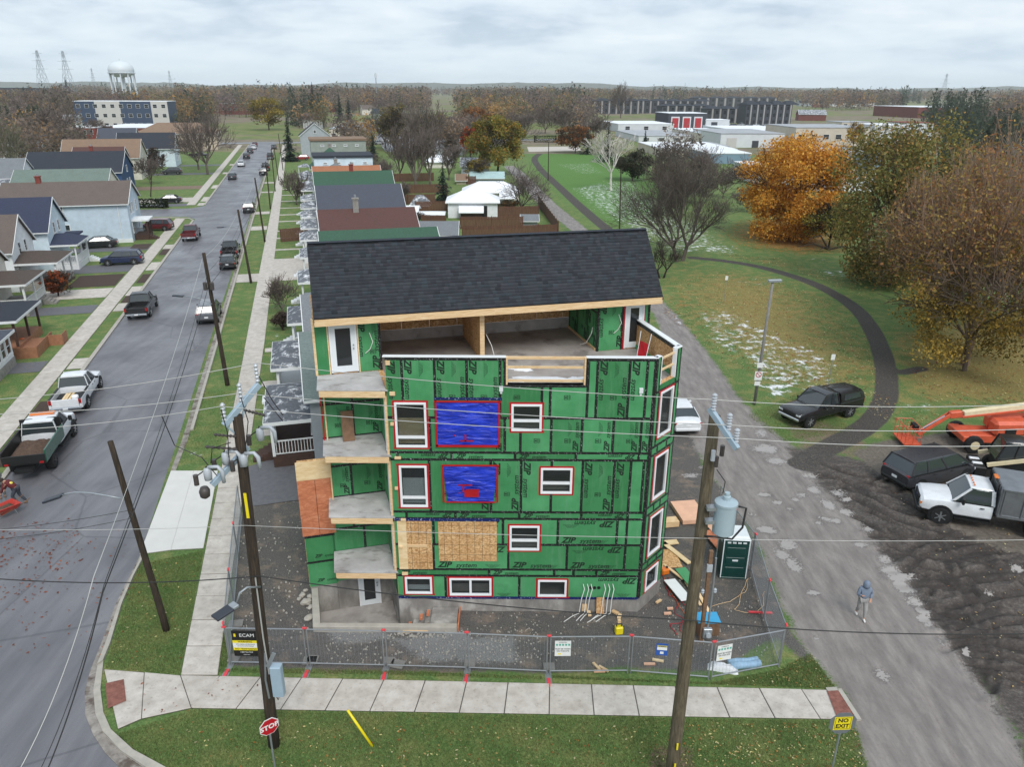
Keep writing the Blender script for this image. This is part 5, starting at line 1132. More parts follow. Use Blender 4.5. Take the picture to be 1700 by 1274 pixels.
bpart(lambda m: m.bar(bq(-1.9,0,2.05),bq(6.5,0,3.55),.34,.36),'main_boom','lift_cream',.03); bpart(lambda m: m.bar(bq(-2.0,-.02,1.88),bq(6.5,-.02,3.28),.36,.14),'boom_chord','lift_orange',.02)
bpart(lambda m: m.bar(bq(-2.0,0,2.05),bq(-2.7,0,1.95),.36,.42),'boom_knuckle','lift_orange',.05)
for d in (-.12,.14): bpart(lambda m: m.bar(bq(-2.65,d,2.0),bq(-4.3,d,.62),.1,.2),'jib','lift_orange',.02)
bpart(lambda m: m.bar(bq(-2.9,0,1.85),bq(-4.2,0,.85),.09,.09),'jib_cylinder','chrome',.01)
def basket(m):
    for z in (.28,.75,1.3):
        P_ = [bq(-4.4,-.8,z),bq(-5.3,-.8,z),bq(-5.3,.8,z),bq(-4.4,.8,z)]
        for a,b_ in zip(P_,P_[1:]+P_[:1]): m.tube([a,b_],.022,5)
    for x in (-4.4,-4.85,-5.3):
        for y in (-.8,-.27,.27,.8): m.tube([bq(x,y,.28),bq(x,y,1.3)],.02,5)
m = MB(); basket(m); stuff(m.build('basket_rails','lift_orange',bl)); bpart(lambda m: m.bar(bq(-4.35,0,.26),bq(-5.35,0,.26),1.65,.06),'basket_floor','lift_orange',0); bpart(lambda m: m.bar(bq(-4.55,-.3,1.15),bq(-4.55,.3,1.15),.25,.3),'control_box','trim_black',.02)
sk = thing('skid_steer','black compact loader behind the aluminium box at the right edge','loader',G(1668,790),R(75))
for nm,c,sz,mt in (('body',(0,-.3,.9),(1.4,2.2,.8),'trim_black'),('hood',(0,-1.2,1.45),(1.3,.8,.5),'trim_black')): m = MB(); m.box(c,sz); m.build(nm,mt,sk,bevel=.08)
cabin(sk,-.8,.9,-.7,.55,.68,.62,1.2,2.25,'paint_black',[(0,.1),(.5,.07),(1,.1)])
for s in (1,-1):
    for y in (-.9,.6): wheel(sk,s*.8,y,.42,.3,'dark_rim')
    m = MB(); m.bar((s*.82,-1.5,1.7),(s*.82,1.3,.9),.14,.2); m.build('lift_arm','lift_cream',sk); m = MB(); m.box((s*.3,1.6,.7),(.25,.5,.12)); m.build('counterweight','plate',sk,bevel=.02)
m = MB(); m.box((0,1.55,.45),(1.7,.6,.55)); m.build('bucket','trim_black',sk,bevel=.05)
# ---------------------------------------------------------------- site fence
simple('sign_white',C(226,228,226),.5,var=.04,scale=2); simple('sign_black',C(18,19,20),.5,var=.1); simple('sign_yellow',C(232,212,30),.45,var=.05); simple('sign_red',C(178,24,40),.35,var=.05)
simple('sign_blue',C(34,84,168),.4,var=.05); simple('sign_teal',C(90,170,150),.4,var=.1); simple('sign_grey',C(122,126,132),.45,.3,var=.05); simple('foot_red',C(216,66,74),.5,var=.12); simple('fence_steel',C(150,154,158),.45,.5,var=.1)
simple('block_grey',C(128,126,122),.9,var=.15,scale=5); simple('orange_plastic',C(214,96,40),.5,var=.1)
posts = [G(382,1106),G(513,1108),G(641,1111),G(776,1115),G(910,1121),G(1044,1120),G(1178,1131),G(1294,1109)]
side_posts = [posts[7],G(1268,1030),G(1246,949),G(1215,905),G(1190,862)]
left_posts = [posts[0],G(389,1012),G(396,930),G(402,862)]
wire_cache = {}
def fence_panel(p,q,label,foot=True,h=1.72):
    d = Vector((q.x-p.x,q.y-p.y,0)); Lp = d.length; a = math.atan2(d.y,d.x)
    t = thing('fence_panel',label,'fence',p,a,'temporary fence panels round the site')
    x0,x1 = .06,Lp-.06; z0,z1 = .18,h
    for nm,a_,b_ in (('frame_rail',(x0,0,z0),(x1,0,z0)),('frame_rail',(x0,0,z1),(x1,0,z1)),('frame_post',(x0,0,.04),(x0,0,z1+.03)),('frame_post',(x1,0,.04),(x1,0,z1+.03))):
        m = MB(); m.tube([a_,b_],.024,6); m.build(nm,'fence_steel',t)
    k = round(Lp,1)
    if k not in wire_cache:
        m = MB(); n = int((z1-z0)/.055)
        for i in range(1,n): z = z0+(z1-z0)*i/n; m.bar((x0,0,z),(x1,0,z),.0035,.0035)
        n = int((x1-x0)/.14)
        for i in range(1,n): x = x0+(x1-x0)*i/n; m.bar((x,.004,z0),(x,.004,z1),.0035,.0035)
        wire_cache[k] = m.mesh('wire_mesh','fence_steel')
    stuff(inst('wire_mesh',wire_cache[k],t))
    m = MB(); m.box((0,0,z1+.05),(.16,.07,.07)); m.build('clamp','foot_red',t,bevel=.01)
    if foot:
        m = MB(); m.prism([(-.12,-.55),(.12,-.55),(.12,.35),(-.12,.35)],.0,.012); m.build('foot_plate','fence_steel',t)
        m = MB(); m.box((.0,-.42,.03),(.12,.42,.03)); m.build('foot_flag','foot_red',t)
        m = MB(); m.box((.05,.32,.06),(.42,.38,.1)); m.build('ballast_block','block_grey',t,bevel=.01)
    return t
flabs = ['fence panel with the black and yellow security sign at the corner','fence panel just right of the security camera pole','fence panel in front of the sunken entry wall','fence panel in front of the pale crushed stone','fence panel carrying the white hard hat notice','fence panel carrying the small blue and yellow notice','angled fence panel in front of the rolled blue sheets']
for i in range(7): fence_panel(posts[i],posts[i+1],flabs[i],i not in (5,6))
for i in range(4): fence_panel(side_posts[i],side_posts[i+1],['side fence panel along the lane, nearest the front','side fence panel along the lane beside the yellow cord','side fence panel right of the portable toilet','side fence panel behind the portable toilet'][i],False,1.9)
for i in range(3): fence_panel(left_posts[i],left_posts[i+1],['fence panel beside the street sidewalk under the pole lamp','middle fence panel along the street sidewalk','farthest fence panel along the street sidewalk near the apron'][i],False,1.9)
def fence_sign(p,q,s,zc,w,h,name,label,base,rows,tilt=0.0):
    d = Vector((q.x-p.x,q.y-p.y,0)).normalized(); pl = Plane((p.x,p.y),(d.x,d.y)); root = thing(name,label,'sign',pl.p(s,zc-h/2,.05),0)
    off = root.location.copy(); P2 = Plane((p.x-off.x,p.y-off.y),(d.x,d.y)); zc -= off.z
    def box(a0,a1,z0,z1,o,mat,nm):
        m = MB(); P2.rect(m,s+a0*w,s+a1*w,zc-h/2+z0*h,zc-h/2+z1*h,.05+o,.054+o); return m.build(nm,mat,root)
    box(-.5,.5,0,1,0,base,'board')
    for it in rows:
        if it[0] == 'b': box(*it[1:5],.004,it[5],'band')
        else:
            _,txt,size,a,z,mat = it; me = text_mesh(txt,size,.0,0,mat); o = bpy.data.objects.new('lettering',me); COL.objects.link(o); o.parent = root; o.matrix_basis = P2.mat(s+a*w,zc-h/2+z*h,.061)
    return root
fence_sign(posts[0],posts[1],.72,1.08,.92,1.15,'warning_sign','black, white and yellow security warning sign hung on the corner fence panel','sign_black',
           [('b',-.5,.5,.52,.62,'sign_yellow'),('b',-.5,.5,.34,.52,'sign_white'),('b',-.5,.5,.235,.34,'sign_yellow'),('t','ECAM',.21,.1,.82,'sign_white'),('b',-.42,-.34,.76,.88,'sign_yellow'),('t','WARNING',.11,0,.57,'sign_black'),('t','SITE UNDER SURVEILLANCE',.055,0,.47,'sign_black'),('t','24 HOUR MONITORING',.055,0,.40,'sign_black'),('t','NO TRESPASSING',.10,0,.29,'sign_black'),('t','1-800-760-7023',.075,0,.16,'sign_white'),('t','ecam.com',.06,0,.07,'sign_white')])
for (i,s,lab) in ((4,.5,'white hard hat notice with teal symbols on the middle fence'),(6,.42,'white hard hat notice with teal symbols on the angled fence panel')):
    fence_sign(posts[i],posts[i+1],s,1.24,.58,.68,'notice',lab,'sign_white',[('b',-.44+.19*k,-.31+.19*k,.68,.8,'sign_teal') for k in range(5)]+[('t','ATTENTION',.05,0,.9,'sign_black'),('t','MUST BE WORN',.075,0,.47,'sign_black'),('t','ON THIS SITE',.075,0,.33,'sign_black'),('b',-.3,-.1,.1,.18,'sign_yellow')])
fence_sign(posts[5],posts[6],1.1,1.28,.42,.52,'notice','small blue and yellow notice on the fence','sign_blue',[('b',-.42,.42,.45,.82,'sign_white'),('b',-.42,.42,.70,.84,'sign_yellow'),('t','WARNING',.05,0,.77,'sign_black'),('b',-.15,.15,.12,.32,'sign_white')])
# ---------------------------------------------------------------- poles and wires
def pole_mat():
    m,nt,N,L,b = base_mat('pole_wood',.85,0,.3); P = geopos(N)
    n = noise(N,L,3.5,6,.7,mapping(N,L,P,(6,6,.5)),.4); c = ramp(N,L,n,[(.3,C(38,32,27)),(.55,C(62,53,44)),(.75,C(88,76,62))])
    L.new(c,b.inputs['Base Color']); bump(N,L,b,n,.6,.02)
    m,nt,N,L,b = base_mat('pole_wood_mossy',.85,0,.3); P = geopos(N)
    n = noise(N,L,3.0,6,.7,mapping(N,L,P,(5,5,.6)),.4); c = ramp(N,L,n,[(.3,C(66,59,48)),(.55,C(100,91,74)),(.75,C(130,120,100))])
    L.new(c,b.inputs['Base Color']); bump(N,L,b,n,.6,.02)
pole_mat()
simple('pale_steel',C(158,178,192),.5,.1,var=.06); simple('insulator',C(172,178,184),.35,var=.06); simple('dark_insulator',C(70,64,62),.5,var=.1); simple('xfmr_paint',C(160,178,186),.4,var=.06,scale=2); simple('lamp_dark',C(46,50,58),.4,var=.1); simple('wire_pale',C(190,190,186),.5,.3,var=.05); simple('wire_dark',C(38,38,38),.6,var=.1)
def pole(name,label,base,top,r0,r1,mat='pole_wood'):
    t = thing(name,label,'utility pole',base,0); d = Vector(top)-Vector(base); n = 10; m = MB(); m.tube([d*(k/n)+(Vector((0,0,-.3)) if k == 0 else Vector()) for k in range(n+1)],[r0+(r1-r0)*k/n for k in range(n+1)],12); m.build('shaft',mat,t,True)
    return t,d
def disc_insulator(root,p,q,mat='insulator',n=5,r=.07):
    p = Vector(p); q = Vector(q); d = q-p; rs = []; pts = []
    for k in range(n*2+1): pts.append(p+d*(k/(n*2))); rs.append(r if k % 2 else r*.45)
    m = MB(); m.tube(pts,rs,8); return m.build('insulator',mat,root)
mb = G(455,1238); mt = V(394,690,18.6); mp,md = pole('utility_pole','dark pole with lamp, crossarms and switches at the street corner',mb,mt,.19,.135)
PX = lambda px,py,Yd: V(px,py,Yd)-mb
ca0,ca1 = PX(372,707,18.35),PX(430,638,19.1)
m = MB(); m.bar(ca0,ca1,.13,.16); m.build('crossarm','pale_steel',mp,bevel=.01)
for k,t in enumerate((.03,.5,.97)): p = ca0.lerp(ca1,t); disc_insulator(mp,p+Vector((0,0,.08)),p+Vector((0,0,.62)))
m = MB(); m.bar(PX(395,722,18.6),ca1.lerp(ca0,.35),.05,.05); m.build('brace','pale_steel',mp); m = MB(); m.bar(PX(396,725,18.6),PX(376,708,18.4),.05,.05); m.build('brace','pale_steel',mp)
for (a,b_) in (((355,722),(392,725)),((340,742),(394,746)),((405,681),(440,690))): disc_insulator(mp,PX(*a,18.3),PX(*b_,18.45),'dark_insulator',6,.05)
lc0,lc1 = PX(352,806,18.2),PX(412,742,19.0)
m = MB(); m.bar(lc0,lc1,.12,.16); m.build('crossarm','pale_steel',mp,bevel=.01)
for (px,py,Yd) in ((345,788,18.1),(375,762,18.5),(405,765,18.45),(432,722,19.1)):
    c = PX(px,py,Yd); g = thing
    m = MB(); m.lathe(c-Vector((0,0,.28)),[(.05,.1),(.10,.12),(.11,.3),(.10,.44),(.05,.48)],12); rc = m.build('switch_body','insulator',mp,True)
    m = MB(); m.tube([c+Vector((.05,0,.22)),c+Vector((.32,-.05,.26)),c+Vector((.42,-.05,.12)),c+Vector((.43,-.05,-.22))],[.05,.05,.06,.05],8); m.build('bushing','insulator',rc,True)
    m = MB(); m.cyl(c+Vector((-.32,-.05,-.3)),.07,.3,8); m.build('arrester','dark_insulator',rc); m = MB(); m.tube([c+Vector((-.32,-.05,-.05)),c+Vector((-.1,0,.1)),c+Vector((0,0,.25))],.018,5); m.build('jumper','wire_dark',rc)
m = MB(); m.lathe(PX(340,818,18.1),[(.05,-.18),(.13,-.12),(.15,.05),(.1,.16)],10); m.build('sensor','dark_insulator',mp,True)
for pts in ([(383,735),(352,745),(350,770)],[(400,660),(412,700),(408,742)],[(367,680),(378,720),(380,760)],[(430,625),(452,665),(470,690)],[(438,660),(462,690),(470,700)],[(268,690),(290,740),(335,760),(360,790)]):
    m = MB(); m.tube([PX(x,y,18.3) for x,y in pts],.014,5); m.build('jumper','wire_dark',mp)
la = [PX(432,975,18.4),PX(410,976,18.0),PX(398,985,17.9),PX(393,1003,17.8)]; m = MB(); m.tube(la,.03,7); arm = m.build('lamp_arm','galv',mp,True)
lh0,lh1 = la[-1],la[-1]+Vector((-.28,-.35,-.05)); m = MB(); m.bar(lh0,lh0.lerp(lh1,.45),.28,.1); m.build('lamp_neck','galv',arm,bevel=.02); m = MB(); m.bar(lh0.lerp(lh1,.4),lh0+(lh1-lh0)*1.6,.36,.08); m.build('lamp_head','lamp_dark',arm,bevel=.02)
bx_ = PX(461,1130,18.35); m = MB(); m.box(bx_,(.34,.26,1.15)); m.build('control_box','pale_steel',mp,bevel=.02); m = MB(); m.bar(PX(444,1108,18.3),PX(455,1085,18.3),.03,.12); m.build('bracket','galv',mp)
m = MB(); m.tube([PX(440,1085,18.4),PX(441,1130,18.4),PX(447,1160,18.4)],.03,6); m.build('conduit','galv',mp); m = MB(); m.tube([PX(424,960,18.4),PX(437,1060,18.4),PX(447,1120,18.4)],.022,6); m.build('conduit','wire_pale',mp)
m = MB(); m.tube([PX(455,1150,18.3),PX(462,1163,18.3),PX(466,1150,18.3)],.02,6); m.build('cable_loop','wire_dark',mp)
M2 = [Vector((0,0,0))]
tp = md*.80; m = MB(); m.box(tp+Vector((.03,-.165,-.35)),(.08,.02,.8)); m.build('number_tag','sign_yellow',mp)
rbse = G(1113,1300); rtop = V(1187,690,17.3); rp,rd = pole('utility_pole','tall mossy pole with grey transformer right of the building',rbse,rtop,.21,.145,'pole_wood_mossy'); RX = lambda px,py,Yd: V(px,py,Yd)-rbse
m = MB(); m.bar(RX(1178,678,17.1),RX(1224,746,16.4),.11,.15); m.build('crossarm','pale_steel',rp,bevel=.01)
for a in ((1184,682,17.0),(1209,715,16.7),(1221,740,16.5)): p = RX(*a); disc_insulator(rp,p,p+Vector((0,0,.45)),n=6,r=.07)
tc_ = RX(1200,882,17.05); m = MB(); m.lathe(tc_+Vector((0,0,-.05)),[(.25,0),(.28,.03),(.28,.86),(.30,.87),(.30,.93),(.25,.96),(.10,1.0),(.10,1.1),(.07,1.12),(.07,1.2)],22); tr = m.build('transformer','xfmr_paint',rp); fixn(tr,40)
for z in (.3,.7): m = MB(); m.bar(tc_+Vector((-.5,.0,z)),tc_+Vector((-.25,0,z)),.2,.1); m.build('bracket','galv',tr)
m = MB(); m.tube([tc_+Vector((.3,-.1,.8)),tc_+Vector((.5,-.1,.75)),tc_+Vector((.45,-.15,.2)),tc_+Vector((.2,-.2,-.12)),tc_+Vector((-.25,-.2,-.05)),tc_+Vector((-.5,-.1,-.1))],.028,6); m.build('lead','wire_dark',tr,True)
for px,py in ((1198,757),(1188,775),(1183,765)): c = RX(px,py,17.0); m = MB(); m.cyl(c,.06,.28,8); m.build('cutout','dark_insulator' if px != 1183 else 'insulator',rp)
m = MB(); m.tube([RX(1190,780,17.0),RX(1204,800,17.0),RX(1200,820,17.05)],.012,4); m.build('jumper','wire_dark',rp)
for t in (.075,.14): m = MB(); m.box(rd*t+Vector((0,-.26,0)),(.05,.02,.25)); m.build('number_tag','sign_yellow',rp)
def street_pole(label,bpx,tpx,r0,light=None):
    b_ = G(*bpx); t_ = V(tpx[0],tpx[1],b_.y+.0); p,d = pole('utility_pole',label,b_,t_,r0,r0*.72)
    if light:
        pts = [V(x,y,b_.y-.2)-b_ for x,y in light]; m = MB(); m.tube(pts,.028,6); a = m.build('lamp_arm','galv',p,True); e = pts[-1]; f = e+(pts[-1]-pts[-2]).normalized()*.75; m = MB(); m.bar(e,f,.3,.09); m.build('lamp_head','lamp_dark',a,bevel=.02)
    return b_,d,p
pa = street_pole('leaning bare topped pole with a long lamp arm over the street',(277,1047),(183,733),.135,[(206,829),(180,824),(150,819),(125,818),(112,820),(103,823)])
pb = street_pole('pole with a transformer bank across from the parked grey SUV',(378,640),(338,420),.16,[(352,505),(335,497),(318,493),(305,492)])
for dx in (-.22,.25): m = MB(); m.lathe(pb[1]*.77+Vector((dx,-.2,-.3)),[(.12,0),(.14,.05),(.14,.5),(.1,.55)],10); m.build('transformer','dark_insulator',pb[2])
pc = street_pole('slim pole between the street sidewalk and the parked black sedan',(417,470),(395,348),.14,[(399,379),(388,376),(372,377)])
pd_ = street_pole('slim pole beside the boulevard lawn near the white garages',(440,402),(423,295),.13); pe_ = street_pole('small pole near the boulevard far up the street',(449,347),(441,268),.12)
for (bx1,by1,tx1,ty1,lb_) in ((457,318,450,247,'first of the distant poles beside the tall spruce'),(463,300,454,240,'second of the distant poles beside the tall spruce'),(470,283,462,222,'third of the distant poles beside the tall spruce'),(250,327,252,285,'short post by the hedge at the side street'),(910,300,911,236,'park lamp post beside the trail behind the garages'),(1028,400,1031,280,'tall park pole rising behind the dark roof'),(682,262,681,195,'pole by the parking lot beyond the back yards'),(711,240,709,185,'parking lot lamp pole with a square head')):
    street_pole(lb_,(bx1,by1),(tx1,ty1),.11)
lb0 = G(1252,672); lt0 = V(1283,468,lb0.y); t = thing('park_lamp','tall park lamp post with a boxy head and a no parking sign','lamp post',lb0); d = lt0-lb0
m = MB(); m.tube([Vector((0,0,-.1)),d*.5,d],[.11,.1,.085],8); m.build('shaft','block_grey',t,True); m = MB(); m.bar(d+Vector((-.3,0,.05)),d+Vector((.55,0,.08)),.3,.16); m.build('lamp_head','galv',t,bevel=.02)
for z,w,h,mt in ((2.15,.5,.62,'sign_white'),(1.6,.38,.3,'sign_white'),(2.9,.36,.36,'sign_white')):
    p = d*(z/d.z); m = MB(); m.box(p+Vector((-.05,-.13,0)),(w,.02,h)); m.build('sign_board',mt,t)
p = d*(2.2/d.z)+Vector((-.05,-.145,.03)); m = MB(); n = 18;
m.add([p+Vector((math.cos(2*math.pi*k/n)*rr,0,math.sin(2*math.pi*k/n)*rr)) for rr in (.2,.15) for k in range(n)],[(k,n+k,n+(k+1) % n,(k+1) % n) for k in range(n)]); m.bar(p+Vector((-.12,-.002,.12)),p+Vector((.12,-.002,-.12)),.005,.04); m.build('prohibition_ring','sign_red',t)
for bpx,tp_,lab in (((1374,645),(1377,588),'small white sign on a thin post behind the black capped pickup'),((1202,500),(1204,458),'small white sign on a thin post in the park lawn')):
    b_ = G(*bpx); h = ZT(b_,tp_[1]); t = thing('park_sign',lab,'sign',b_); m = MB(); m.tube([(0,0,-.1),(0,0,h)],.025,6); m.build('post','galv',t); m = MB(); m.box((0,-.04,h-.22),(.28,.02,.42)); m.build('sign_board','sign_white',t)
def octagon(m,c,r,dx,n=8,off=0.0,th=.01):
    dx = Vector(dx).normalized(); nv = Vector((dx.y,-dx.x,0)); up = Vector((0,0,1)); k = [c+dx*(r*math.cos(2*math.pi*(i+.5)/n))+up*(r*math.sin(2*math.pi*(i+.5)/n)) for i in range(n)]
    m.add([p+nv*off for p in k]+[p+nv*(off+th) for p in k],[tuple(range(n)),tuple(range(2*n-1,n-1,-1))]+[(i,n+i,n+(i+1) % n,(i+1) % n) for i in range(n)])
sb = G(458,1286); zc = ZT(sb,1206); st = thing('stop_sign','red octagonal stop sign on a thin steel post in front of the corner pole','sign',sb); dx = (math.cos(R(38)),math.sin(R(38)),0)
m = MB(); m.tube([(0,0,-.2),(0,0,zc+.1)],.03,6); m.build('post','galv',st)
m = MB(); octagon(m,Vector((0,0,zc)),.315,dx,off=.03); m.build('sign_rim','sign_white',st); m = MB(); octagon(m,Vector((0,0,zc)),.288,dx,off=.042); m.build('sign_face','sign_red',st)
P3 = Plane((0,0),dx[:2]); o = bpy.data.objects.new('lettering',text_mesh('STOP',.235,.008,0,'sign_white')); COL.objects.link(o); o.parent = st; o.matrix_basis = P3.mat(0,zc,.056)
nb_ = G(1376,1302); zc = ZT(nb_,1200); st = thing('no_exit_sign','yellow no exit board on the grey back of an octagonal sign','sign',nb_); P3 = Plane((0,0),(1,.05))
m = MB(); m.tube([(0,0,-.2),(0,0,zc+.1)],.03,6); m.build('post','galv',st); m = MB(); octagon(m,Vector((0,0,zc)),.43,P3.d,off=.03); m.build('octagon_back','sign_grey',st)
m = MB(); P3.rect(m,-.27,.27,zc-.25,zc+.25,.045,.05); m.build('board','sign_yellow',st,bevel=.003)
for s,z in (('NO',.11),('EXIT',-.1)): o = bpy.data.objects.new('lettering',text_mesh(s,.2,.006,0,'sign_black')); COL.objects.link(o); o.parent = st; o.matrix_basis = P3.mat(0,zc+z,.053)
for z in (.21,-.21):
    m = MB(); P3.rect(m,-.24,.24,zc+z,zc+z+.012,.0505,.052); m.build('border_line','sign_black',st)
for x in (-.24,.23): m = MB(); P3.rect(m,x,x+.012,zc-.21,zc+.222,.0505,.0515); m.build('border_line','sign_black',st)
def wire(name,label,pts,r=.010,sag=.3,mat='wire_pale',n=14,group='overhead wires'):
    P_ = [Vector(p) for p in pts]; out = []
    for a,b_ in zip(P_[:-1],P_[1:]):
        for k in range(n): t = k/n; q = a.lerp(b_,t); q.z -= sag*4*t*(1-t); out.append(q)
    out.append(P_[-1]); m = MB(); m.tube(out,r,5); return tag(m.build(name,mat,None,True),label,'wire',group)
w1 = [V(0,663,17.9),ca1+mb+Vector((0,0,.62)),RX(1184,667,17.0)+rbse+Vector((0,0,.05)),V(1700,672,16.8)]
ext = lambda a,b_,k: a+(a-b_)*k
def full(pts,kl=.7,kr=.7): return [ext(pts[0],pts[1],kl)]+pts+[ext(pts[-1],pts[-2],kr)]
wire('power_line','topmost pale power line crossing the whole picture',full(w1),sag=.12)
wire('power_line','middle of the three pale power lines on the crossarms',full([V(0,688,17.6),V(398,653,18.6),V(1209,706,16.7),V(1700,713,16.4)]),sag=.1)
wire('power_line','lowest of the three pale power lines on the crossarms',full([V(0,715,17.4),V(366,675,18.3),V(1221,728,16.5),V(1700,740,16.2)]),sag=.1)
wire('neutral_line','thin pale line below the switches, passing the transformer',full([V(0,880,18.2),V(407,873,18.4),V(1152,894,17.1),V(1700,897,17)]),r=.008,sag=.06)
wire('cable','black bundled cable crossing at lamp arm height',full([V(0,962,18.3),V(430,957,18.4),V(1140,1030,17),V(1700,1053,16.8)]),r=.017,sag=.18,mat='wire_dark')
tops = [pa[0]+pa[1],pb[0]+pb[1],pc[0]+pc[1],pd_[0]+pd_[1],pe_[0]+pe_[1]]
for k,(dz,dx,r,mt,lb_) in enumerate(((-.4,-.15,.012,'wire_pale','pale wire running up the street between the poles'),(-1.3,.1,.012,'wire_dark','dark wire running up the street between the poles'),(-2.3,0,.02,'wire_dark','thick dark cable running up the street between the poles'))):
    wire('street_wire',lb_,[V(20,1300,14.5)+Vector((dx,0,dz*.6)),V(165,962,18.2)+Vector((dx,0,dz*.3+.2))]+[p+Vector((dx,0,dz)) for p in tops[1:]],r=r,sag=.45,mat=mt)
wire('street_wire','wire across the street to the leaning pole',[V(-200,890,24),pa[0]+pa[1]*.66,],r=.01,sag=.25,mat='wire_dark'); wire('street_wire','second wire across the street to the leaning pole',[V(-200,905,24),pa[0]+pa[1]*.62],r=.01,sag=.3,mat='wire_dark')
g0 = G(618,1240); g1 = Vector(V(577,1180,g0.y+.15)); m = MB(); m.tube([g0,g0.lerp(g1,.5),g1],[.045,.045,.04],8); tag(m.build('guy_guard','sign_yellow',None,True),'bright yellow plastic guard tube leaning from the front lawn','guard tube')
# ---------------------------------------------------------------- portable toilet
simple('potty_green',C(14,58,54),.4,var=.12,scale=3); simple('potty_roof',C(214,220,222),.5,var=.05)
pt = thing('portable_toilet','dark green portable toilet with pale roof inside the fence','toilet',G(1212,950),R(-4)); w = .55
m = MB(); m.box((0,0,1.05),(1.06,1.06,1.94)); m.build('cabin','potty_green',pt,bevel=.02); m = MB(); m.box((0,0,.05),(1.12,1.12,.1)); m.build('base','potty_green',pt,bevel=.02)
cs = [[(-w,-w,2.02),(w,-w,2.02),(w,w,2.02),(-w,w,2.02)]]
m = MB(); m.add([(-w-.03,-w-.03,2.0),(w+.03,-w-.03,2.0),(w+.03,w+.03,2.0),(-w-.03,w+.03,2.0),(-w*.9,-w*.8,2.14),(w*.9,-w*.8,2.14),(w*.9,w*.8,2.14),(-w*.9,w*.8,2.14)],[(0,1,5,4),(1,2,6,5),(2,3,7,6),(3,0,4,7),(4,5,6,7),(3,2,1,0)]); m.build('roof','potty_roof',pt)
for x in (-.56,.56):
    for y in (-.56,.56): m = MB(); m.box((x*.97,y*.97,1.05),(.04,.04,1.96)); m.build('corner_post','potty_roof',pt)
for z in (.45,.95,1.45): m = MB(); m.box((0,-.545,z),(.8,.03,.34)); m.build('wall_rib','potty_green',pt,bevel=.015)
for k in range(4): m = MB(); m.box((-.33+.22*k,-.545,1.86),(.15,.03,.06)); m.build('vent','potty_roof',pt)
m = MB(); m.box((0,-.565,.98),(.24,.01,.08)); m.build('name_plate','potty_roof',pt); m = MB(); m.box((-.545,0,1.0),(.03,.78,1.75)); m.build('door','potty_green',pt,bevel=.01); m = MB(); m.box((-.565,.0,1.75),(.01,.5,.12)); m.build('door_vent','potty_roof',pt)
# ---------------------------------------------------------------- loose material on the plot
def board(px,py,sx,sy,th,rz,mat,label,cat='board',z=.02,tilt=(0,0),name='board',group=None,bev=.004):
    p = G(px,py); m = MB(); m.box((0,0,th/2),(sx,sy,th)); o = m.build(name,mat,None,bevel=bev); o.location = (p.x,p.y,z+.03); o.rotation_euler = (tilt[0],tilt[1],rz); return tag(o,label,cat,group)
simple('pink_ply',C(226,178,148),.75,var=.1,scale=2)
board(1143,855,1.3,1.9,.22,R(8),'pink_ply','thick stack of pale pink plywood sheets right of the building corner','plywood',name='plywood_stack')
board(1112,873,.75,.5,.3,R(10),'lumber','block of stacked lumber offcuts beside the plywood stack','lumber',name='lumber_block'); board(1102,864,.35,.25,.2,R(30),'brown_wood','small brown offcut behind the lumber block','offcut',name='offcut')
board(1108,905,1.0,.35,.06,R(10),'pale_ply','short pale plank lying across the plywood near the corner','plank',z=.06); board(1108,930,1.0,1.4,.04,R(5),'osb','loose chipboard sheet lying by the building corner','board'); board(1122,922,.25,1.9,.05,R(28),'pale_ply','long pale plank lying on the chipboard sheet','plank',z=.07)
board(1125,985,.55,1.5,.03,R(18),'sign_white','white panel offcut lying in the scrap pile','panel',z=.12,tilt=(0,R(5))); board(1140,965,.5,1.3,.03,R(16),'sheathing','green sheathing offcut in the scrap pile','panel',z=.18); board(1118,955,.12,1.2,.05,R(30),'lumber','thin stud lying at the top of the scrap pile','stud',z=.1)
board(1185,900,.5,1.5,.05,R(12),'red_ply','reddish board lying behind the portable toilet','board',z=.1); board(1190,885,.7,.9,.05,R(14),'pink_ply','pink plywood sheet behind the transformer pole','plywood',z=.14); board(1163,1000,.14,1.8,.05,R(14),'lumber','long stud leaning beside the meter post','stud',z=.15,tilt=(R(12),0))
board(1150,990,.12,1.6,.05,R(10),'lumber','stud beside the green sheathing offcut','stud',z=.08)
for k,(px,py,sx,sy,sz,rz,lb_) in enumerate(((969,1014,.22,.22,.34,10,'upright timber block left of the tall chipboard piece'),(978,1022,.13,.3,.08,5,'short block lying left of the tall chipboard piece'),(1015,1011,.26,.14,.1,0,'short block right of the tall chipboard piece'),(1021,1020,.28,.15,.08,-40,'angled block left of the yellow box'),(1028,1027,.14,.26,.08,-20,'block nearest the yellow box'))):
    board(px,py,sx,sy,sz,R(rz),'lumber',lb_,'timber block',name='timber_block')
board(996,1022,.32,.05,.75,R(4),'osb','tall chipboard piece leaning on the foundation','board',tilt=(R(-8),0)); board(1093,1002,.3,.1,.08,R(40),'lumber','offcut lying right of the foundation corner','offcut',name='offcut')
board(1112,1014,.24,.1,.08,R(5),'pink_ply','upper pale offcut among the red cords','offcut',name='offcut'); board(1108,1022,.3,.1,.08,R(5),'pink_ply','lower pale offcut among the red cords','offcut',name='offcut')
board(690,1051,1.0,.12,.06,R(4),'lumber','long plank lying in front of the sunken entry wall','plank'); board(708,1043,.3,.14,.1,R(30),'brown_wood','brown offcut in the rubble by the entry wall','offcut',name='offcut')
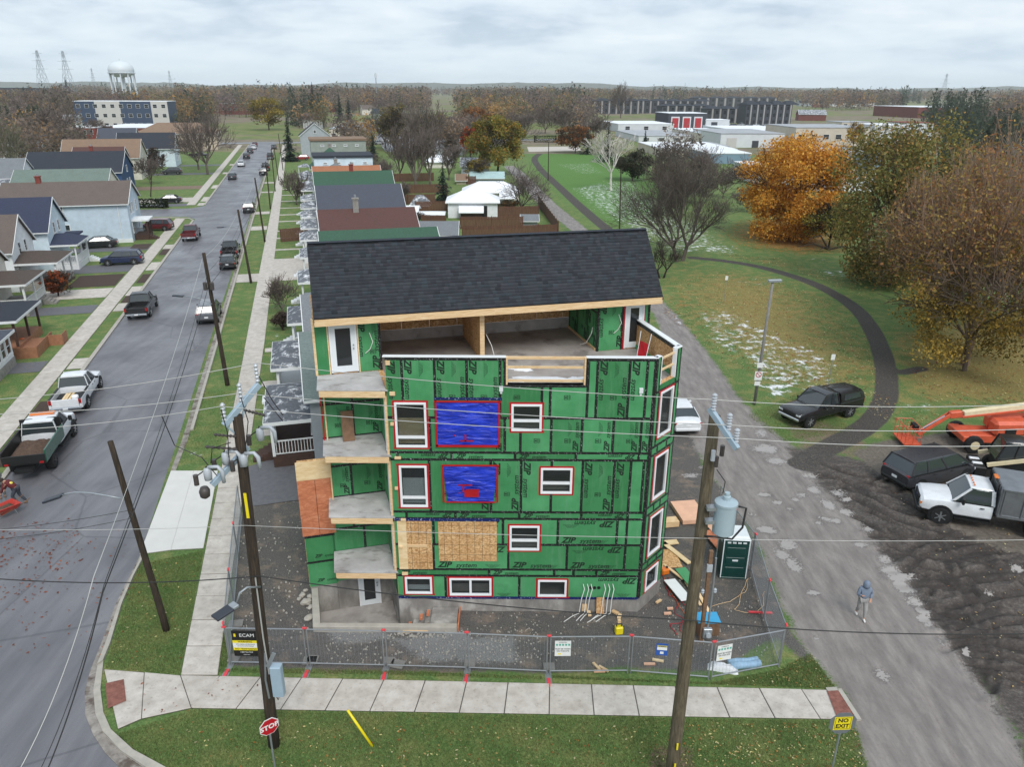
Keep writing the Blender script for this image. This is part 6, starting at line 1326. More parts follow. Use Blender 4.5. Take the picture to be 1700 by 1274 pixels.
for k,(px,py,rz,mt,lb_) in enumerate(((1078,1106,0,'pink_ply','pale offcut on the ground behind the blue notice'),(1092,1100,-15,'pale_ply','second pale offcut right of the first behind the blue notice'),(995,1118,2,'pink_ply','offcut at the fence foot left of the blue notice'),(1002,1114,-40,'lumber','slanting offcut at the fence foot left of the blue notice'),(990,1110,-60,'lumber','thin stick at the fence foot left of the blue notice'))):
    board(px,py,.42,.09,.07,R(rz),mt,lb_,'offcut',name='offcut')
board(392,1039,.55,.42,.06,R(10),'block_grey','grey paving slab on the dirt behind the corner fence','slab',name='paving_slab'); board(515,1100,.5,.4,.06,R(3),'block_grey','grey paving slab at the foot of the second fence post','slab',name='paving_slab'); board(660,1106,.5,.4,.06,R(-14),'block_grey','tilted grey slab right of the third fence post','slab',name='paving_slab')
yb_ = thing('tool_box','yellow tool box with a black handle near the facade foot','tool box',G(1027,1052),R(8)); m = MB(); m.box((0,0,.17),(.3,.24,.34)); m.build('case','sign_yellow',yb_,bevel=.03); m = MB(); m.tube([(-.1,0,.33),(-.1,0,.45),(.1,0,.45),(.1,0,.33)],.025,6); m.build('handle','black_plastic',yb_); m = MB(); m.box((.02,.1,.5),(.12,.1,.12)); m.build('cap','lumber',yb_)
yc = thing('jerry_can','small yellow container at the right building corner','container',G(1103,953),R(20)); m = MB(); m.box((0,0,.15),(.38,.3,.28)); m.build('body','amber_lamp',yc,bevel=.05); m = MB(); m.cyl((.1,0,.29),.05,.07,8); m.build('cap','black_plastic',yc)
ms = thing('meter_post','timber post with electric meter and steel conduit behind the fence','post',G(1163,1066)); m = MB(); hpost = ZT(ms.location,915); m.box((0,0,hpost/2),(.14,.14,hpost)); m.build('post','brown_wood',ms); m = MB(); m.tube([(.2,-.02,.6),(.22,-.02,2.2),(.2,-.02,hpost-.3)],.04,8); m.build('conduit','galv',ms)
m = MB(); m.box((.18,-.12,.52),(.34,.16,.44)); m.build('meter_box','galv',ms,bevel=.02); m = MB(); m.cyl((0,0,0),.1,.09,14,M=Matrix.Translation((.2,-.2,.5)) @ Matrix.Rotation(R(90),4,'X')); m.build('meter_dial','insulator',ms); m = MB(); m.box((-.02,-.09,hpost-.7),(.2,.1,.3)); m.build('breaker','insulator',ms)
for x,z in ((-.16,hpost*.55),(.3,hpost*.56)): m = MB(); m.lathe((x,-.05,z),[(.03,0),(.07,.05),(.05,.1),(.07,.15),(.03,.2)],8); m.build('insulator_knob','insulator',ms)
cr_ = thing('crate','timber crate topped with a bright blue sheet behind the fence','crate',G(1172,1048),R(2)); m = MB(); m.box((0,0,.3),(.82,.6,.6)); m.build('box','brown_wood',cr_); m = MB(); m.box((0,0,.62),(.9,.66,.04)); m.build('sheet','sign_blue2' if 'sign_blue2' in MATS else 'lid_blue',cr_) if False else None
simple('lid_blue',C(60,160,206),.5,var=.05); m = MB(); m.box((0,0,.63),(.9,.66,.04)); m.build('sheet','lid_blue',cr_)
for k in range(5): m = MB(); m.box((-.34+.17*k,-.305,.3),(.15,.02,.58)); m.build('slat','brown_wood',cr_)
simple('foam_blue',C(150,186,214),.6,var=.12,scale=4)
for k,(px,py,r,lb_) in enumerate(((1236,1110,.14,'front roll of pale blue sheet inside the angled fence'),(1232,1103,.12,'rear roll of pale blue sheet inside the angled fence'))):
    p = G(px,py); m = MB(); m.tube([(-.55,0,r),(-.2,.02,r),(.2,0,r),(.6,.05,r)],[r,r*1.05,r*.95,r],10); o = m.build('sheet_roll','foam_blue',None,True); o.location = p; o.rotation_euler = (0,0,R(6)); tag(o,lb_,'roll')
heap('plastic_bag','crumpled white plastic bag left of the blue rolls','bag',Matrix.Translation(G(1200,1112)) @ Matrix.Rotation(R(-15),4,'Z'),.55,.18,.25,'snow',21,n=10)
def cord(name,label,px,mat,r=.014,wig=.12,seed=1):
    rr = random.Random(seed); ln = smooth_line(px,5); m = MB(); m.tube([(x+rr.uniform(-wig,wig)*.4,y+rr.uniform(-wig,wig)*.4,.045) for x,y in ln],r,4); return tag(m.build(name,mat,None,True),label,'cord')
cord('extension_cord','red extension cord snaking right of the building corner',[(1098,950),(1105,975),(1112,990),(1125,1000),(1120,1020),(1135,1030),(1128,1045),(1140,1060)],'sign_red',seed=2); cord('extension_cord','second red cord looping below the scrap pile',[(1110,960),(1120,985),(1135,1005),(1145,1020),(1130,1035),(1112,1040),(1122,1055)],'sign_red',seed=3)
cord('extension_cord','orange cord beside the red cords',[(1100,955),(1112,980),(1128,1010),(1138,1022)],'orange_plastic',seed=4); cord('extension_cord','yellow cord trailing from the toilet along the lane fence',[(1180,1010),(1210,1000),(1235,985),(1242,962),(1225,1005),(1222,1015),(1245,1018),(1265,1012),(1268,985)],'lumber',r=.012,seed=5)
board(1262,1020,.95,.08,.06,R(-3),'foot_red','red strip of wood lying inside the lane fence','strip')
def rock(px,py,s,seed,mat='kerb_concrete'):
    r = random.Random(seed); bm = bmesh.new(); bmesh.ops.create_icosphere(bm,subdivisions=2,radius=s)
    for v in bm.verts: v.co *= r.uniform(.75,1.15); v.co.z *= .65; v.co.x *= 1.2
    me = bpy.data.meshes.new('rock'); bm.to_mesh(me); bm.free(); me.materials.append(MAT(mat)); o = bpy.data.objects.new('rock',me); COL.objects.link(o); p = G(px,py); o.location = (p.x,p.y,s*.35); o.rotation_euler = (0,0,r.uniform(0,6)); return o
for k,(px,py,s,lb_) in enumerate(((508,1002,.2,'largest pale rock by the left end of the entry wall'),(513,1028,.17,'pale rock at the front left corner of the entry wall'),(502,990,.13,'small rock above the largest pale rock'),(514,992,.12,'small rock touching the entry wall'),(516,1010,.13,'rock between the two big pale rocks'),(497,996,.1,'leftmost small rock of the heap'),(507,982,.1,'uppermost rock of the heap by the wing wall'))):
    tag(rock(px,py,s,k+40),lb_,'rock','rocks by the entry wall')
def rubble():
    r = random.Random(9); m = MB()
    for zone,n,s0,s1 in (([(540,1045),(760,1048),(900,1060),(900,1105),(540,1100)],420,.015,.05),([(660,1046),(740,1046),(740,1060),(660,1060)],50,.03,.09),([(790,1005),(1060,1008),(1150,960),(1240,1000),(1280,1050),(1170,1100),(800,1095)],520,.012,.045),([(400,900),(500,860),(515,970),(400,1090)],200,.015,.06)):
        xs = [p[0] for p in zone]; ys = [p[1] for p in zone]
        for _ in range(n):
            p = G(r.uniform(min(xs),max(xs)),r.uniform(min(ys),max(ys))); s = r.uniform(s0,s1); m.box((p.x,p.y,.02+s*.3),(s*r.uniform(1,2),s*r.uniform(.8,1.4),s),r.uniform(0,3),taper=.6)
    return stuff(m.build('rubble','kerb_concrete'))
rubble()
# ---------------------------------------------------------------- people
def skin_mesh(name,nodes,edges,mat,parent,sub=2):
    me = bpy.data.meshes.new(name); me.from_pydata([n[0] for n in nodes],edges,[]); me.materials.append(MAT(mat)); o = bpy.data.objects.new(name,me); COL.objects.link(o); o.parent = parent
    s = o.modifiers.new('skin','SKIN'); s.use_smooth_shade = True; sd = o.modifiers.new('sub','SUBSURF'); sd.levels = sub; sd.render_levels = sub
    for i,n in enumerate(nodes): r = n[1]; me.skin_vertices[0].data[i].radius = (r,r*(n[2] if len(n) > 2 else 1)); me.skin_vertices[0].data[i].use_root = (i == 0)
    return o
simple('skin_tone',C(196,150,124),.6,var=.05); simple('hoodie_grey',C(116,128,146),.9,var=.1,scale=8); simple('trousers_grey',C(150,148,146),.9,var=.1,scale=8); simple('shoe_white',C(232,230,226),.6,var=.05); simple('jacket_dark_red',C(96,34,36),.9,var=.12); simple('vest_yellow',C(222,206,90),.7,var=.1); simple('trousers_dark',C(62,66,76),.9,var=.12); simple('helmet_lime',C(200,226,90),.4,var=.04); simple('hair_dark',C(44,34,28),.8,var=.1); simple('camo_grey',C(96,98,96),.9,var=.35,scale=9)
def person(label,loc,rz,pose,top,pants,shoes='shoe_white',hood=False,vest=None,hat=None):
    t = thing('person',label,'person',loc,rz,None); J = dict(pelvis=(0,0,.95),waist=(0,0,1.08),chest=(0,0,1.32),neck=(0,.01,1.5),head=(0,.03,1.66),
        lsh=(-.19,0,1.42),lel=(-.25,-.02,1.14),lwr=(-.22,.14,.95),rsh=(.19,0,1.42),rel=(.25,-.02,1.14),rwr=(.22,.14,.95),lhip=(-.1,0,.92),lkn=(-.11,.06,.5),lan=(-.11,0,.09),rhip=(.1,0,.92),rkn=(.11,.06,.5),ran=(.11,0,.09)); J.update(pose)
    j = {k: Vector(v) for k,v in J.items()}
    names = ['pelvis','waist','chest','neck','head','lsh','lel','lwr','rsh','rel','rwr','lhip','lkn','lan','rhip','rkn','ran']; rad = [.13,.12,.145,.055,.095,.06,.045,.033,.06,.045,.033,.09,.06,.042,.09,.06,.042]
    nodes = [(j[n],r) for n,r in zip(names,rad)]; ix = {n: i for i,n in enumerate(names)}
    E = [('pelvis','waist'),('waist','chest'),('chest','neck'),('neck','head'),('chest','lsh'),('lsh','lel'),('lel','lwr'),('chest','rsh'),('rsh','rel'),('rel','rwr'),('pelvis','lhip'),('lhip','lkn'),('lkn','lan'),('pelvis','rhip'),('rhip','rkn'),('rkn','ran')]
    edges = [(ix[a],ix[b_]) for a,b_ in E]
    nodes.append((j['head']+Vector((0,.005,.1)),.08)); edges.append((ix['head'],len(nodes)-1))
    nodes.append((j['head']+Vector((0,.11,.0)),.018)); edges.append((ix['head'],len(nodes)-1))
    for s in ('l','r'):
        d = (j[s+'wr']-j[s+'el']).normalized(); pal = j[s+'wr']+d*.07; nodes.append((pal,.03)); pi = len(nodes)-1; edges.append((ix[s+'wr'],pi)); sx = d.cross(Vector((0,0,1))); sx = sx.normalized() if sx.length > .1 else Vector((1,0,0))
        for k in range(4): nodes.append((pal+d*(.075+.01*(k in (1,2)))+sx*(.03*(k-1.5)),.009)); edges.append((pi,len(nodes)-1))
        nodes.append((pal+d*.03+sx*.06,.01)); edges.append((pi,len(nodes)-1))
    b_ = skin_mesh('body',nodes,edges,'skin_tone',t)
    T = [('pelvis',.165),('waist',.165),('chest',.185),('neck',.09),('lsh',.09),('lel',.07),('lwr',.052),('rsh',.09),('rel',.07),('rwr',.052)]; tix = {n: i for i,(n,r) in enumerate(T)}
    skin_mesh('hooded_top' if hood else 'jacket',[(j[n]+(Vector((0,0,.04)) if n == 'pelvis' else Vector()),r) for n,r in T],[(tix[a],tix[b2]) for a,b2 in (('pelvis','waist'),('waist','chest'),('chest','neck'),('chest','lsh'),('lsh','lel'),('lel','lwr'),('chest','rsh'),('rsh','rel'),('rel','rwr'))],top,b_)
    Lg = [('pelvis',.15),('lhip',.115),('lkn',.085),('lan',.06),('rhip',.115),('rkn',.085),('ran',.06)]; lix = {n: i for i,(n,r) in enumerate(Lg)}
    skin_mesh('trousers',[(j[n]+(Vector((0,0,.05)) if n.endswith('an') else Vector()),r) for n,r in Lg],[(lix[a],lix[b2]) for a,b2 in (('pelvis','lhip'),('lhip','lkn'),('lkn','lan'),('pelvis','rhip'),('rhip','rkn'),('rkn','ran'))],pants,b_)
    for s in ('l','r'): a = j[s+'an']; skin_mesh('shoe',[(a+Vector((0,-.05,-.04)),.045),(a+Vector((0,.06,-.045)),.045),(a+Vector((0,.16,-.05)),.036)],[(0,1),(1,2)],shoes,b_,1)
    h = j['head']
    if hood: m = MB(); m.lathe(h+Vector((0,-.025,-.14)),[(.10,-.02),(.135,.08),(.135,.19),(.10,.27),(.03,.3)],12); m.build('hood',top,b_,True)
    else: m = MB(); m.lathe(h+Vector((0,-.02,-.02)),[(.10,0),(.108,.07),(.09,.14),(.03,.18)],12); m.build('hair','hair_dark',b_,True)
    for s in (-1,1): m = MB(); m.box(h+Vector((s*.035,.095,.03)),(.025,.012,.014)); m.build('eye','sign_black',b_)
    m = MB(); m.box(h+Vector((0,.098,-.055)),(.05,.012,.012)); m.build('mouth','jacket_dark_red',b_)
    if vest: skin_mesh('safety_vest',[(j['waist'],.185),(j['chest'],.2)],[(0,1)],vest,b_)
    if hat: m = MB(); m.lathe(h+Vector((0,0,.03)),[(.16,0),(.13,.015),(.125,.08),(.08,.14),(.02,.16)],12); m.build('helmet',hat,b_,True)
    return t
person('person in a grey hooded top and pale trousers walking in the lane',G(1427,1026),R(172),dict(lkn=(-.1,.16,.52),lan=(-.1,.2,.1),rkn=(.1,-.02,.5),ran=(.1,-.2,.14),rel=(.27,.08,1.16),rwr=(.2,.3,1.28),lel=(-.3,-.1,1.16),lwr=(-.24,.08,1.0),head=(0,.06,1.65)),'hoodie_grey','trousers_grey',hood=True)
person('worker in a red jacket and yellow vest bending beside the wheelbarrow',G(33,838),R(100),dict(waist=(0,.08,1.08),chest=(0,.32,1.26),neck=(0,.45,1.36),head=(0,.56,1.42),lsh=(-.19,.38,1.3),rsh=(.19,.38,1.3),lel=(-.24,.5,1.05),lwr=(-.2,.62,.82),rel=(.24,.5,1.05),rwr=(.2,.62,.82),lkn=(-.12,.2,.55),rkn=(.12,-.05,.5),ran=(.11,-.3,.1)),'jacket_dark_red','trousers_dark','brown_wood',vest='vest_yellow')
person('worker in grey with a lime helmet behind the dump truck',G(6,828),R(60),dict(waist=(0,.04,1.08),chest=(0,.2,1.28),neck=(0,.28,1.42),head=(0,.36,1.53),lsh=(-.19,.22,1.36),rsh=(.19,.22,1.36),lel=(-.26,.3,1.1),lwr=(-.2,.5,.95),rel=(.26,.3,1.1),rwr=(.2,.5,.95)),'camo_grey','camo_grey','brown_wood',hat='helmet_lime')
wbw = thing('wheelbarrow','red wheelbarrow behind the dump truck at the left edge','wheelbarrow',G(12,858),R(150)); simple('barrow_red',C(178,58,48),.5,var=.15,scale=5)
def barrow():
    o = [(-.42,-.6,.62),(.42,-.6,.62),(.34,.6,.62),(-.34,.6,.62),(-.25,-.4,.32),(.25,-.4,.32),(.2,.3,.28),(-.2,.3,.28)]; m = MB(); m.add(o+[(x*.95,y*.95,z+.02) for x,y,z in o],[(0,1,5,4),(1,2,6,5),(2,3,7,6),(3,0,4,7),(4,5,6,7),(12,13,9,8),(13,14,10,9),(14,15,11,10),(15,12,8,11),(15,14,13,12),(0,8,9,1),(1,9,10,2),(2,10,11,3),(3,11,8,0)]); m.build('tray','barrow_red',wbw)
    for s in (-1,1): m = MB(); m.tube([(s*.08,.75,.2),(s*.22,.2,.28),(s*.28,-.5,.42),(s*.32,-1.1,.62)],.02,6); m.build('handle','brown_wood',wbw); m = MB(); m.tube([(s*.25,-.3,.35),(s*.25,-.4,.0)],.018,5); m.build('leg','galv',wbw)
    m = MB(); m.lathe((0,0,0),[(.1,-.05),(.19,-.04),(.2,0),(.19,.04),(.1,.05)],14,Matrix.Translation((0,.75,.2)) @ Matrix.Rotation(R(90),4,'Y')); m.build('wheel','tyre',wbw,True)
barrow(); heap('soil_load','small load of soil in the red wheelbarrow','soil',Matrix.Translation(wbw.location+Vector((0,0,.42))) @ Matrix.Rotation(R(150),4,'Z'),.3,.45,.16,'soil',5,n=10)
# ---------------------------------------------------------------- houses
def siding(name,col,pitch=.13):
    m,nt,N,L,b = base_mat(name,.6,0,.3); P = geopos(N); z = N.new('ShaderNodeSeparateXYZ'); L.new(P,z.inputs[0])
    s = math2(N,L,'FRACT',math2(N,L,'DIVIDE',z.outputs[2],pitch)); n = noise(N,L,1.5,4,.6,P)
    c = ramp(N,L,n,[(.3,tuple(x*.88 for x in col)),(.7,tuple(min(1,x*1.06) for x in col))]); c = mixc(N,L,mrange(N,L,s,0,.14,.35,0),c,tuple(x*.55 for x in col)); L.new(c,b.inputs['Base Color']); bump(N,L,b,s,.6,.015)
for nm,c in (('siding_blue',C(196,211,224)),('siding_white',C(232,235,237)),('siding_cream',C(220,216,204)),('siding_grey',C(166,173,179)),('siding_navy',C(54,82,122)),('siding_tan',C(192,180,160)),('siding_paleblue',C(212,227,236)),('siding_greengrey',C(150,158,150))): siding(nm,c)
def roofing(name,col,var=.25,snow=0.0):
    m,nt,N,L,b = base_mat(name,.9,0,.25); P = geopos(N)
    n = noise(N,L,7,4,.7,mapping(N,L,P,(1,1,3))); c = ramp(N,L,n,[(.28,tuple(x*(1-var) for x in col)),(.72,tuple(min(1,x*(1+var)) for x in col))])
    z = N.new('ShaderNodeSeparateXYZ'); L.new(P,z.inputs[0]); s = math2(N,L,'FRACT',math2(N,L,'DIVIDE',z.outputs[2],.09)); c = mixc(N,L,mrange(N,L,s,0,.25,.3,0),c,tuple(x*.6 for x in col))
    c = mixc(N,L,mrange(N,L,noise(N,L,.9,6,.7,P),.45,.7,0,.45),c,tuple(x*.62+.02 for x in col))
    if snow: c = mixc(N,L,mrange(N,L,noise(N,L,1.6,7,.75,P),.62-snow*.35,.74-snow*.35,0,.9),c,(.80,.82,.85))
    L.new(c,b.inputs['Base Color']); bump(N,L,b,s,.4,.01)
for nm,c,sn in (('roof_brown',C(104,94,88),0),('roof_darkbrown',C(84,74,68),0),('roof_redbrown',C(92,66,62),0),('roof_black',C(54,58,66),0),('roof_slate',C(78,82,92),0),('roof_grey',C(120,124,128),0),('roof_green',C(62,92,76),0),('roof_orange',C(160,108,80),0),('roof_camo',C(110,124,116),0),('roof_navy',C(58,64,84),0),('roof_tan',C(134,112,94),0),('roof_snowy',C(108,112,118),.36),('roof_halfsnow',C(96,100,106),.26),('roof_white',C(206,210,214),.9),('roof_teal',C(170,196,196),.0),('roof_greygreen',C(112,124,122),0)): roofing(nm,c,.25,sn)
simple('brick_red',C(126,62,54),.9,var=.2,scale=6); simple('trim_white',C(220,222,222),.5,var=.05); simple('porch_wood',C(150,104,76),.8,var=.2,scale=4); simple('dark_wood',C(70,50,42),.85,var=.25,scale=5); simple('stone',C(140,136,130),.9,var=.25,scale=4)
simple('fence_wood',C(96,66,52),.9,var=.3,scale=3,streak=(3,3,.3)); simple('foliage_hedge',C(52,62,38),.9,var=.4,scale=6,bmp=.8,bscale=8)
WIN = {}
def win_meshes(w,h):
    k = (round(w,2),round(h,2))
    if k not in WIN:
        m = MB(); f = .09
        for c,s in (((0,0,h/2-f/2),(w,.08,f)),((0,0,-h/2+f/2),(w,.08,f)),((-w/2+f/2,0,0),(f,.08,h-2*f)),((w/2-f/2,0,0),(f,.08,h-2*f)),((0,.01,0),(w-2*f,.05,.05))): m.box(c,s)
        g = MB(); g.box((0,.02,0),(w-2*f,.02,h-2*f)); s_ = MB(); s_.box((0,-.03,-h/2-.04),(w+.12,.12,.06)); WIN[k] = (m.mesh('window','trim_white'),g.mesh('pane','dark_glass'),s_.mesh('sill','trim_white'))
    return WIN[k]
def add_window(root,x,y,z,w,h,rz=0.0,sill=True):
    a,g,s_ = win_meshes(w,h); o = inst('window',a,root,(x,y,z),(0,0,rz)); inst('pane',g,o)
    if sill: inst('sill',s_,o)
def slab_roof(root,pts_list,th,mat,name='roof'):
    r = None
    for p in pts_list:
        m = MB()
        if len(p) == 4: m.slab(*p,th)
        else:
            a,b_,c = map(Vector,p); n = (b_-a).cross(c-a).normalized()*th; m.add([a,b_,c,a-n,b_-n,c-n],[(0,1,2),(5,4,3),(0,3,4,1),(1,4,5,2),(2,5,3,0)])
        o = m.build(name if r is None else 'roof_slope',mat,root if r is None else r); r = r or o
    return r
def gable_house(label,u0,u1,v0,v1,ze,zr,wall,roof,axis='u',hip=0.0,wins_s=(),wins_e=(),wins_w=(),chimney=None,oh=.4,cat='house',name='house',rz=SA,group='houses along the street',foundation=True):
    uc,vc = (u0+u1)/2,(v0+v1)/2; root = thing(name,label,cat,S(uc,vc) if rz == SA else Vector((uc,vc,0)),rz,group); a,b_ = (u1-u0)/2,(v1-v0)/2
    m = MB(); base = [(-a,-b_,0),(a,-b_,0),(a,b_,0),(-a,b_,0)]; top = [(x,y,ze) for x,y,z in base]
    if hip: m.add(base+top,[(0,1,5,4),(1,2,6,5),(2,3,7,6),(3,0,4,7)])
    elif axis == 'u': m.add(base+top+[(-a,0,zr-.12),(a,0,zr-.12)],[(0,1,5,4),(2,3,7,6),(1,2,6,9,5),(3,0,4,8,7)])
    else: m.add(base+top+[(0,-b_,zr-.12),(0,b_,zr-.12)],[(1,2,6,5),(3,0,4,7),(0,1,5,8,4),(2,3,7,9,6)])
    m.build('wall',wall,root)
    k = oh; s = (zr-ze)/(b_ if axis == 'u' else a); zo = ze-oh*s; A,Bq = a+.3,b_+oh
    if hip:
        hx = a*(1-hip) if axis == 'u' else 0; hy = 0 if axis == 'u' else b_*(1-hip); A = a+oh; p = [(-A,-Bq,zo),(A,-Bq,zo),(A,Bq,zo),(-A,Bq,zo)]; q0 = (-hx,-hy,zr); q1 = (hx,hy,zr)
        if axis == 'u': r = slab_roof(root,[(p[0],p[1],q1,q0),(p[1],p[2],q1),(p[2],p[3],q0,q1),(p[3],p[0],q0)] if hx > .05 else [(p[0],p[1],q1),(p[1],p[2],q1),(p[2],p[3],q1),(p[3],p[0],q1)],.12,roof)
        else: r = slab_roof(root,[(p[0],p[1],q0),(p[1],p[2],q1,q0),(p[2],p[3],q1),(p[3],p[0],q0,q1)],.12,roof)
        for i in range(4): m = MB(); m.bar(Vector(p[i])-Vector((0,0,.1)),Vector(p[(i+1) % 4])-Vector((0,0,.1)),.06,.16); m.build('fascia','trim_white',r)
    elif axis == 'u':
        r = slab_roof(root,[((-A,-Bq,zo),(A,-Bq,zo),(A,0,zr),(-A,0,zr)),((A,Bq,zo),(-A,Bq,zo),(-A,0,zr),(A,0,zr))],.12,roof)
        for x in (A,-A):
            for y in (-Bq,Bq): m = MB(); m.bar((x,y,zo-.08),(x,0,zr-.08),.05,.18); m.build('bargeboard','trim_white',r)
        m = MB(); m.bar((-A,-Bq-.02,zo-.1),(A,-Bq-.02,zo-.1),.1,.12); m.build('gutter','trim_white',r)
    else:
        A2 = a+oh; B2 = b_+.3; zo2 = ze-oh*s
        r = slab_roof(root,[((A2,-B2,zo2),(A2,B2,zo2),(0,B2,zr),(0,-B2,zr)),((-A2,B2,zo2),(-A2,-B2,zo2),(0,-B2,zr),(0,B2,zr))],.12,roof)
        for x in (A2,-A2): m = MB(); m.bar((x,-B2,zo2-.08),(0,-B2,zr-.08),.05,.18); m.build('bargeboard','trim_white',r)
    if chimney:
        cx,cy,h,mt = chimney; m = MB(); m.box((cx,cy,zr-.2+h/2),(.6,.6,h+1.0)); m.box((cx,cy,zr+h+.25),(.75,.75,.12)); c = m.build('chimney',mt,r)
        m = MB(); m.cyl((cx,cy,zr+h+.3),.12,.35,8); m.build('flue','galv',c)
    for (x,z,w,h) in wins_s: add_window(root,x,-b_-.03,z,w,h)
    for (y,z,w,h) in wins_e: add_window(root,a+.03,y,z,w,h,R(90))
    for (y,z,w,h) in wins_w: add_window(root,-a-.03,y,z,w,h,R(-90))
    return root,a,b_
def porch(root,x0,x1,y0,y1,zr,mat,posts=True,rail=True,deck='porch_wood',hipx=.0,side=1,steps=None,zd=.7,post_mat='trim_white',rise=.7):
    xi,xo = (x0,x1) if side > 0 else (x1,x0); k = .25; yc = (y0+y1)/2; hy = (y1-y0)*.25
    P_ = [(xo+k*side,y0-k,zr),(xo+k*side,y1+k,zr),(xi,y1+k,zr),(xi,y0-k,zr)]; q0,q1 = (xi,yc-hy,zr+rise),(xi,yc+hy,zr+rise); hx = xi+(xo-xi)*.45; q0 = (hx,yc,zr+rise); q1 = (xi,yc,zr+rise)
    sl = [(P_[0],P_[1],q0),(P_[1],P_[2],q1,q0),(P_[3],P_[0],q0,q1)]
    if side < 0: sl = [tuple(reversed(s_)) for s_ in sl]
    r = slab_roof(root,sl,.1,mat,'porch_roof')
    for i,j in ((0,1),(1,2),(3,0)): m = MB(); m.bar(Vector(P_[i])-Vector((0,0,.1)),Vector(P_[j])-Vector((0,0,.1)),.06,.2); m.build('fascia','trim_white',r)
    m = MB(); m.box(((x0+x1)/2,yc,zd/2),(abs(x1-x0)-.1,y1-y0,zd)); m.build('porch_deck',deck,root)
    if posts:
        for y in (y0+.1,yc,y1-.1): m = MB(); m.box((xo-.12*side,y,(zd+zr)/2),(.16,.16,zr-zd)); m.build('porch_post',post_mat,root)
    if rail:
        for (a,b_) in (((xo-.1*side,y0+.1),(xo-.1*side,y1-.1)),((xi,y0+.08),(xo-.1*side,y0+.08))):
            m = MB(); m.bar((*a,zd+.9),(*b_,zd+.9),.07,.06); m.bar((*a,zd+.12),(*b_,zd+.12),.05,.05); d = Vector(b_)-Vector(a); n = max(2,int(d.length/.16))
            for i in range(n+1): p = Vector(a).lerp(Vector(b_),i/n); m.bar((p.x,p.y,zd+.1),(p.x,p.y,zd+.9),.035,.035)
            stuff(m.build('railing',post_mat,root))
    if steps is not None:
        n = 4
        for i in range(n): m = MB(); h = zd*(n-i)/(n+1); m.box((xo+side*(.15+.28*i),steps,h/2),(.3,1.2,h)); m.build('step',deck,root)
r,a,b_ = gable_house('white house with a glazed porch cut by the left edge',-36,-25.2,56.5,63,4.2,6.6,'siding_white','roof_slate',wins_e=[(0,2.2,1,1.4)])
m = MB(); m.box((a+1.4,0,1.5),(2.8,6.0,1.9)); m.build('sunroom_wall','siding_white',r); porch(r,a,a+2.9,-3.0,3.0,2.75,'roof_slate',posts=False,rail=False,deck='stone',rise=.6)
for y in (-2.2,-1.1,0,1.1,2.2): add_window(r,a+2.83,y,1.75,.9,1.3,R(90))
for x in (.8,1.9): add_window(r,a+x,-3.03,1.75,.9,1.3)
r,a,b_ = gable_house('tan house with a black porch roof and a cedar deck',-37,-26.6,65,72,4.2,6.8,'siding_tan','roof_black',wins_e=[(-1.5,2.1,1,1.4)])
porch(r,a,a+3.9,-3.4,2.6,2.9,'roof_black',deck='porch_wood',rail=False,post_mat='dark_wood',rise=.8)
dk = thing('cedar_deck','cedar deck and planter wall in front of the tan house','deck',S(-22.7,66.2),SA);
for k in range(14): m = MB(); m.box((-.1,-1.9+.29*k,.42),(3.0,.27,.06)); m.build('plank','porch_wood',dk)
for (x,y,sx,sy) in ((1.45,0,.06,4.2),(0,-2.1,3.0,.06),(2.0,1.0,1.1,.06),(2.5,1.7,.06,1.4)):
    m = MB(); m.box((x,y,.45),(sx,sy,.9)); m.build('screen_board','porch_wood',dk)
pk = MB(); pk.lathe((0,0,0),[(.04,0),(.2,.06),(.24,.16),(.2,.27),(.05,.3)],12); o = pk.build('pumpkin','orange_plastic',None,True); o.location = S(-23.2,67.4,.46); tag(o,'orange pumpkin on the cedar deck','pumpkin')
r,a,b_ = gable_house('cream house with a grey brown porch roof and white railings',-39,-28.6,76,83.5,4.4,7.2,'siding_cream','roof_darkbrown',wins_e=[(0,2.3,1,1.4)])
porch(r,a,a+3.2,-2.6,3.2,3.1,'roof_darkbrown',steps=2.2,deck='stone',rise=.7)
r,a,b_ = gable_house('white gabled house with a brown roof and brown porch',-40,-29.2,87.4,94.6,4.5,7.5,'siding_white','roof_brown',wins_e=[(-.9,4.1,.8,1.3),(1.0,4.1,.8,1.3),(-2.4,1.8,.8,1.3)],wins_s=[(2,2.2,.9,1.3)])
porch(r,a,a+3.8,-3.4,2.4,2.95,'roof_darkbrown',deck='stone',rise=.75,rail=False)
r,a,b_ = gable_house('pale blue gabled house with a navy metal roof',-41,-28.4,97.2,104.8,4.9,8.0,'siding_paleblue','roof_navy',wins_e=[(-.9,4.6,.8,1.3),(1.0,4.6,.8,1.3)],wins_s=[(2,2.4,.9,1.3)])
porch(r,a,a+2.6,-3.6,1.8,3.0,'roof_navy',steps=1.6,deck='trim_white',rise=.9); m = MB(); m.box((a+.9,3.0,3.25),(1.8,1.8,.2)); m.build('side_canopy','roof_navy',r)
r,a,b_ = gable_house('large light blue clapboard house with a long brown roof',-38.5,-23.0,114.3,122.6,5.5,7.9,'siding_blue','roof_brown',wins_s=[(-.6,4.55,1.0,1.5),(-.2,1.9,1.1,1.6),(-4.6,4.4,.9,1.3)],wins_e=[(-2.4,4.4,.8,1.5),(-.9,4.4,.8,1.5),(1.6,4.4,.8,1.5),(-2.4,1.8,.8,1.5),(1.9,1.8,.8,1.5)],chimney=(-3.5,.0,.5,'brick_red'))
m = MB(); m.box((-.0,-b_-.05,.25),(2*a+.1,.1,.5)); m.build('base_trim','trim_white',r); m = MB(); m.tube([(a-1.2,-b_-.08,5.3),(a-1.2,-b_-.08,.3)],.05,6); m.build('downpipe','trim_white',r)
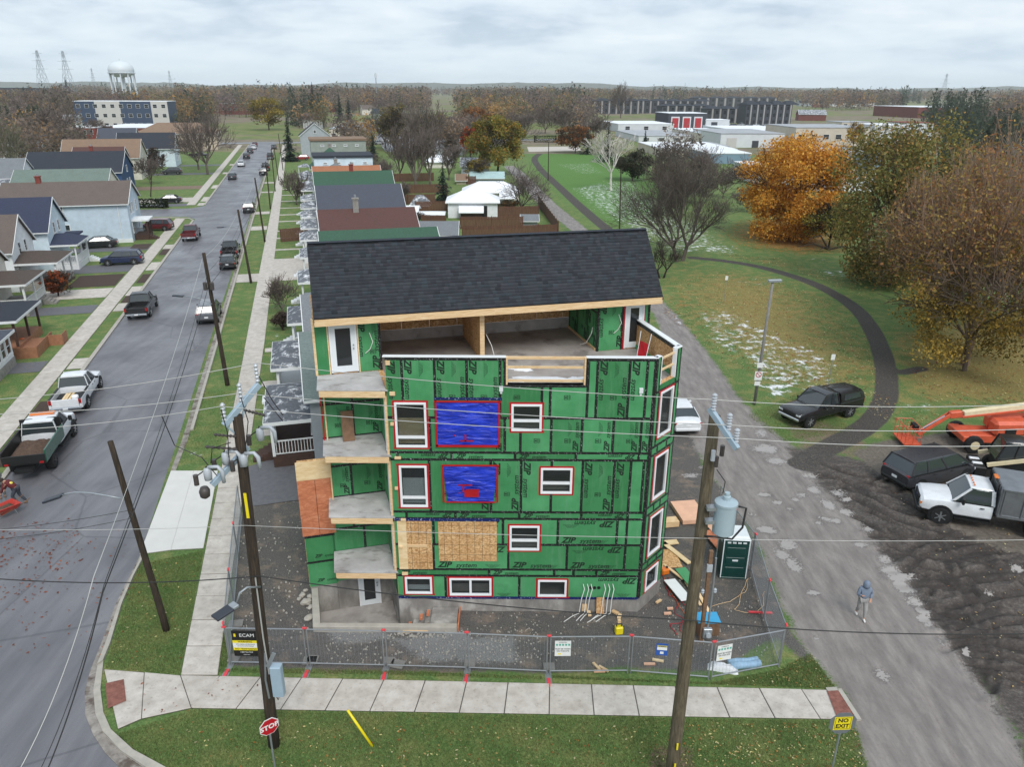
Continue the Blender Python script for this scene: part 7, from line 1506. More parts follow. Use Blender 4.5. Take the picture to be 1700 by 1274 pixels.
porch(r,a,a+1.9,-2.6,.6,2.8,'trim_white',posts=True,deck='dark_wood',steps=-2.0,post_mat='dark_wood',rise=.25)
def by_ridge(label,px,py,zr,ulen,half,ze,wall,roof,**kw):
    u,v = GS(px,py,zr); return gable_house(label,u-ulen,u,v-half,v+half,ze,zr,wall,roof,**kw)
ww = [(-1.2,2.0,.9,1.4),(1.2,2.0,.9,1.4),(0,4.6,.9,1.3)]
by_ridge('low house with a mottled grey green roof behind the light blue house',181,279,6.3,15,4.6,3.9,'siding_cream','roof_camo',wins_e=ww[:2])
r = by_ridge('blue craftsman house with a dark roof and white trim',205,250,8.0,17,6.0,4.6,'siding_navy','roof_black',wins_e=ww,chimney=(2.5,.5,.6,'brick_red'))
m = MB(); g_ = r[0]; m.add([(2.5,-r[2]-1.8,3.0),(6.9,-r[2]-1.8,3.0),(4.7,-r[2]-1.8,5.2),(2.5,-r[2]+3,3.0),(6.9,-r[2]+3,3.0),(4.7,-r[2]+3.4,5.2)],[(0,1,2),(0,2,5,3),(2,1,4,5)]); m.build('front_gable','roof_black',g_)
m = MB(); m.box((4.7,-r[2]-.9,1.6),(3.6,1.8,3.0)); m.build('bay','siding_navy',g_); add_window(g_,4.7,-r[2]-1.83,1.8,1.0,1.4)
for s in (-1,1): m = MB(); m.bar((4.7+s*2.3,-r[2]-1.86,2.95),(4.7,-r[2]-1.86,5.2),.06,.22); m.build('bargeboard','trim_white',g_)
m = MB(); m.add([(5.1-.4,-r[2]-1.84,3.1),(6.6,-r[2]-1.84,3.1),(4.7,-r[2]-1.84,5.0),(2.8,-r[2]-1.84,3.1)],[(0,1,2),(0,2,3)]); m.build('gable_panel','trim_white',g_)
by_ridge('tan gabled house with a brown roof on the left of the street',232,230,8.8,16,5.0,5.2,'siding_cream','roof_tan',wins_e=ww); by_ridge('house with a dark red brown roof behind the blue craftsman house',205,243,7.6,10,4.5,4.8,'siding_white','roof_redbrown',wins_e=ww[:2])
by_ridge('pale blue house with a black gable roof before the tan house',289,219.5,8.6,14,5.0,5.0,'siding_paleblue','roof_black',wins_e=ww,wins_s=[(4,2.2,.9,1.5)])
by_ridge('wide tan house with a shallow brown roof near the cross street',360,203,8.6,26,9,5.5,'siding_tan','roof_tan',hip=.5,wins_s=[(-6,3.6,1.2,1.4),(0,3.6,1.2,1.4),(6,3.6,1.2,1.4)],wins_e=ww)
for px,py,zr,ul,half,ze,wl,rf_,lb_ in ((76,208,8.2,13,5,5.4,'siding_white','roof_halfsnow','white two storey house with patchy snow on its roof at the left'),(60,224,5.6,10,5,3.4,'siding_white','roof_darkbrown','low white garage house in front of the white two storey house'),(150,236,4.6,12,4,3.2,'siding_grey','roof_halfsnow','low grey roofed house with snow behind the craftsman house'),(36,297,4.6,9,4,3.0,'siding_cream','roof_halfsnow','snow dusted shed roof at the far left behind the light blue house'),(30,313,4.2,9,4,2.8,'siding_grey','roof_grey','grey shed roof at the left edge behind the navy roof'),(70,235,6,9,4,4,'siding_paleblue','roof_grey','pale house far left among bare trees')):
    by_ridge(lb_,px,py,zr,ul,half,ze,wl,rf_,wins_s=[(0,2.0,.9,1.2),(-2.5,2.0,.9,1.2)],wins_e=ww[:2])
rr_ = random.Random(31)
for k,(px,py,lb_) in enumerate(((40,262,'grey roofed house deep left behind the trees'),(12,236,'brown roofed house at the left edge beyond the bare tree'),(105,222,'slate roofed house between the left trees'),(330,176,'low house behind the bare maple'),(20,206,'far white house at the left edge'),(130,190,'house peeking left of the apartment block'),(62,196,'brown house left of the apartment block'),(225,212,'brown roof just before the long white roof'))):
    by_ridge(lb_,px,py,7.5,11,4.5,4.6,rr_.choice(['siding_white','siding_cream','siding_grey','siding_tan']),['roof_grey','roof_brown','roof_slate','roof_tan','roof_halfsnow'][k % 5],wins_e=ww,wins_s=[(0,2.2,.9,1.3),(-3,2.2,.9,1.3)])
right = [(43.2,3.6,4.5,6.9,'siding_grey','roof_greygreen','grey sided house directly behind the building, its porch steps showing',-.6,9,None),(52.0,3.7,4.5,6.9,'siding_white','roof_grey','grey roofed house second behind the building',-.4,9,None),(61.5,3.7,4.4,6.6,'siding_white','roof_slate','slate roofed house third behind the building',.6,10,None),
         (75.0,4.6,4.6,7.2,'siding_white','roof_green','house whose green roof edge shows just above the black shingle roof',1.5,11.0,None),(86.6,5.2,4.9,7.55,'siding_white','roof_redbrown','house with a red brown roof and a stone chimney',1.8,10.2,(-1.2,-.4,.9,'stone')),(97,4,4.0,6.0,'siding_cream','roof_brown','low brown roofed house before the dark grey roof',1.9,10.5,None),
         (105.4,5.4,5.0,8.0,'siding_white','roof_slate','house with a wide dark grey roof in the right row',2.1,10.8,None),(114.5,3.6,4.8,6.95,'siding_tan','roof_redbrown','house with a thin dark red roof strip behind the dark grey roof',2.2,11.2,None),(123.7,4.6,5.2,8.0,'siding_white','roof_green','house with a bright green roof and red chimney',2.3,11.6,(-.2,.2,.7,'brick_red')),
         (132.8,4.2,5.2,8.0,'siding_cream','roof_orange','house with an orange brown roof behind the green one',2.4,10.6,None)]
for v,half,ze,zr,wl,rf_,lb_,u0,dep,ch in right:
    r,a,b_ = gable_house(lb_,u0,u0+dep,v-half,v+half,ze,zr,wl,rf_,wins_w=[(0,4.3 if zr > 7 else 2.2,.9,1.3),(-1.6,2.1,1.1,1.4)],wins_s=[(-2,2.4,.9,1.3)],chimney=ch)
    porch(r,-a-2.3,-a,-2.4 if v > 60 else -3.2,2.2,2.9,'roof_snowy' if v > 70 else 'roof_halfsnow',side=-1,rail=v < 90,steps=(-1.6 if v < 60 else 1.2),deck='dark_wood' if v < 50 else 'trim_white',rise=.75)
for v,lb_,zr,rf_,wl in ((145.5,'house with a grey pyramid roof in the right row',7.4,'roof_grey','siding_white'),(168,'house with a green pyramid roof in the right row',8.6,'roof_green','siding_white')):
    r,a,b_ = gable_house(lb_,2.6,10.6,v-4.2,v+4.2,5.0,zr,wl,rf_,hip=1.0,chimney=(0,.2,.3,'stone')); porch(r,-a-2.3,-a,-2.2,2.2,2.9,'roof_snowy',side=-1,rail=False)
for v,h,wl,lb_,d in ((158,7.6,'siding_paleblue','flat topped pale two storey block in the right row',11),(183,9.2,'siding_greengrey','taller grey block with a brown roof edge in the right row',12)):
    t = thing('house',lb_,'house',S(3+d/2,v),SA,'houses along the street'); m = MB(); m.box((0,0,h/2),(d,9,h)); m.build('wall',wl,t); m = MB(); m.box((0,0,h+.2),(d+.5,9.5,.4)); m.build('roof','roof_black' if h < 8 else 'roof_tan',t)
    for x in (-3.5,-1,1.5,4): add_window(t,x,-4.53,h-1.0,.8,.4)
by_ridge('gabled house end facing the drone at the far end of the right row',545,203,10.0,9,5,6.5,'siding_grey','roof_black',axis='v',wins_s=[(0,7.5,.8,1.0)])
for v in (149,154,163,173,190):
    t = thing('porch','snow covered porch roof far up the right row, at house %s' % {149: 'behind the grey pyramid',154: 'before the pale block',163: 'beside the pale block',173: 'beside the green pyramid',190: 'beside the tall grey block'}[v],'porch',S(1.2,v),SA,'snowy porches in the right row'); m = MB(); m.add([(-1.4,-1.8,2.8),(1.4,-1.8,2.8),(1.4,1.8,2.8),(-1.4,1.8,2.8),(.6,0,3.6)],[(0,1,4),(1,2,4),(2,3,4),(3,0,4),(3,2,1,0)]); m.build('roof','roof_snowy',t)
    for x in (-1.2,1.2): m = MB(); m.box((x,-1.5,1.4),(.15,.15,2.8)); m.build('post','trim_white',t)
def yard(label,pxl,pxr,pyb,pyt,depth,wall,roof,kind='hip',name='garage',cat='garage',rise=1.0,wins=(),door=None):
    l,r_ = G(pxl,pyb),G(pxr,pyb); h = ZT((l+r_)/2,pyt); w = (r_-l).length; a = math.atan2(r_.y-l.y,r_.x-l.x); c = (l+r_)/2+Vector((-math.sin(a),math.cos(a),0))*(depth/2)
    root,A,Bq = gable_house(label,c.x-w/2,c.x+w/2,c.y-depth/2,c.y+depth/2,h,h+rise,wall,roof,hip=.55 if kind == 'hip' else 0,rz=a,name=name,cat=cat,group='back yard buildings',wins_s=wins)
    if door: m = MB(); m.box((door[0],-Bq-.03,door[2]/2),(door[1],.06,door[2])); m.build('door','trim_black',root)
    return root
yard('white garage with a snowy hip roof and a lean-to',744,826,362,334,6.5,'siding_white','roof_white',rise=1.3,door=(1.6,1.6,2.0)); yard('garage with a wide snowy hip roof beside the lane',770,862,336,318,7,'siding_cream','roof_white',rise=1.5)
yard('long shed with a pale teal roof',782,836,304,295,8,'siding_grey','roof_teal','gable','shed','shed',1.0); yard('cream cottage with a snowy roof beyond the fences',708,750,279,268,8,'siding_cream','roof_white',rise=1.4); yard('grey garage with a snowy metal roof near the tall tree',766,812,290,275,9,'siding_grey','roof_snowy','gable',rise=1.6)
yard('dark barn roof streaked with snow',720,768,258,247,12,'siding_grey','roof_snowy','gable',rise=2.6); yard('pale shed beyond the bare trees',680,706,256,246,8,'siding_white','roof_white','gable','shed','shed',1.5)
yard('small grey garden shed beside the lane fence',867,892,376,364,2.4,'siding_grey','roof_grey','gable','shed','shed',.6); yard('white flat roofed canopy in the yard',696,736,364,356,3.5,'dark_wood','roof_white','gable','canopy','canopy',.2); yard('low white roofed extension at the red brown house',664,692,366,352,5,'siding_white','roof_white','gable','shed','shed',.7)
yard('mottled green cottage end with a small window under the black roof ridge',672,758,412,388,6,'roof_camo','roof_grey','gable','cottage','house',1.2,wins=[(0,1.6,1.4,1.0)]); yard('grey gazebo with a pointed snowy roof',683,710,346,338,3.5,'dark_wood','roof_snowy','hip','gazebo','gazebo',1.3); yard('white lean-to shed in front of the white garage',765,800,365,350,2.5,'dark_wood','roof_white','gable','shed','shed',.6)
yard('white window wall of a bungalow by the lane bush',832,853,340,328,5,'siding_blue','roof_white','gable','shed','shed',.7); yard('small tan playhouse by the spruce',758,774,306,297,2.5,'siding_tan','roof_tan','gable','playhouse','shed',1.0)
def yard_fence(label,a,b_,h=1.8):
    p,q = G(*a),G(*b_); d = q-p; L_ = d.length; t = thing('wooden_fence',label,'fence',p,math.atan2(d.y,d.x),'back yard fences'); n = int(L_/.16); m = MB()
    for i in range(n): x = (i+.5)*L_/n; m.box((x,0,h/2+random.uniform(-.02,.02)),(L_/n*.9,.025,h))
    stuff(m.build('boards','fence_wood',t)); n = max(1,int(L_/2.4))
    for i in range(n+1): m = MB(); m.box((i*L_/n,.07,h/2+.05),(.1,.1,h+.1)); m.build('post','fence_wood',t)
    for z in (.4,h-.35): m = MB(); m.box((L_/2,.05,z),(L_,.04,.09)); m.build('rail','fence_wood',t)
for a,b_,lb_ in (((768,398),(924,393),'brown board fence nearest the black roof ridge'),((764,380),(868,379),'brown board fence in front of the white garage'),((826,361),(894,360),'dark board fence right of the white garage'),((690,352),(744,351),'red brown board fence left of the white garage'),((640,322),(742,320),'grey brown board fence across the yards behind the spruce'),((655,340),(722,338),'board fence behind the gazebo'),((893,341),(926,388),'slatted fence along the lane'),((742,330),(744,352),'short fence running back from the white garage'),((640,302),(720,300),'far board fence below the bare trees'),((467,402),(512,398),'dark board fence across the front yard by the red brown house'),((774,306),(790,306),'short dark fence beside the playhouse'),((700,376),(740,377),'low fence beside the white canopy')): yard_fence(lb_,a,b_)
# ---------------------------------------------------------------- farther buildings
def block(label,pxl,pxr,pyb,pyt,depth,wall,roof,name='building',cat='building',cols=0,rows=0,bands=None,doors=None,parapet=.3,group=None,wfrac=.5):
    l,r_ = G(pxl,pyb),G(pxr,pyb); h = ZT((l+r_)/2,pyt); w = (r_-l).length; a = math.atan2(r_.y-l.y,r_.x-l.x); c = (l+r_)/2+Vector((-math.sin(a),math.cos(a),0))*(depth/2); t = thing(name,label,cat,c,a,group)
    m = MB(); m.box((0,0,h/2),(w,depth,h)); m.build('wall',wall,t); m = MB(); m.box((0,0,h+.05),(w+parapet,depth+parapet,.25)); m.build('roof',roof,t)
    if bands:
        x = -w/2
        for f,mt in bands: m = MB(); m.box((x+f*w/2,-depth/2-.06,h/2),(f*w-.05,.12,h-.1)); m.build('facade_bay',mt,t); x += f*w
    for j in range(rows):
        for i in range(cols):
            ww_ = w/cols*wfrac; hh = h/rows*.5; add_window(t,-w/2+w/cols*(i+.5),-depth/2-.16,h/rows*(j+.5),min(ww_,2.4),min(hh,1.8),0,False)
    for (f0,f1,hh,mt) in (doors or ()): m = MB(); m.box((-w/2+w*(f0+f1)/2,-depth/2-.08,h*hh/2),(w*(f1-f0),.16,h*hh)); m.build('bay_door',mt,t)
    return t,w,h
simple('panel_navy',C(56,72,96),.6,var=.08); simple('panel_pale',C(190,188,184),.7,var=.06); simple('panel_stone',C(150,148,146),.7,var=.1); simple('panel_charcoal',C(58,62,70),.7,var=.1); simple('roof_flat_snow',(.74,.77,.80),.8,var=.1,scale=.2); simple('roof_flat_grey',C(160,164,168),.9,var=.15,scale=.3); simple('door_red',C(170,42,48),.5,var=.1); simple('wall_cream',C(196,188,172),.9,var=.1,scale=.4); simple('wall_white',C(206,210,212),.8,var=.06,scale=.4); simple('wall_blue',C(118,142,160),.6,var=.06,scale=.4); simple('brick_far',C(112,66,60),.9,var=.15,scale=.8)
block('three storey apartment block of navy and pale panels',130,284,215,168,14,'panel_navy','roof_flat_snow',bands=[(.22,'panel_navy'),(.27,'panel_pale'),(.33,'panel_navy'),(.18,'panel_pale')],cols=11,rows=3)
block('long low building with a snow white flat roof',158,284,228,212,36,'brick_far','roof_flat_snow',cols=5,rows=1); block('red brick flat roofed building left of the white roofed one',118,162,242,212,16,'brick_red','roof_flat_snow',cols=4,rows=2)
block('dark apartment block at the far left edge',-40,88,178,145,20,'panel_charcoal','roof_teal',cols=8,rows=3); block('red brick school beyond the cross street',366,448,190,172,20,'brick_far','roof_flat_grey',cols=8,rows=1); block('brick school wing with a grey roof',300,372,188,176,20,'brick_far','roof_flat_grey',cols=6,rows=1); block('brick building behind the spruces',488,560,186,172,15,'brick_far','roof_grey',cols=5,rows=1)
block('cream shopping plaza with a flat roof beyond the right row',548,606,236,214,30,'wall_cream','roof_flat_grey',cols=4,rows=1); block('blue trimmed plaza entrance',603,616,230,207,4,'wall_blue','wall_blue',cols=1,rows=1)
t,w,h = block('fire hall with three red doors',1108,1171,213,188,25,'panel_charcoal','roof_flat_snow',doors=[(.08,.30,.78,'wall_white'),(.38,.60,.78,'wall_white'),(.68,.90,.78,'wall_white')])
for f0,f1 in ((.11,.27),(.41,.57),(.71,.87)): m = MB(); m.box((-w/2+w*(f0+f1)/2,-12.5-.2,h*.35),(w*(f1-f0),.1,h*.68)); m.build('red_door','door_red',t)
block('pale glass annex right of the fire hall',1170,1210,213,199,14,'wall_white','roof_flat_snow',doors=[(.25,.5,.75,'panel_charcoal')]); block('long white roofed warehouse left of the fire hall',1026,1118,219,206,40,'wall_white','roof_flat_snow',cols=3,rows=1); block('white warehouse behind the orange tree',1195,1300,245,222,35,'wall_white','roof_flat_grey',doors=[(.1,.25,.7,'panel_pale'),(.5,.6,.5,'panel_charcoal')])
block('brown edged low warehouse with a snowy roof',1160,1222,238,221,40,'wall_cream','roof_flat_snow',doors=[(.3,.9,.7,'wall_white')]); block('blue walled warehouse between the orange and green trees',1372,1462,282,256,35,'wall_blue','roof_flat_grey'); block('snow roofed warehouse below the blue walled one',1290,1450,318,290,30,'wall_white','roof_flat_snow'); block('dark warehouse wall among the bare bushes',1175,1245,272,255,30,'wall_blue','roof_flat_snow')
block('wide low warehouse with a pale roof left of the orange tree',1098,1222,262,248,34,'wall_cream','roof_flat_snow'); block('flat pale roofed depot behind the bare thicket',1060,1160,236,226,45,'wall_white','roof_flat_grey',cols=4,rows=1); block('pale long shed roof right of the white warehouse',1225,1330,228,217,50,'wall_white','roof_flat_snow'); block('grey roofed depot between the thicket and the white warehouse',1150,1210,252,243,22,'wall_blue','roof_flat_grey',cols=3,rows=1); block('narrow white shed before the fire hall',1062,1112,228,221,14,'wall_white','roof_flat_snow',cols=3,rows=1); block('brown walled unit right of the fire hall annex',1250,1318,222,213,22,'wall_cream','roof_flat_snow',cols=4,rows=1); block('tall pale block behind the tan commercial building',1395,1445,222,203,16,'wall_cream','roof_flat_grey',cols=4,rows=2); block('small white block left of the tan commercial building',1322,1350,228,212,12,'wall_white','roof_flat_snow',cols=2,rows=1); block('tan commercial building beyond the orange tree',1318,1440,242,212,30,'wall_cream','roof_flat_grey',cols=6,rows=1); block('white three storey building with small windows',1448,1500,240,208,18,'wall_white','roof_flat_snow',cols=4,rows=3); block('white apartment end with a red roof',1500,1545,232,204,16,'wall_white','brick_red',cols=3,rows=3); block('long red brick plant at the right horizon',1522,1665,196,178,60,'brick_far','roof_flat_snow')
def town_row(label,pxl,pxr,pyb,pyt,n,depth=12,rows=2):
    l,r_ = G(pxl,pyb),G(pxr,pyb); h = ZT((l+r_)/2,pyt); w = (r_-l).length; a = math.atan2(r_.y-l.y,r_.x-l.x); c = (l+r_)/2+Vector((-math.sin(a),math.cos(a),0))*(depth/2); t = thing('townhouse_row',label,'townhouses',c,a,'dark townhouse rows')
    for i in range(n):
        x = -w/2+w/n*(i+.5); d = w/n; mt = ('panel_charcoal','panel_pale','panel_charcoal')[i % 3]; m = MB(); m.box((x,0,h*.42),(d*.96,depth,h*.84)); u_ = m.build('unit','panel_charcoal',t); m = MB(); m.box((x+d*.2,-depth/2-.3,h*.42),(d*.2,.6,h*.84)); m.build('bay','panel_stone',u_)
        for j in range(rows): m = MB(); m.box((x-d*.2,-depth/2-.05,h*.84*(j+.5)/rows),(d*.3,.1,h*.3/rows*1.4)); m.build('window','dark_glass',u_)
        if i % 2 == 0: m = MB(); m.add([(x-d*.55,-depth/2-.6,h*.84),(x+d*1.5,-depth/2-.6,h*.84),(x+d*1.5,depth/2+.5,h*.84),(x-d*.55,depth/2+.5,h*.84),(x,0,h),(x+d*.9,0,h)],[(0,1,5,4),(1,2,5),(2,3,4,5),(3,0,4),(3,2,1,0)]); m.build('roof','roof_black',u_)
town_row('dark townhouse row farthest left behind the parked trailers',966,1062,189,163,8); town_row('dark townhouse row behind the bare willow',1058,1168,188,164,9); town_row('dark townhouse row behind the fire hall',1098,1180,196,172,6); town_row('two storey townhouse row right of the fire hall',1172,1236,204,176,5); town_row('three storey townhouse row at the right end',1236,1312,208,167,7,12,3); town_row('distant upper townhouse row on the horizon',1150,1290,178,160,10)
for k,(px,py) in enumerate(((1207,208),(1218,210),(1230,209),(1243,211),(1256,210),(1270,212),(1284,211),(1296,213),(1215,216),(1240,217),(785,232),(800,246),(812,244),(770,240),(645,236),(655,234),(668,236),(628,240))):
    p = G(px,py); vehicle('parked_car','parked car %s' % ('%s from the left in the lot right of the fire hall' % ['first','second','third','fourth','fifth','sixth','seventh','eighth'][k] if k < 8 else ('at the %s end of the nearer row by the fire hall' % ('left' if k == 8 else 'right') if k < 10 else ['beside the red maple beyond the yards','dark pickup shape in the plaza lot, right of the spruces','white car in the plaza lot beside the dark one','far car behind the bare trees near the plaza','leftmost car by the plaza entrance','second car by the plaza entrance','third car by the plaza entrance','car nearest the blue plaza entrance'][k-10])),'car',('sedan','suv','pickup','hatch')[k % 4],('paint_white','paint_black','paint_silver','paint_charcoal','paint_white')[k % 5],p,R(-70+10*(k % 3)),'cars in far lots')
for poly,mt,z in (([(620,222),(700,222),(720,252),(640,252)],'asphalt',.02),([(1120,213),(1330,206),(1340,222),(1180,222),(1110,216)],'roof_flat_grey',.02),([(1050,205),(1110,205),(1110,220),(1030,222)],'asphalt',.015),([(875,244),(960,243),(965,250),(878,252)],'concrete',.02)): sheet('parking_lot',[g2(*q) for q in poly],mt,z)
# ---------------------------------------------------------------- water tower, pylons, masts
simple('tower_white',C(206,214,218),.5,var=.03); simple('pylon_steel',C(150,158,166),.5,.3,var=.05)
def water_tower():
    Yd = 640; c = V(202,122,Yd); t = thing('water_tower','white water tower with a domed tank on many legs on the horizon','water tower',(c.x,Yd,0)); zt = V(202,101,Yd).z; zb = V(202,121,Yd).z; rr = (V(222,120,Yd).x-V(182,120,Yd).x)/2
    m = MB(); m.lathe((0,0,0),[(rr*.5,zb-3),(rr*.95,zb-.5),(rr,zb+1.5),(rr,zb+2.5),(rr*.93,zb+(zt-zb)*.55),(rr*.7,zb+(zt-zb)*.8),(rr*.35,zt-.4),(.8,zt)],28); m.build('tank','tower_white',t,True)
    for k in range(10): a = 2*math.pi*k/10; m = MB(); m.tube([(rr*.95*math.cos(a),rr*.95*math.sin(a),0),(rr*.93*math.cos(a),rr*.93*math.sin(a),zb)],.55,6); m.build('leg','tower_white',t)
    m = MB(); m.cyl((0,0,0),1.6,zb,10); m.build('riser','tower_white',t); m = MB(); m.lathe((0,0,zb-.2),[(rr*1.06,0),(rr*1.06,.6)],24); m.build('walkway','tower_white',t); m = MB(); m.cyl((0,0,zt),.5,1.5,6); m.build('vent','tower_white',t)
water_tower()
def pylon(label,px,ptop,Yd,w0,r=.12):
    b_ = V(px,150,Yd); top = V(px,ptop,Yd).z; t = thing('pylon',label,'pylon',(b_.x,Yd,0),0,'lattice towers on the horizon'); m = MB(); n = 7; prev = None
    for i in range(n+1):
        f = i/n; w = w0*(1-f)**1.2+1.0; z = top*f; ring = [Vector((sx*w/2,sy*w/2,z)) for sx,sy in ((-1,-1),(1,-1),(1,1),(-1,1))]
        if prev:
            for k in range(4): m.bar(prev[k],ring[k],r*1.3,r*1.3); m.bar(prev[k],ring[(k+1) % 4],r,r); m.bar(prev[(k+1) % 4],ring[k],r,r)
        prev = ring
    m.build('lattice','pylon_steel',t)
    for f,l in ((.7,7),(.83,6),(.95,4)): m = MB(); m.bar((-l,0,top*f),(l,0,top*f),r*1.5,r*1.5); m.build('arm','pylon_steel',t)
for px,pt_,Yd,w0,lb_ in ((74,83,700,12,'leftmost tall lattice pylon on the horizon'),(116,84,720,12,'second tall lattice pylon left of the water tower'),(158,113,1500,9,'small pylon just left of the water tower'),(285,117,1500,9,'small pylon right of the water tower'),(1567,122,1200,10,'leaning looking pylon at the right horizon'),(1470,143,1800,8,'faint pylon on the right horizon')): pylon(lb_,px,pt_,Yd,w0)
b_ = V(625,150,900); t = thing('radio_mast','slim radio mast with antennas on the centre horizon','mast',(b_.x,900,0)); zt = V(625,121,900).z; m = MB(); m.tube([(0,0,0),(0,0,zt)],.45,6); m.build('shaft','pylon_steel',t); m = MB(); m.cyl((0,0,zt-5),1.3,4.5,8); m.build('antenna_ring','tower_white',t)
# ---------------------------------------------------------------- trees
def vcol_mat(name,rough=.8,trans=0.0,spec=.2):
    m,nt,N,L,b = base_mat(name,rough,0,spec); c = attr(N,'Col','Color'); L.new(c,b.inputs['Base Color'])
    if trans:
        t = N.new('ShaderNodeBsdfTranslucent'); L.new(c,t.inputs[0]); mx = N.new('ShaderNodeMixShader'); mx.inputs[0].default_value = trans; L.new(b.outputs[0],mx.inputs[1]); L.new(t.outputs[0],mx.inputs[2]); L.new(mx.outputs[0],N['Material Output'].inputs[0])
vcol_mat('leaf_cards',.7,.45); vcol_mat('bark_tint',.9); vcol_mat('needle',.8,.1)
def grow(seed,h,r,levels=5,kids=(5,5,5,4),spread=.75,trunk=.2,curl=.25,lean=(0,0),lift=.25,ratio=.62,first=None,multi=1):
    rnd = random.Random(seed); segs = []; tips = []
    def branch(p,d,L_,r0,lev):
        n = 4 if lev < 2 else (3 if lev < levels-1 else 2); r1 = r0*(.55 if lev else .8); pts = [p]; q = p; dd = d
        for i in range(n):
            dd = (dd+Vector((rnd.gauss(0,curl),rnd.gauss(0,curl),rnd.gauss(0,curl)+lift*.35))*(.45 if lev else .12)).normalized(); q2 = q+dd*(L_/n); ra = r0+(r1-r0)*i/n; rb = r0+(r1-r0)*(i+1)/n
            segs.append((q.x,q.y,q.z,q2.x,q2.y,q2.z,ra,rb)); q = q2; pts.append((q,dd,rb))
        if lev >= levels-1: tips.extend([(x[0],x[1]) for x in pts[1:]]); return
        k = kids[min(lev,len(kids)-1)]
        for i in range(k):
            t = (.35+.65*(i+.6)/k) if lev else (.75+.25*(i+1)/k); x,dx,rx = pts[max(1,min(n,int(math.ceil(t*n))))]; a0 = pts[max(0,int(math.ceil(t*n))-1)]; a0 = a0[0] if isinstance(a0,tuple) else a0
            pos = a0.lerp(x,rnd.random()) if lev else x
            az = 2*math.pi*(i/k)+rnd.uniform(-.5,.5)+lev*1.1; sp_ = spread*rnd.uniform(.6,1.25)*(1.0 if lev else 1.0)
            o = dx.orthogonal().normalized(); o = Matrix.Rotation(az,3,dx) @ o; nd = (dx*math.cos(sp_)+o*math.sin(sp_)); nd.z += lift*(.6 if lev else .2); nd.normalize()
            branch(pos,nd,L_*ratio*rnd.uniform(.75,1.2)*(1.0 if lev else (1-trunk)/trunk*.62),rx*rnd.uniform(.55,.75),lev+1)
        if lev: branch(q,dd,L_*ratio*.8,r1*.8,lev+1)
    for k in range(multi):
        a = 2*math.pi*k/multi+rnd.random(); off = Vector((math.cos(a),math.sin(a),0))*(r*1.2 if multi > 1 else 0); d = Vector((lean[0]+math.cos(a)*(.35 if multi > 1 else 0),lean[1]+math.sin(a)*(.35 if multi > 1 else 0),1)).normalized()
        branch(off-Vector((0,0,.2)),d,h*trunk,r*(1 if multi == 1 else .75),0)
    return np.array(segs),tips
def seg_mesh(segs,sides=3,rmin=.008):
    p = segs[:,:3]; q = segs[:,3:6]; d = q-p; d /= (np.linalg.norm(d,axis=1,keepdims=True)+1e-9); a = np.where(np.abs(d[:,2:3]) < .9,np.array([[0,0,1.]]),np.array([[1.,0,0]])); x = np.cross(d,a); x /= np.linalg.norm(x,axis=1,keepdims=True); y = np.cross(d,x); vs = []
    for (c,r) in ((p,np.maximum(segs[:,6],rmin)),(q,np.maximum(segs[:,7],rmin))):
        for k in range(sides): t = 2*math.pi*k/sides; vs.append(c+x*(math.cos(t)*r)[:,None]+y*(math.sin(t)*r)[:,None])
    V_ = np.stack(vs,1); n = len(segs); f = np.array([[k,(k+1) % sides,sides+(k+1) % sides,sides+k] for k in range(sides)]); faces = (f[None]+(np.arange(n)*2*sides)[:,None,None]).reshape(-1,4); return V_.reshape(-1,3),faces
def cards(pos,size,rng,cols,weights,flat=0.0,var=.18):
    n = len(pos); a = rng.normal(size=(n,3)); a /= np.linalg.norm(a,axis=1,keepdims=True); b_ = rng.normal(size=(n,3)); b_ -= a*(a*b_).sum(1,keepdims=True); b_ /= np.linalg.norm(b_,axis=1,keepdims=True)
    if flat: a[:,2] *= (1-flat); b_[:,2] *= (1-flat)
    s = size*rng.uniform(.6,1.4,(n,1)); V_ = np.stack([pos-a*s,pos-b_*s*.55,pos+a*s,pos+b_*s*.55],1).reshape(-1,3); F_ = np.arange(n*4).reshape(-1,4)
    c = np.array(cols)[rng.choice(len(cols),n,p=np.array(weights)/sum(weights))]*rng.normal(1,var,(n,1)).clip(.5,1.6); return V_,F_,np.repeat(c,4,0)
GREY = C(92,82,76); DARK = C(58,50,46)
def build_tree(name,label,base,segs,tips,bark,leaf=None,seed=1,group=None,rmin=.012,scale=1.0,cat='tree'):
    t = thing(name,label,cat,base,0,group); rng = np.random.default_rng(seed); thick = segs[:,6] > np.quantile(segs[:,6],.93)
    for nm,sel,sd in (('trunk',thick,7),('crown' if leaf is None else 'twigs',~thick,3)):
        V_,F_ = seg_mesh(segs[sel],sd,rmin); c = np.array(bark)*np.repeat(rng.normal(1,.2,(sel.sum(),1)).clip(.5,1.6),2*sd,0); o = npmesh(nm,V_,F_,'bark_tint',t,c,smooth=nm == 'trunk')
    if leaf:
        n,size,cols,wts,jit,drop = leaf; tp = np.array([tuple(p) for p,d in tips]); k = rng.choice(len(tp),n); pos = tp[k]+rng.normal(0,jit,(n,3));
        if drop: pos = pos[drop(pos,rng)]
        V_,F_,c = cards(pos,size,rng,cols,wts); npmesh('crown',V_,F_,'leaf_cards',t,c)
    return t
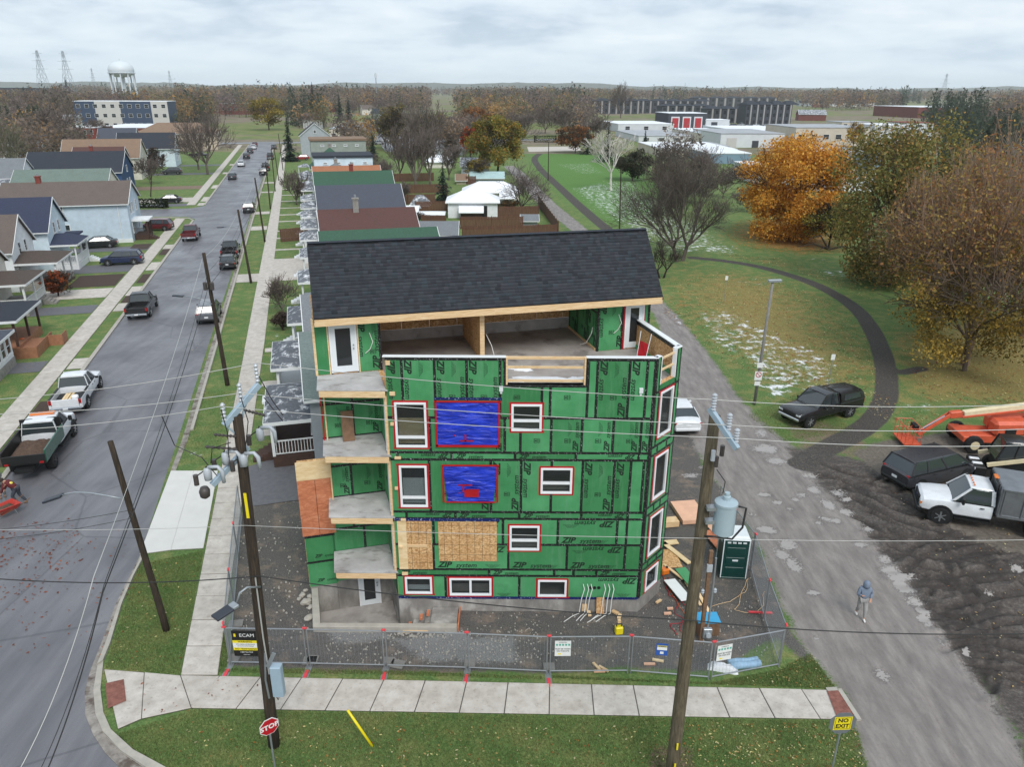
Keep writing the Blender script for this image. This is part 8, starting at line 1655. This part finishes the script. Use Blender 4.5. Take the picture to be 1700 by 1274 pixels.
def spruce(label,base,h,w,seed,cols=None,name='spruce_tree'):
    rng = np.random.default_rng(seed); t = thing(name,label,'tree',base); m = MB(); m.tube([(0,0,-.2),(0,0,h*.5),(0,0,h)],[w*.035,w*.025,.03],6); m.build('trunk','pole_wood',t)
    n = int(900*max(1,h/8)); z = h*(1-rng.random(n)**.62*.96); layer = np.floor(z/(h/16)); rr = (1-z/h)*w/2*(.75+.35*np.sin(layer*2.1+1))*rng.uniform(.25,1.08,n)+.08; a = rng.uniform(0,2*math.pi,n); pos = np.stack([np.cos(a)*rr,np.sin(a)*rr,z-rr*.25+rng.normal(0,.1,n)],1)
    ou = np.stack([np.cos(a),np.sin(a),np.full(n,-.35)],1); sd = np.stack([-np.sin(a),np.cos(a),rng.normal(0,.2,n)],1); s = (.05+.045*h/10)*rng.uniform(4.5,9,(n,1))*.5*(.5+(1-z/h)[:,None]); V_ = np.stack([pos-ou*s,pos-sd*s*.45,pos+ou*s,pos+sd*s*.45],1).reshape(-1,3)
    c = np.array(cols or [C(34,50,40),C(48,64,50),C(26,38,32)])[rng.integers(0,3,n)]*rng.normal(1,.2,(n,1)).clip(.5,1.5); npmesh('crown',V_,np.arange(4*n).reshape(-1,4),'needle',t,np.repeat(c,4,0)); return t
def hgt(px,pyb,pyt): b_ = G(px,pyb); return b_,ZT(b_,pyt)
b_,h = hgt(1128,434,250); sg,tp = grow(101,h,.36,6,(6,5,4,4,3),.62,.16,.3,lift=.22,ratio=.66,multi=2); build_tree('bare_tree','large dark bare tree with many stems behind the right roof end',b_,sg,tp,C(92,84,78),rmin=.012,seed=2)
b_,h = hgt(1098,462,375); sg,tp = grow(102,h,.16,5,(4,4,4,3),.7,.2,.3,multi=2); build_tree('bare_tree','small bare tree half hidden by the right roof end',b_,sg,tp,C(60,53,48),rmin=.014,seed=3)
def shape_leafy(seed,name,label,px,pyb,pyt,wpx,cols,wts,n,size,bark,kids=(6,5,5,4),low=.12,power=.5,group=None,squash=1.0,jit=.35,hollow=.0,lump=.25,hscale=1.0,gaps=.35,fill=False):
    b_,h = hgt(px,pyb,pyt); dep = math.hypot(b_.y,H); W_ = wpx/F*dep/2; sg,tp = grow(seed,h*.95,max(.12,h*.022),5,kids,.7,.2,.25,lift=.2,ratio=.62)
    cen = np.array([0,0,h*(low+1)/2]); S_ = np.array([W_,W_,h*(1-low)/2]); tpp = np.array([tuple(p) for p,d in tp]); mx = np.quantile(np.abs(tpp[:,:2]),.97); mz = tpp[:,2].max(); sc = np.array([W_/mx,W_/mx,h/mz]); sg[:,0:3] *= sc; sg[:,3:6] *= sc
    rng = np.random.default_rng(seed); nb = 90 if fill else 46; dirs = rng.normal(size=(nb,3)); dirs /= np.linalg.norm(dirs,axis=1,keepdims=True); rad = rng.uniform(.1 if fill else .45,.86 if fill else .92,(nb,1)); blobs = cen+dirs*S_*rad
    if fill: zz_ = rng.uniform(-.92,.88,nb); th_ = rng.uniform(0,6.283,nb); rr_ = np.sqrt(rng.random(nb))*(1-np.abs(zz_)**2.6)**.5*.82+.05; blobs = cen+np.stack([np.cos(th_)*rr_,np.sin(th_)*rr_,zz_],1)*S_
    br = rng.uniform(.22,.40,nb)
    k = rng.integers(0,nb,n); d = rng.normal(size=(n,3)); d /= np.linalg.norm(d,axis=1,keepdims=True); rr = rng.random((n,1))**(1/2.2)*(br[k][:,None])*(1-gaps*.5*rng.random((n,1))); pos = blobs[k]+d*rr*S_*np.array([1,1,.8]); pos = pos[pos[:,2] > h*low*.6]
    t = thing(name,label,'tree',b_,0,group); V_,F_ = seg_mesh(sg,3,.02); npmesh('trunk',V_,F_,'bark_tint',t,np.array(bark)*np.ones((len(V_),1)))
    V_,F_,c = cards(pos,size,rng,cols,wts,var=.2); tone = rng.normal(1,lump,nb).clip(.55,1.5); kk = k[:len(pos)] if len(pos) == n else rng.integers(0,nb,len(pos)); c *= np.repeat(tone[kk][:,None],4,0); npmesh('crown',V_,F_,'leaf_cards',t,c.clip(0,1)); return t
shape_leafy(201,'maple_tree','round golden orange tree right of the bare tree',1306,398,226,176,[C(206,146,56),C(224,168,74),C(180,120,44),C(232,188,96)],[4,4,3,2],44000,.17,C(60,48,40),low=.0,lump=.16,fill=True)
shape_leafy(202,'small_tree','small yellow green tree with dark boughs in front of the orange tree',1375,412,325,105,[C(132,134,66),C(168,152,70),C(92,98,54),C(60,58,40)],[3,2,3,2],6000,.13,C(48,42,36),low=.1,lump=.3)
m = MB(); bb = G(1375,418)
for k,(x,z) in enumerate(((-4.5,.8),(-3,1.9),(3.2,.5),(-1.5,.4))): m.tube([(0,0,.3),(x*.5,-.4,z+.3),(x,-.8,z)],[.14,.1,.05],5)
o = m.build('fallen_bough','pole_wood',None); o.location = bb; tag(o,'dark drooping boughs low under the yellow green tree','boughs')
shape_leafy(203,'green_tree','tall olive green tree at the path bend',1472,474,192,215,[C(126,124,70),C(148,138,80),C(106,106,62),C(168,132,76)],[4,4,3,3],30000,.17,C(76,66,56),low=.0,lump=.24,fill=True)
def twiggy(seed,label,px,pyb,pyt,spread,bark,leafcols,n,size,low,name='tall_tree',levels=6,kids=(7,5,4,4,3),trunk=.14,rmin=.016,zmax=1.0,jit=.35,w=None):
    b_,h = hgt(px,pyb,pyt); sg,tp = grow(seed,h,h*.02,levels,kids,spread,trunk,.28,lift=.3,ratio=.66); zz = np.array([p.z for p,d in tp]).max(); k = h/zz; sx = k
    if w: tpp = np.array([tuple(p) for p,d in tp]); sx = (w/F*math.hypot(b_.y,H)/2)/np.quantile(np.abs(tpp[:,:2]),.97)
    sc = np.array([sx,sx,k]); sg[:,:3] *= sc; sg[:,3:6] *= sc; tp = [(Vector((p.x*sx,p.y*sx,p.z*k)),d) for p,d in tp]; drop = (lambda pos,rng: (pos[:,2] > low*h) & (rng.random(len(pos)) < np.clip(1.25-pos[:,2]/(h*zmax),.12,1))) if n else None
    return build_tree(name,label,b_,sg,tp,bark,(n,size,leafcols,[3]*len(leafcols),jit,drop) if n else None,seed,rmin=rmin)
YB = [C(178,150,84),C(154,132,78),C(134,120,76),C(168,128,82)]; PB = [C(150,110,76),C(160,112,74)]
twiggy(301,'huge brown tree with bare purple grey twigs at the right edge',1600,606,178,.8,C(134,112,96),YB+PB,24000,.12,.04,w=270)
twiggy(302,'second huge brown twiggy tree beyond the first at the right edge',1700,560,190,.8,C(136,114,98),YB+PB,16000,.12,.04,w=250)
twiggy(303,'rusty brown tree between the green tree and the right edge',1545,540,225,.75,C(130,112,96),[C(166,130,82),C(132,108,62),C(142,102,66)],11000,.13,.05,w=190)
shape_leafy(304,'understory_tree','low yellowing understory foliage beneath the brown trees',1600,616,380,300,[C(168,140,66),C(140,124,66),C(116,106,62),C(188,156,78)],[3,3,2,2],22000,.11,C(96,84,74),low=.0,gaps=.9,lump=.3)
twiggy(305,'tall pale bare tree rising at the upper right edge',1740,420,118,.7,C(140,134,128),[],0,.1,0,rmin=.03,levels=5,kids=(5,4,4,3))
twiggy(306,'bare tree standing between the orange and the green tree',1402,345,232,.6,C(74,66,62),[],0,.1,0,rmin=.02,levels=5,kids=(5,4,4,3))
shape_leafy(204,'willow_tree','tall olive and gold tree at the lane end behind the garages',826,292,186,92,[C(136,134,66),C(166,146,70),C(112,116,60),C(186,140,66)],[4,3,3,2],13000,.26,C(60,52,44),low=.12)
shape_leafy(205,'red_maple','red maple with yellow skirt left of the olive tree',781,262,208,34,[C(190,74,42),C(206,96,48),C(170,128,58)],[4,3,2],4000,.26,C(60,50,44),low=.1); shape_leafy(206,'orange_tree','rusty orange tree behind the red maple',790,240,176,62,[C(150,104,66),C(168,112,62),C(120,98,66)],[3,3,3],5000,.35,C(80,68,60),low=.1)
twiggy(307,'round bare bush tree beside the lane',866,352,262,1.0,C(98,88,84),[],0,.1,0,name='bare_tree',levels=5,kids=(6,6,5,4),rmin=.02,w=95,trunk=.1)
for sd,px,pb_,pt_,w,lb_ in ((311,690,316,190,62,'tall bare tree in the back yards left of the spruce'),(312,714,310,196,55,'tall bare tree in the back yards behind the spruce'),(313,664,300,200,48,'bare tree at the left of the back yards'),(314,345,290,178,92,'spreading bare maple on the left of the street'),(315,330,282,196,70,'second bare maple beside the spreading one'),(316,88,262,148,95,'large bare tree at the far left'),(317,25,300,190,90,'bare olive tree at the left edge'),(318,468,520,452,62,'small bare street tree beside the snowy porch'),(319,492,340,280,42,'small bare tree before the right row porches'),(320,1105,312,222,66,'bare tree behind the birch'),(321,1160,320,236,70,'bare tree in the thicket right of the birch'),(322,1030,196,131,34,'tall round bare tree standing above the horizon'),(323,60,312,262,60,'bare shrub tree behind the light blue house'),(324,705,260,165,90,'bare grove tree beyond the plaza lot'),(325,640,246,178,60,'bare tree by the plaza entrance'),(326,160,240,196,50,'bare twiggy tree before the red brick building'),(327,1200,330,262,80,'bare thicket tree at the warehouse wall'),(328,1240,352,300,60,'bare bush left of the orange tree'),(371,640,330,262,40,'bare yard tree behind the green roof'),(372,745,300,236,44,'bare yard tree above the cream cottage'),(373,668,345,300,34,'small bare yard tree behind the dark grey roof'),(374,905,222,168,52,'bare tree at the far end of the park lawn'),(375,935,226,172,50,'bare tree beside the far park crossing'),(376,985,236,186,46,'bare tree left of the dark evergreens'),(377,760,236,180,50,'bare tree behind the red maple'),(378,870,228,176,56,'bare tree right of the olive tree'),(379,620,300,252,36,'bare tree behind the pale two storey block'),(380,250,306,258,44,'bare tree before the blue craftsman house')):
    twiggy(sd,lb_,px,pb_,pt_,.75,C(104,94,88) if px != 25 else C(112,108,92),[],0,.1,0,name='bare_tree',levels=5,kids=(6,5,4,4),rmin=.018 if pb_ > 400 else .035 if pb_ > 270 else .07,w=w)
twiggy(330,'white barked birch with bare branches on the park lawn',1014,316,214,.55,C(196,190,184),[],0,.1,0,name='birch_tree',levels=5,kids=(5,4,3,3),rmin=.035,w=82,trunk=.25)
for sd,px,pb_,pt_,w,cols,n,sz,lb_ in ((341,447,216,155,60,[C(138,124,58),C(112,108,56),C(160,136,60)],4000,.4,'yellow olive tree beyond the cross street'),(342,955,254,204,62,[C(128,92,60),C(96,76,58),C(160,104,60)],3500,.35,'rusty crabapple on the park lawn'),(343,722,246,184,74,[C(140,128,62),C(118,110,66),C(100,92,70)],4200,.4,'yellowing tree by the plaza lot'),(344,1415,250,200,26,[C(200,160,60),C(180,150,66)],1200,.3,'thin yellow tree above the orange one'),(345,97,492,448,46,[C(164,84,46),C(126,64,42),C(96,70,44)],2600,.10,'rust coloured shrub before the cream house porch'),(346,660,250,170,60,[C(116,104,78),C(104,96,74),C(132,120,70)],3500,.4,'brownish tree behind the bare grove'),(347,20,262,200,70,[C(110,108,76),C(96,92,66)],3500,.3,'olive foliage at the left edge'),(348,258,286,246,34,[C(60,56,46),C(80,60,50),C(50,52,42)],1800,.2,'dark round bush beside the black roofed house'),(349,1050,300,246,66,[C(66,72,56),C(88,88,68),C(58,60,50)],3500,.28,'dark green thicket behind the birch'),(350,1130,338,262,120,[C(92,84,74),C(80,76,64),C(104,92,80)],5000,.2,'grey brown thicket before the warehouse'),(351,690,372,352,26,[C(120,118,60),C(90,92,52)],900,.12,'yellow green bush at the yard fence'),(352,845,352,330,40,[C(120,92,50),C(90,72,44)],1200,.12,'low brown bush at the lane fence'),(353,470,548,515,34,[C(84,70,62),C(70,62,54)],900,.08,'low bare hedge bush by the street sidewalk'),(354,1295,380,320,70,[C(190,128,52),C(210,150,64)],4000,.17,'lower gold foliage of the orange tree thicket'),(355,790,300,262,40,[C(150,130,60),C(120,110,56)],1800,.2,'gold undergrowth below the olive tree')):
    shape_leafy(sd,'leafy_tree' if n > 2000 else 'bush',lb_,px,pb_,pt_,w,cols,[3]*len(cols),n,sz,C(76,66,58),low=.08,gaps=.6)
for sd,px,pb_,pt_,wpx,lb_ in ((401,482,268,190,34,'tall dark spruce at the right kerb of the street'),(402,598,258,208,40,'broad blue green spruce by the plaza lot'),(403,620,262,218,18,'slim spruce right of the broad one'),(404,736,334,268,40,'dark spruce in the back yards'),(405,522,196,135,26,'tall spire spruce beyond the plaza'),(406,565,200,154,20,'conical spruce beyond the plaza'),(407,580,200,160,20,'second conical spruce beyond the plaza'),(408,116,172,126,18,'spruce beside the second pylon'),(409,195,172,138,18,'spruce below the water tower'),(410,1070,246,214,12,'slim cypress by the white warehouse'),(411,1008,268,208,60,'dark broad evergreen behind the birch'),(412,975,256,214,44,'dark evergreen between the crabapple and birch')):
    b_,h = hgt(px,pb_,pt_); spruce(lb_,b_,h,wpx/F*math.hypot(b_.y,H),sd)
for px,pyb,w,d,h,lb_ in ((248,345,6.5,1.4,1.5,'clipped dark hedge at the side street corner'),(105,258,6,4,4,'dark evergreen bush left of the red brick building'),(905,236,9,3,2.5,'low dark juniper on the park lawn')):
    p = G(px,pyb); rng = np.random.default_rng(int(px)); n = 2200; q = rng.uniform(-1,1,(n,3)); k = np.max(np.abs(q),1) ; q /= k[:,None]**.8; pos = q*np.array([w/2,d/2,h/2])+np.array([0,0,h/2]); V_,F_,c = cards(pos,.16,rng,[C(44,54,34),C(58,66,42),C(36,44,30)],[1,1,1]); o = npmesh('hedge',V_,F_,'leaf_cards',None,c); o.location = p; tag(o,lb_,'hedge')
# ---------------------------------------------------------------- far woods: one mass
def woods():
    rng = np.random.default_rng(77); Vs = []; Cs = []; keepout = [[(716,160),(752,160),(775,240),(700,240)],[(960,176),(1330,176),(1340,262),(1020,262)],[(1300,184),(1520,184),(1560,250),(1300,262)],[(330,200),(470,200),(560,262),(240,262)],[(115,165),(292,165),(300,262),(100,262)],[(620,218),(735,218),(740,262),(620,262)],[(868,200),(970,220),(1090,300),(900,330),(860,262)],[(1500,172),(1680,172),(1680,200),(1500,200)],[(-60,140),(95,150),(95,182),(-60,182)],[(540,190),(620,190),(620,245),(540,245)],[(430,226),(560,226),(560,262),(430,262)],[(1270,240),(1480,240),(1480,330),(1270,330)]]
    pol = [[(a,b_) for a,b_ in k] for k in keepout]
    pal = [np.array(C(*c))*1.25 for c in ((112,100,92),(98,88,84),(124,110,98),(120,112,84),(104,92,82),(134,108,80),(88,92,70),(66,74,62),(156,122,76),(112,98,96))]; pw = np.array([6,6,4,3,5,3,2,2,1,5.]); pw /= pw.sum()
    n_t = 0
    for (y0,y1,cnt,ntri,sz) in ((455,625,260,200,.8),(190,420,620,300,.5),(420,800,2200,120,.85),(800,1600,3200,60,1.5),(1600,4000,3600,36,2.8)):
        k = 0; tries = 0
        while k < cnt and tries < cnt*30:
            tries += 1; Yd = y0*(y1/y0)**rng.random(); x = rng.uniform(-.92,.92)*Yd
            if math.sin(x*.021+Yd*.013)+math.sin(x*.009-Yd*.017+2)+math.sin(x*.05+1) < -1.1 and Yd < 1500: continue
            if cnt == 260: x = float(PL(rng.uniform(-20,345),150,(0,Yd),(1,0)).x)
            px,py = proj(x,Yd,0)
            if Yd < 420 and not (-60 < px < 150 or 150 <= px < 330 and py < 215 or 560 < px < 800 and py < 262 or 870 < px < 1010 and py < 212 or 1090 < px < 1200 and 235 < py < 300 or px > 1560): continue
            ins = False
            for pg in (pol if cnt != 260 else []):
                c = False; n = len(pg)
                for i in range(n):
                    (x1,y1_),(x2,y2_) = pg[i],pg[(i+1) % n]
                    if (y1_ > py) != (y2_ > py) and px < (x2-x1)*(py-y1_)/(y2_-y1_)+x1: c = not c
                if c: ins = True; break
            if ins: continue
            k += 1; n_t += 1; ci = rng.choice(len(pal),p=pw)
            if math.sin(x*.013+Yd*.006)+math.sin(x*.004-Yd*.01) > 1.0 and rng.random() < .6: ci = int(rng.choice([3,5,6,8]))
            if math.sin(x*.017-Yd*.008+1) > .93: ci = 7
            h = (rng.uniform(8,14) if ci != 7 else rng.uniform(10,16))*(1 if Yd < 430 else 1.5 if Yd < 800 else 1.85); w = h*rng.uniform(.32,.5) if ci != 7 else h*.2
            if cnt == 260: h = rng.uniform(15,20.5)
            if Yd > 1600: h *= 1.1; w *= 1.6
            m_ = int(ntri*rng.uniform(.7,1.2)); d = rng.normal(size=(m_,3)); d /= np.linalg.norm(d,axis=1,keepdims=True); rr = rng.random((m_,1))**.45
            if ci == 7: z = h*(1-rng.random(m_)**.6); a = rng.uniform(0,6.28,m_); r_ = (1-z/h)*w*rng.uniform(.3,1,m_); c0 = np.stack([np.cos(a)*r_,np.sin(a)*r_,z],1)
            else: c0 = d*rr*np.array([w,w,h*.42])+np.array([0,0,h*.56])
            s = sz*rng.uniform(.6,1.3,(m_,1,1)); tri = c0[:,None,:]+rng.normal(size=(m_,3,3))*s*np.array([.62,.62,.62])+np.array([x,Yd,0]); Vs.append(tri.reshape(-1,3)); tone = rng.normal(1,.12)
            Cs.append(np.repeat(pal[ci]*tone*rng.normal(1,.2,(m_,1)).clip(.5,1.6),3,0))
            tr = np.array([[x-.15,Yd,0],[x+.15,Yd,0],[x,Yd,h*.6]]); Vs.append(tr); Cs.append(np.tile(np.array(C(80,72,68)),(3,1)))
    V_ = np.concatenate(Vs); o = npmesh('woodland',V_,np.arange(len(V_)).reshape(-1,3),'leaf_cards',None,np.concatenate(Cs)); stuff(o); o['label'] = 'bare brown woodland reaching to the horizon'
woods()
def far_roofs():
    rng = random.Random(5); k = 0
    spots = [(310,168),(345,163),(470,176),(655,172),(690,166),(760,168),(800,165),(830,170),(870,172),(905,168),(1360,178),(1390,176),(1420,177),(1445,176),(1335,176),(620,190),(640,200),(250,160),(60,186),(95,196),(1625,165),(1480,172),(935,176),(575,170),(1345,200),(520,212)]
    names = ['first','second','third','fourth','fifth','sixth','seventh','eighth','ninth','tenth','eleventh','twelfth','thirteenth','fourteenth','fifteenth','sixteenth','seventeenth','eighteenth','nineteenth','twentieth','twenty first','twenty second','twenty third','twenty fourth','twenty fifth','twenty sixth']
    for i,(px,py) in enumerate(sorted(spots)):
        p = G(px,py); w = rng.uniform(10,20); gable_house('small distant house among the trees, %s from the left' % names[i],p.x-w/2,p.x+w/2,p.y-5,p.y+5,4.5,7.5,rng.choice(['siding_white','siding_cream','brick_far','siding_grey']),rng.choice(['roof_grey','roof_brown','roof_black','roof_snowy']),rz=R(rng.uniform(-10,20)),name='distant_house',group='distant houses')
far_roofs()
def hills():
    rng = np.random.default_rng(4); xs = np.linspace(-5100,5100,240); z = 40+6*np.sin(xs*.0021+1)+4*np.sin(xs*.0051)+3*np.sin(xs*.0133+2)+rng.normal(0,1.2,240); z += 12*np.exp(-((xs+500)/800)**2); V_ = np.concatenate([np.stack([xs,np.full(240,4300.),np.full(240,-1.)],1),np.stack([xs,np.full(240,4600.),z],1),np.stack([xs,np.full(240,5150.),z*.6],1)]); i = np.arange(239); F_ = np.concatenate([np.stack([i,i+1,i+241,i+240],1),np.stack([i+240,i+241,i+481,i+480],1)]); struct(npmesh('hills',V_,F_,'hill_woods',None))
simple('hill_woods',C(88,92,84),.95,var=.3,scale=.02); hills()
# ---------------------------------------------------------------- fallen leaves, grass, haze
def inpoly_pts(poly_px,n,rng):
    P_ = np.array(gpoly(poly_px)); lo = P_.min(0); hi = P_.max(0); q = rng.uniform(lo,hi,(n,2)); d = sdist(q[:,0],q[:,1],[tuple(p) for p in P_]); return q[d > .02]
def leaf_litter():
    rng = np.random.default_rng(8); Vs = []; Cs = []
    tan = [C(196,168,112),C(170,120,66),C(214,200,160),C(140,96,56),C(226,214,150)]; red = [C(150,80,54),C(170,96,60),C(128,70,50)]
    for poly,n,s,cols,z in (([(250,1200),(1420,1205),(1440,1280),(320,1290)],700,.05,tan,.05),([(1130,1200),(1420,1205),(1440,1280),(1140,1290)],500,.045,tan,.05),([(230,940),(330,930),(300,1115),(185,1108)],220,.055,tan,.05),([(1180,1140),(1390,1146),(1350,1085),(1290,1110)],260,.045,tan,.05),([(0,870),(130,860),(140,930),(60,1000),(0,1010)],420,.075,red,.02),([(0,880),(220,880),(170,1060),(0,1100)],260,.06,red,.02),([(200,1000),(240,940),(170,1090),(150,1110)],200,.06,red,.06),([(1100,520),(1120,470),(1200,450),(1300,470),(1380,500),(1440,560),(1460,640),(1400,660),(1300,640),(1200,600)],9000,.085,tan+red,.05),([(1480,560),(1600,520),(1750,500),(1750,690),(1540,670)],9000,.085,tan+red,.05),([(1180,420),(1300,430),(1420,470),(1450,500),(1330,455)],2500,.10,tan+red,.05),([(1195,385),(1230,365),(1300,362),(1420,370),(1420,420),(1330,425),(1230,410)],7000,.11,[C(206,142,50),C(190,120,50),C(170,100,50)],.05),
                              ([(1480,820),(1700,860),(1700,1270),(1640,1140)],700,.06,tan,.06),([(1400,660),(1450,650),(1560,690),(1500,720)],600,.07,tan,.05),([(320,560),(360,560),(330,760),(290,770)],300,.05,tan,.05),([(200,1140),(330,1130),(460,1130),(460,1175),(200,1200)],40,.06,red,.075),([(100,880),(180,760),(330,560),(200,560),(60,700)],220,.05,red,.02)):
        q = inpoly_pts(poly,n,rng); m_ = len(q)
        if not m_: continue
        pos = np.concatenate([q,np.full((m_,1),z)+rng.uniform(0,.02,(m_,1))],1); V_,F_,c = cards(pos,s,rng,cols,[1]*len(cols),flat=.85); Vs.append(V_); Cs.append(c)
    V_ = np.concatenate(Vs); o = npmesh('fallen_leaves',V_,np.arange(len(V_)).reshape(-1,4),'leaf_cards',None,np.concatenate(Cs)); stuff(o)
leaf_litter()
def grass_blades():
    rng = np.random.default_rng(12); Vs = []; Cs = []
    for poly,n,hmul in (([(320,1179),(1405,1198),(1425,1215),(1445,1290),(1490,1440),(460,1440),(330,1308),(272,1277),(222,1250),(192,1220)],150000,1.0),([(229,938),(339,914),(300,1122),(174,1111)],30000,1.0),([(375,1118),(640,1122),(900,1130),(900,1124),(640,1114),(385,1110)],5000,1.3),([(915,1128),(1180,1138),(1390,1146),(1345,1085),(1295,1112),(1180,1134),(915,1122)],22000,1.2),([(368,1050),(380,1050),(378,1118),(362,1118)],2500,1.3),([(296,770),(360,775),(385,650),(325,650)],9000,1.0),([(1240,690),(1300,735),(1420,715),(1330,650)],12000,1.0)):
        q = inpoly_pts(poly,int(n*1.6),rng)[:n]; m_ = len(q); h = rng.uniform(.03,.085,m_)*hmul; a = rng.uniform(0,6.28,m_); w = rng.uniform(.008,.016,m_); l = rng.normal(0,.03,(m_,2)); b_ = np.concatenate([q,np.full((m_,1),.0)],1); dx = np.stack([np.cos(a)*w,np.sin(a)*w,np.zeros(m_)],1); tip = b_+np.concatenate([l,h[:,None]],1); Vs.append(np.stack([b_-dx,b_+dx,tip],1).reshape(-1,3))
        f = .5+.5*np.sin(q[:,0]*1.3+np.sin(q[:,1]*1.7)*2)*np.sin(q[:,1]*1.1+q[:,0]*.4); base = np.array(C(112,138,82))*(1-f[:,None]*.55)+np.array(C(160,158,106))*f[:,None]*.55; c = base*rng.normal(1,.22,(m_,1)).clip(.4,1.7); dry = rng.random(m_) < .07; c[dry] = np.array(C(150,138,92)); Cs.append(np.repeat(c,3,0))
    V_ = np.concatenate(Vs); o = npmesh('grass',V_,np.arange(len(V_)).reshape(-1,3),'leaf_cards',None,np.concatenate(Cs)); stuff(o)
grass_blades()
def haze():
    m = MB(); m.box((0,0,44.5),(10800,10800,91)); mt = bpy.data.materials.new('haze'); mt.use_nodes = True; N = mt.node_tree.nodes; L = mt.node_tree.links; N.clear(); out = N.new('ShaderNodeOutputMaterial'); v = N.new('ShaderNodeVolumePrincipled')
    v.inputs['Color'].default_value = (.93,.97,1,1); v.inputs['Density'].default_value = .00010; v.inputs['Anisotropy'].default_value = .2; L.new(v.outputs[0],out.inputs['Volume']); MATS['haze'] = mt; o = m.build('haze','haze'); stuff(o)
haze()
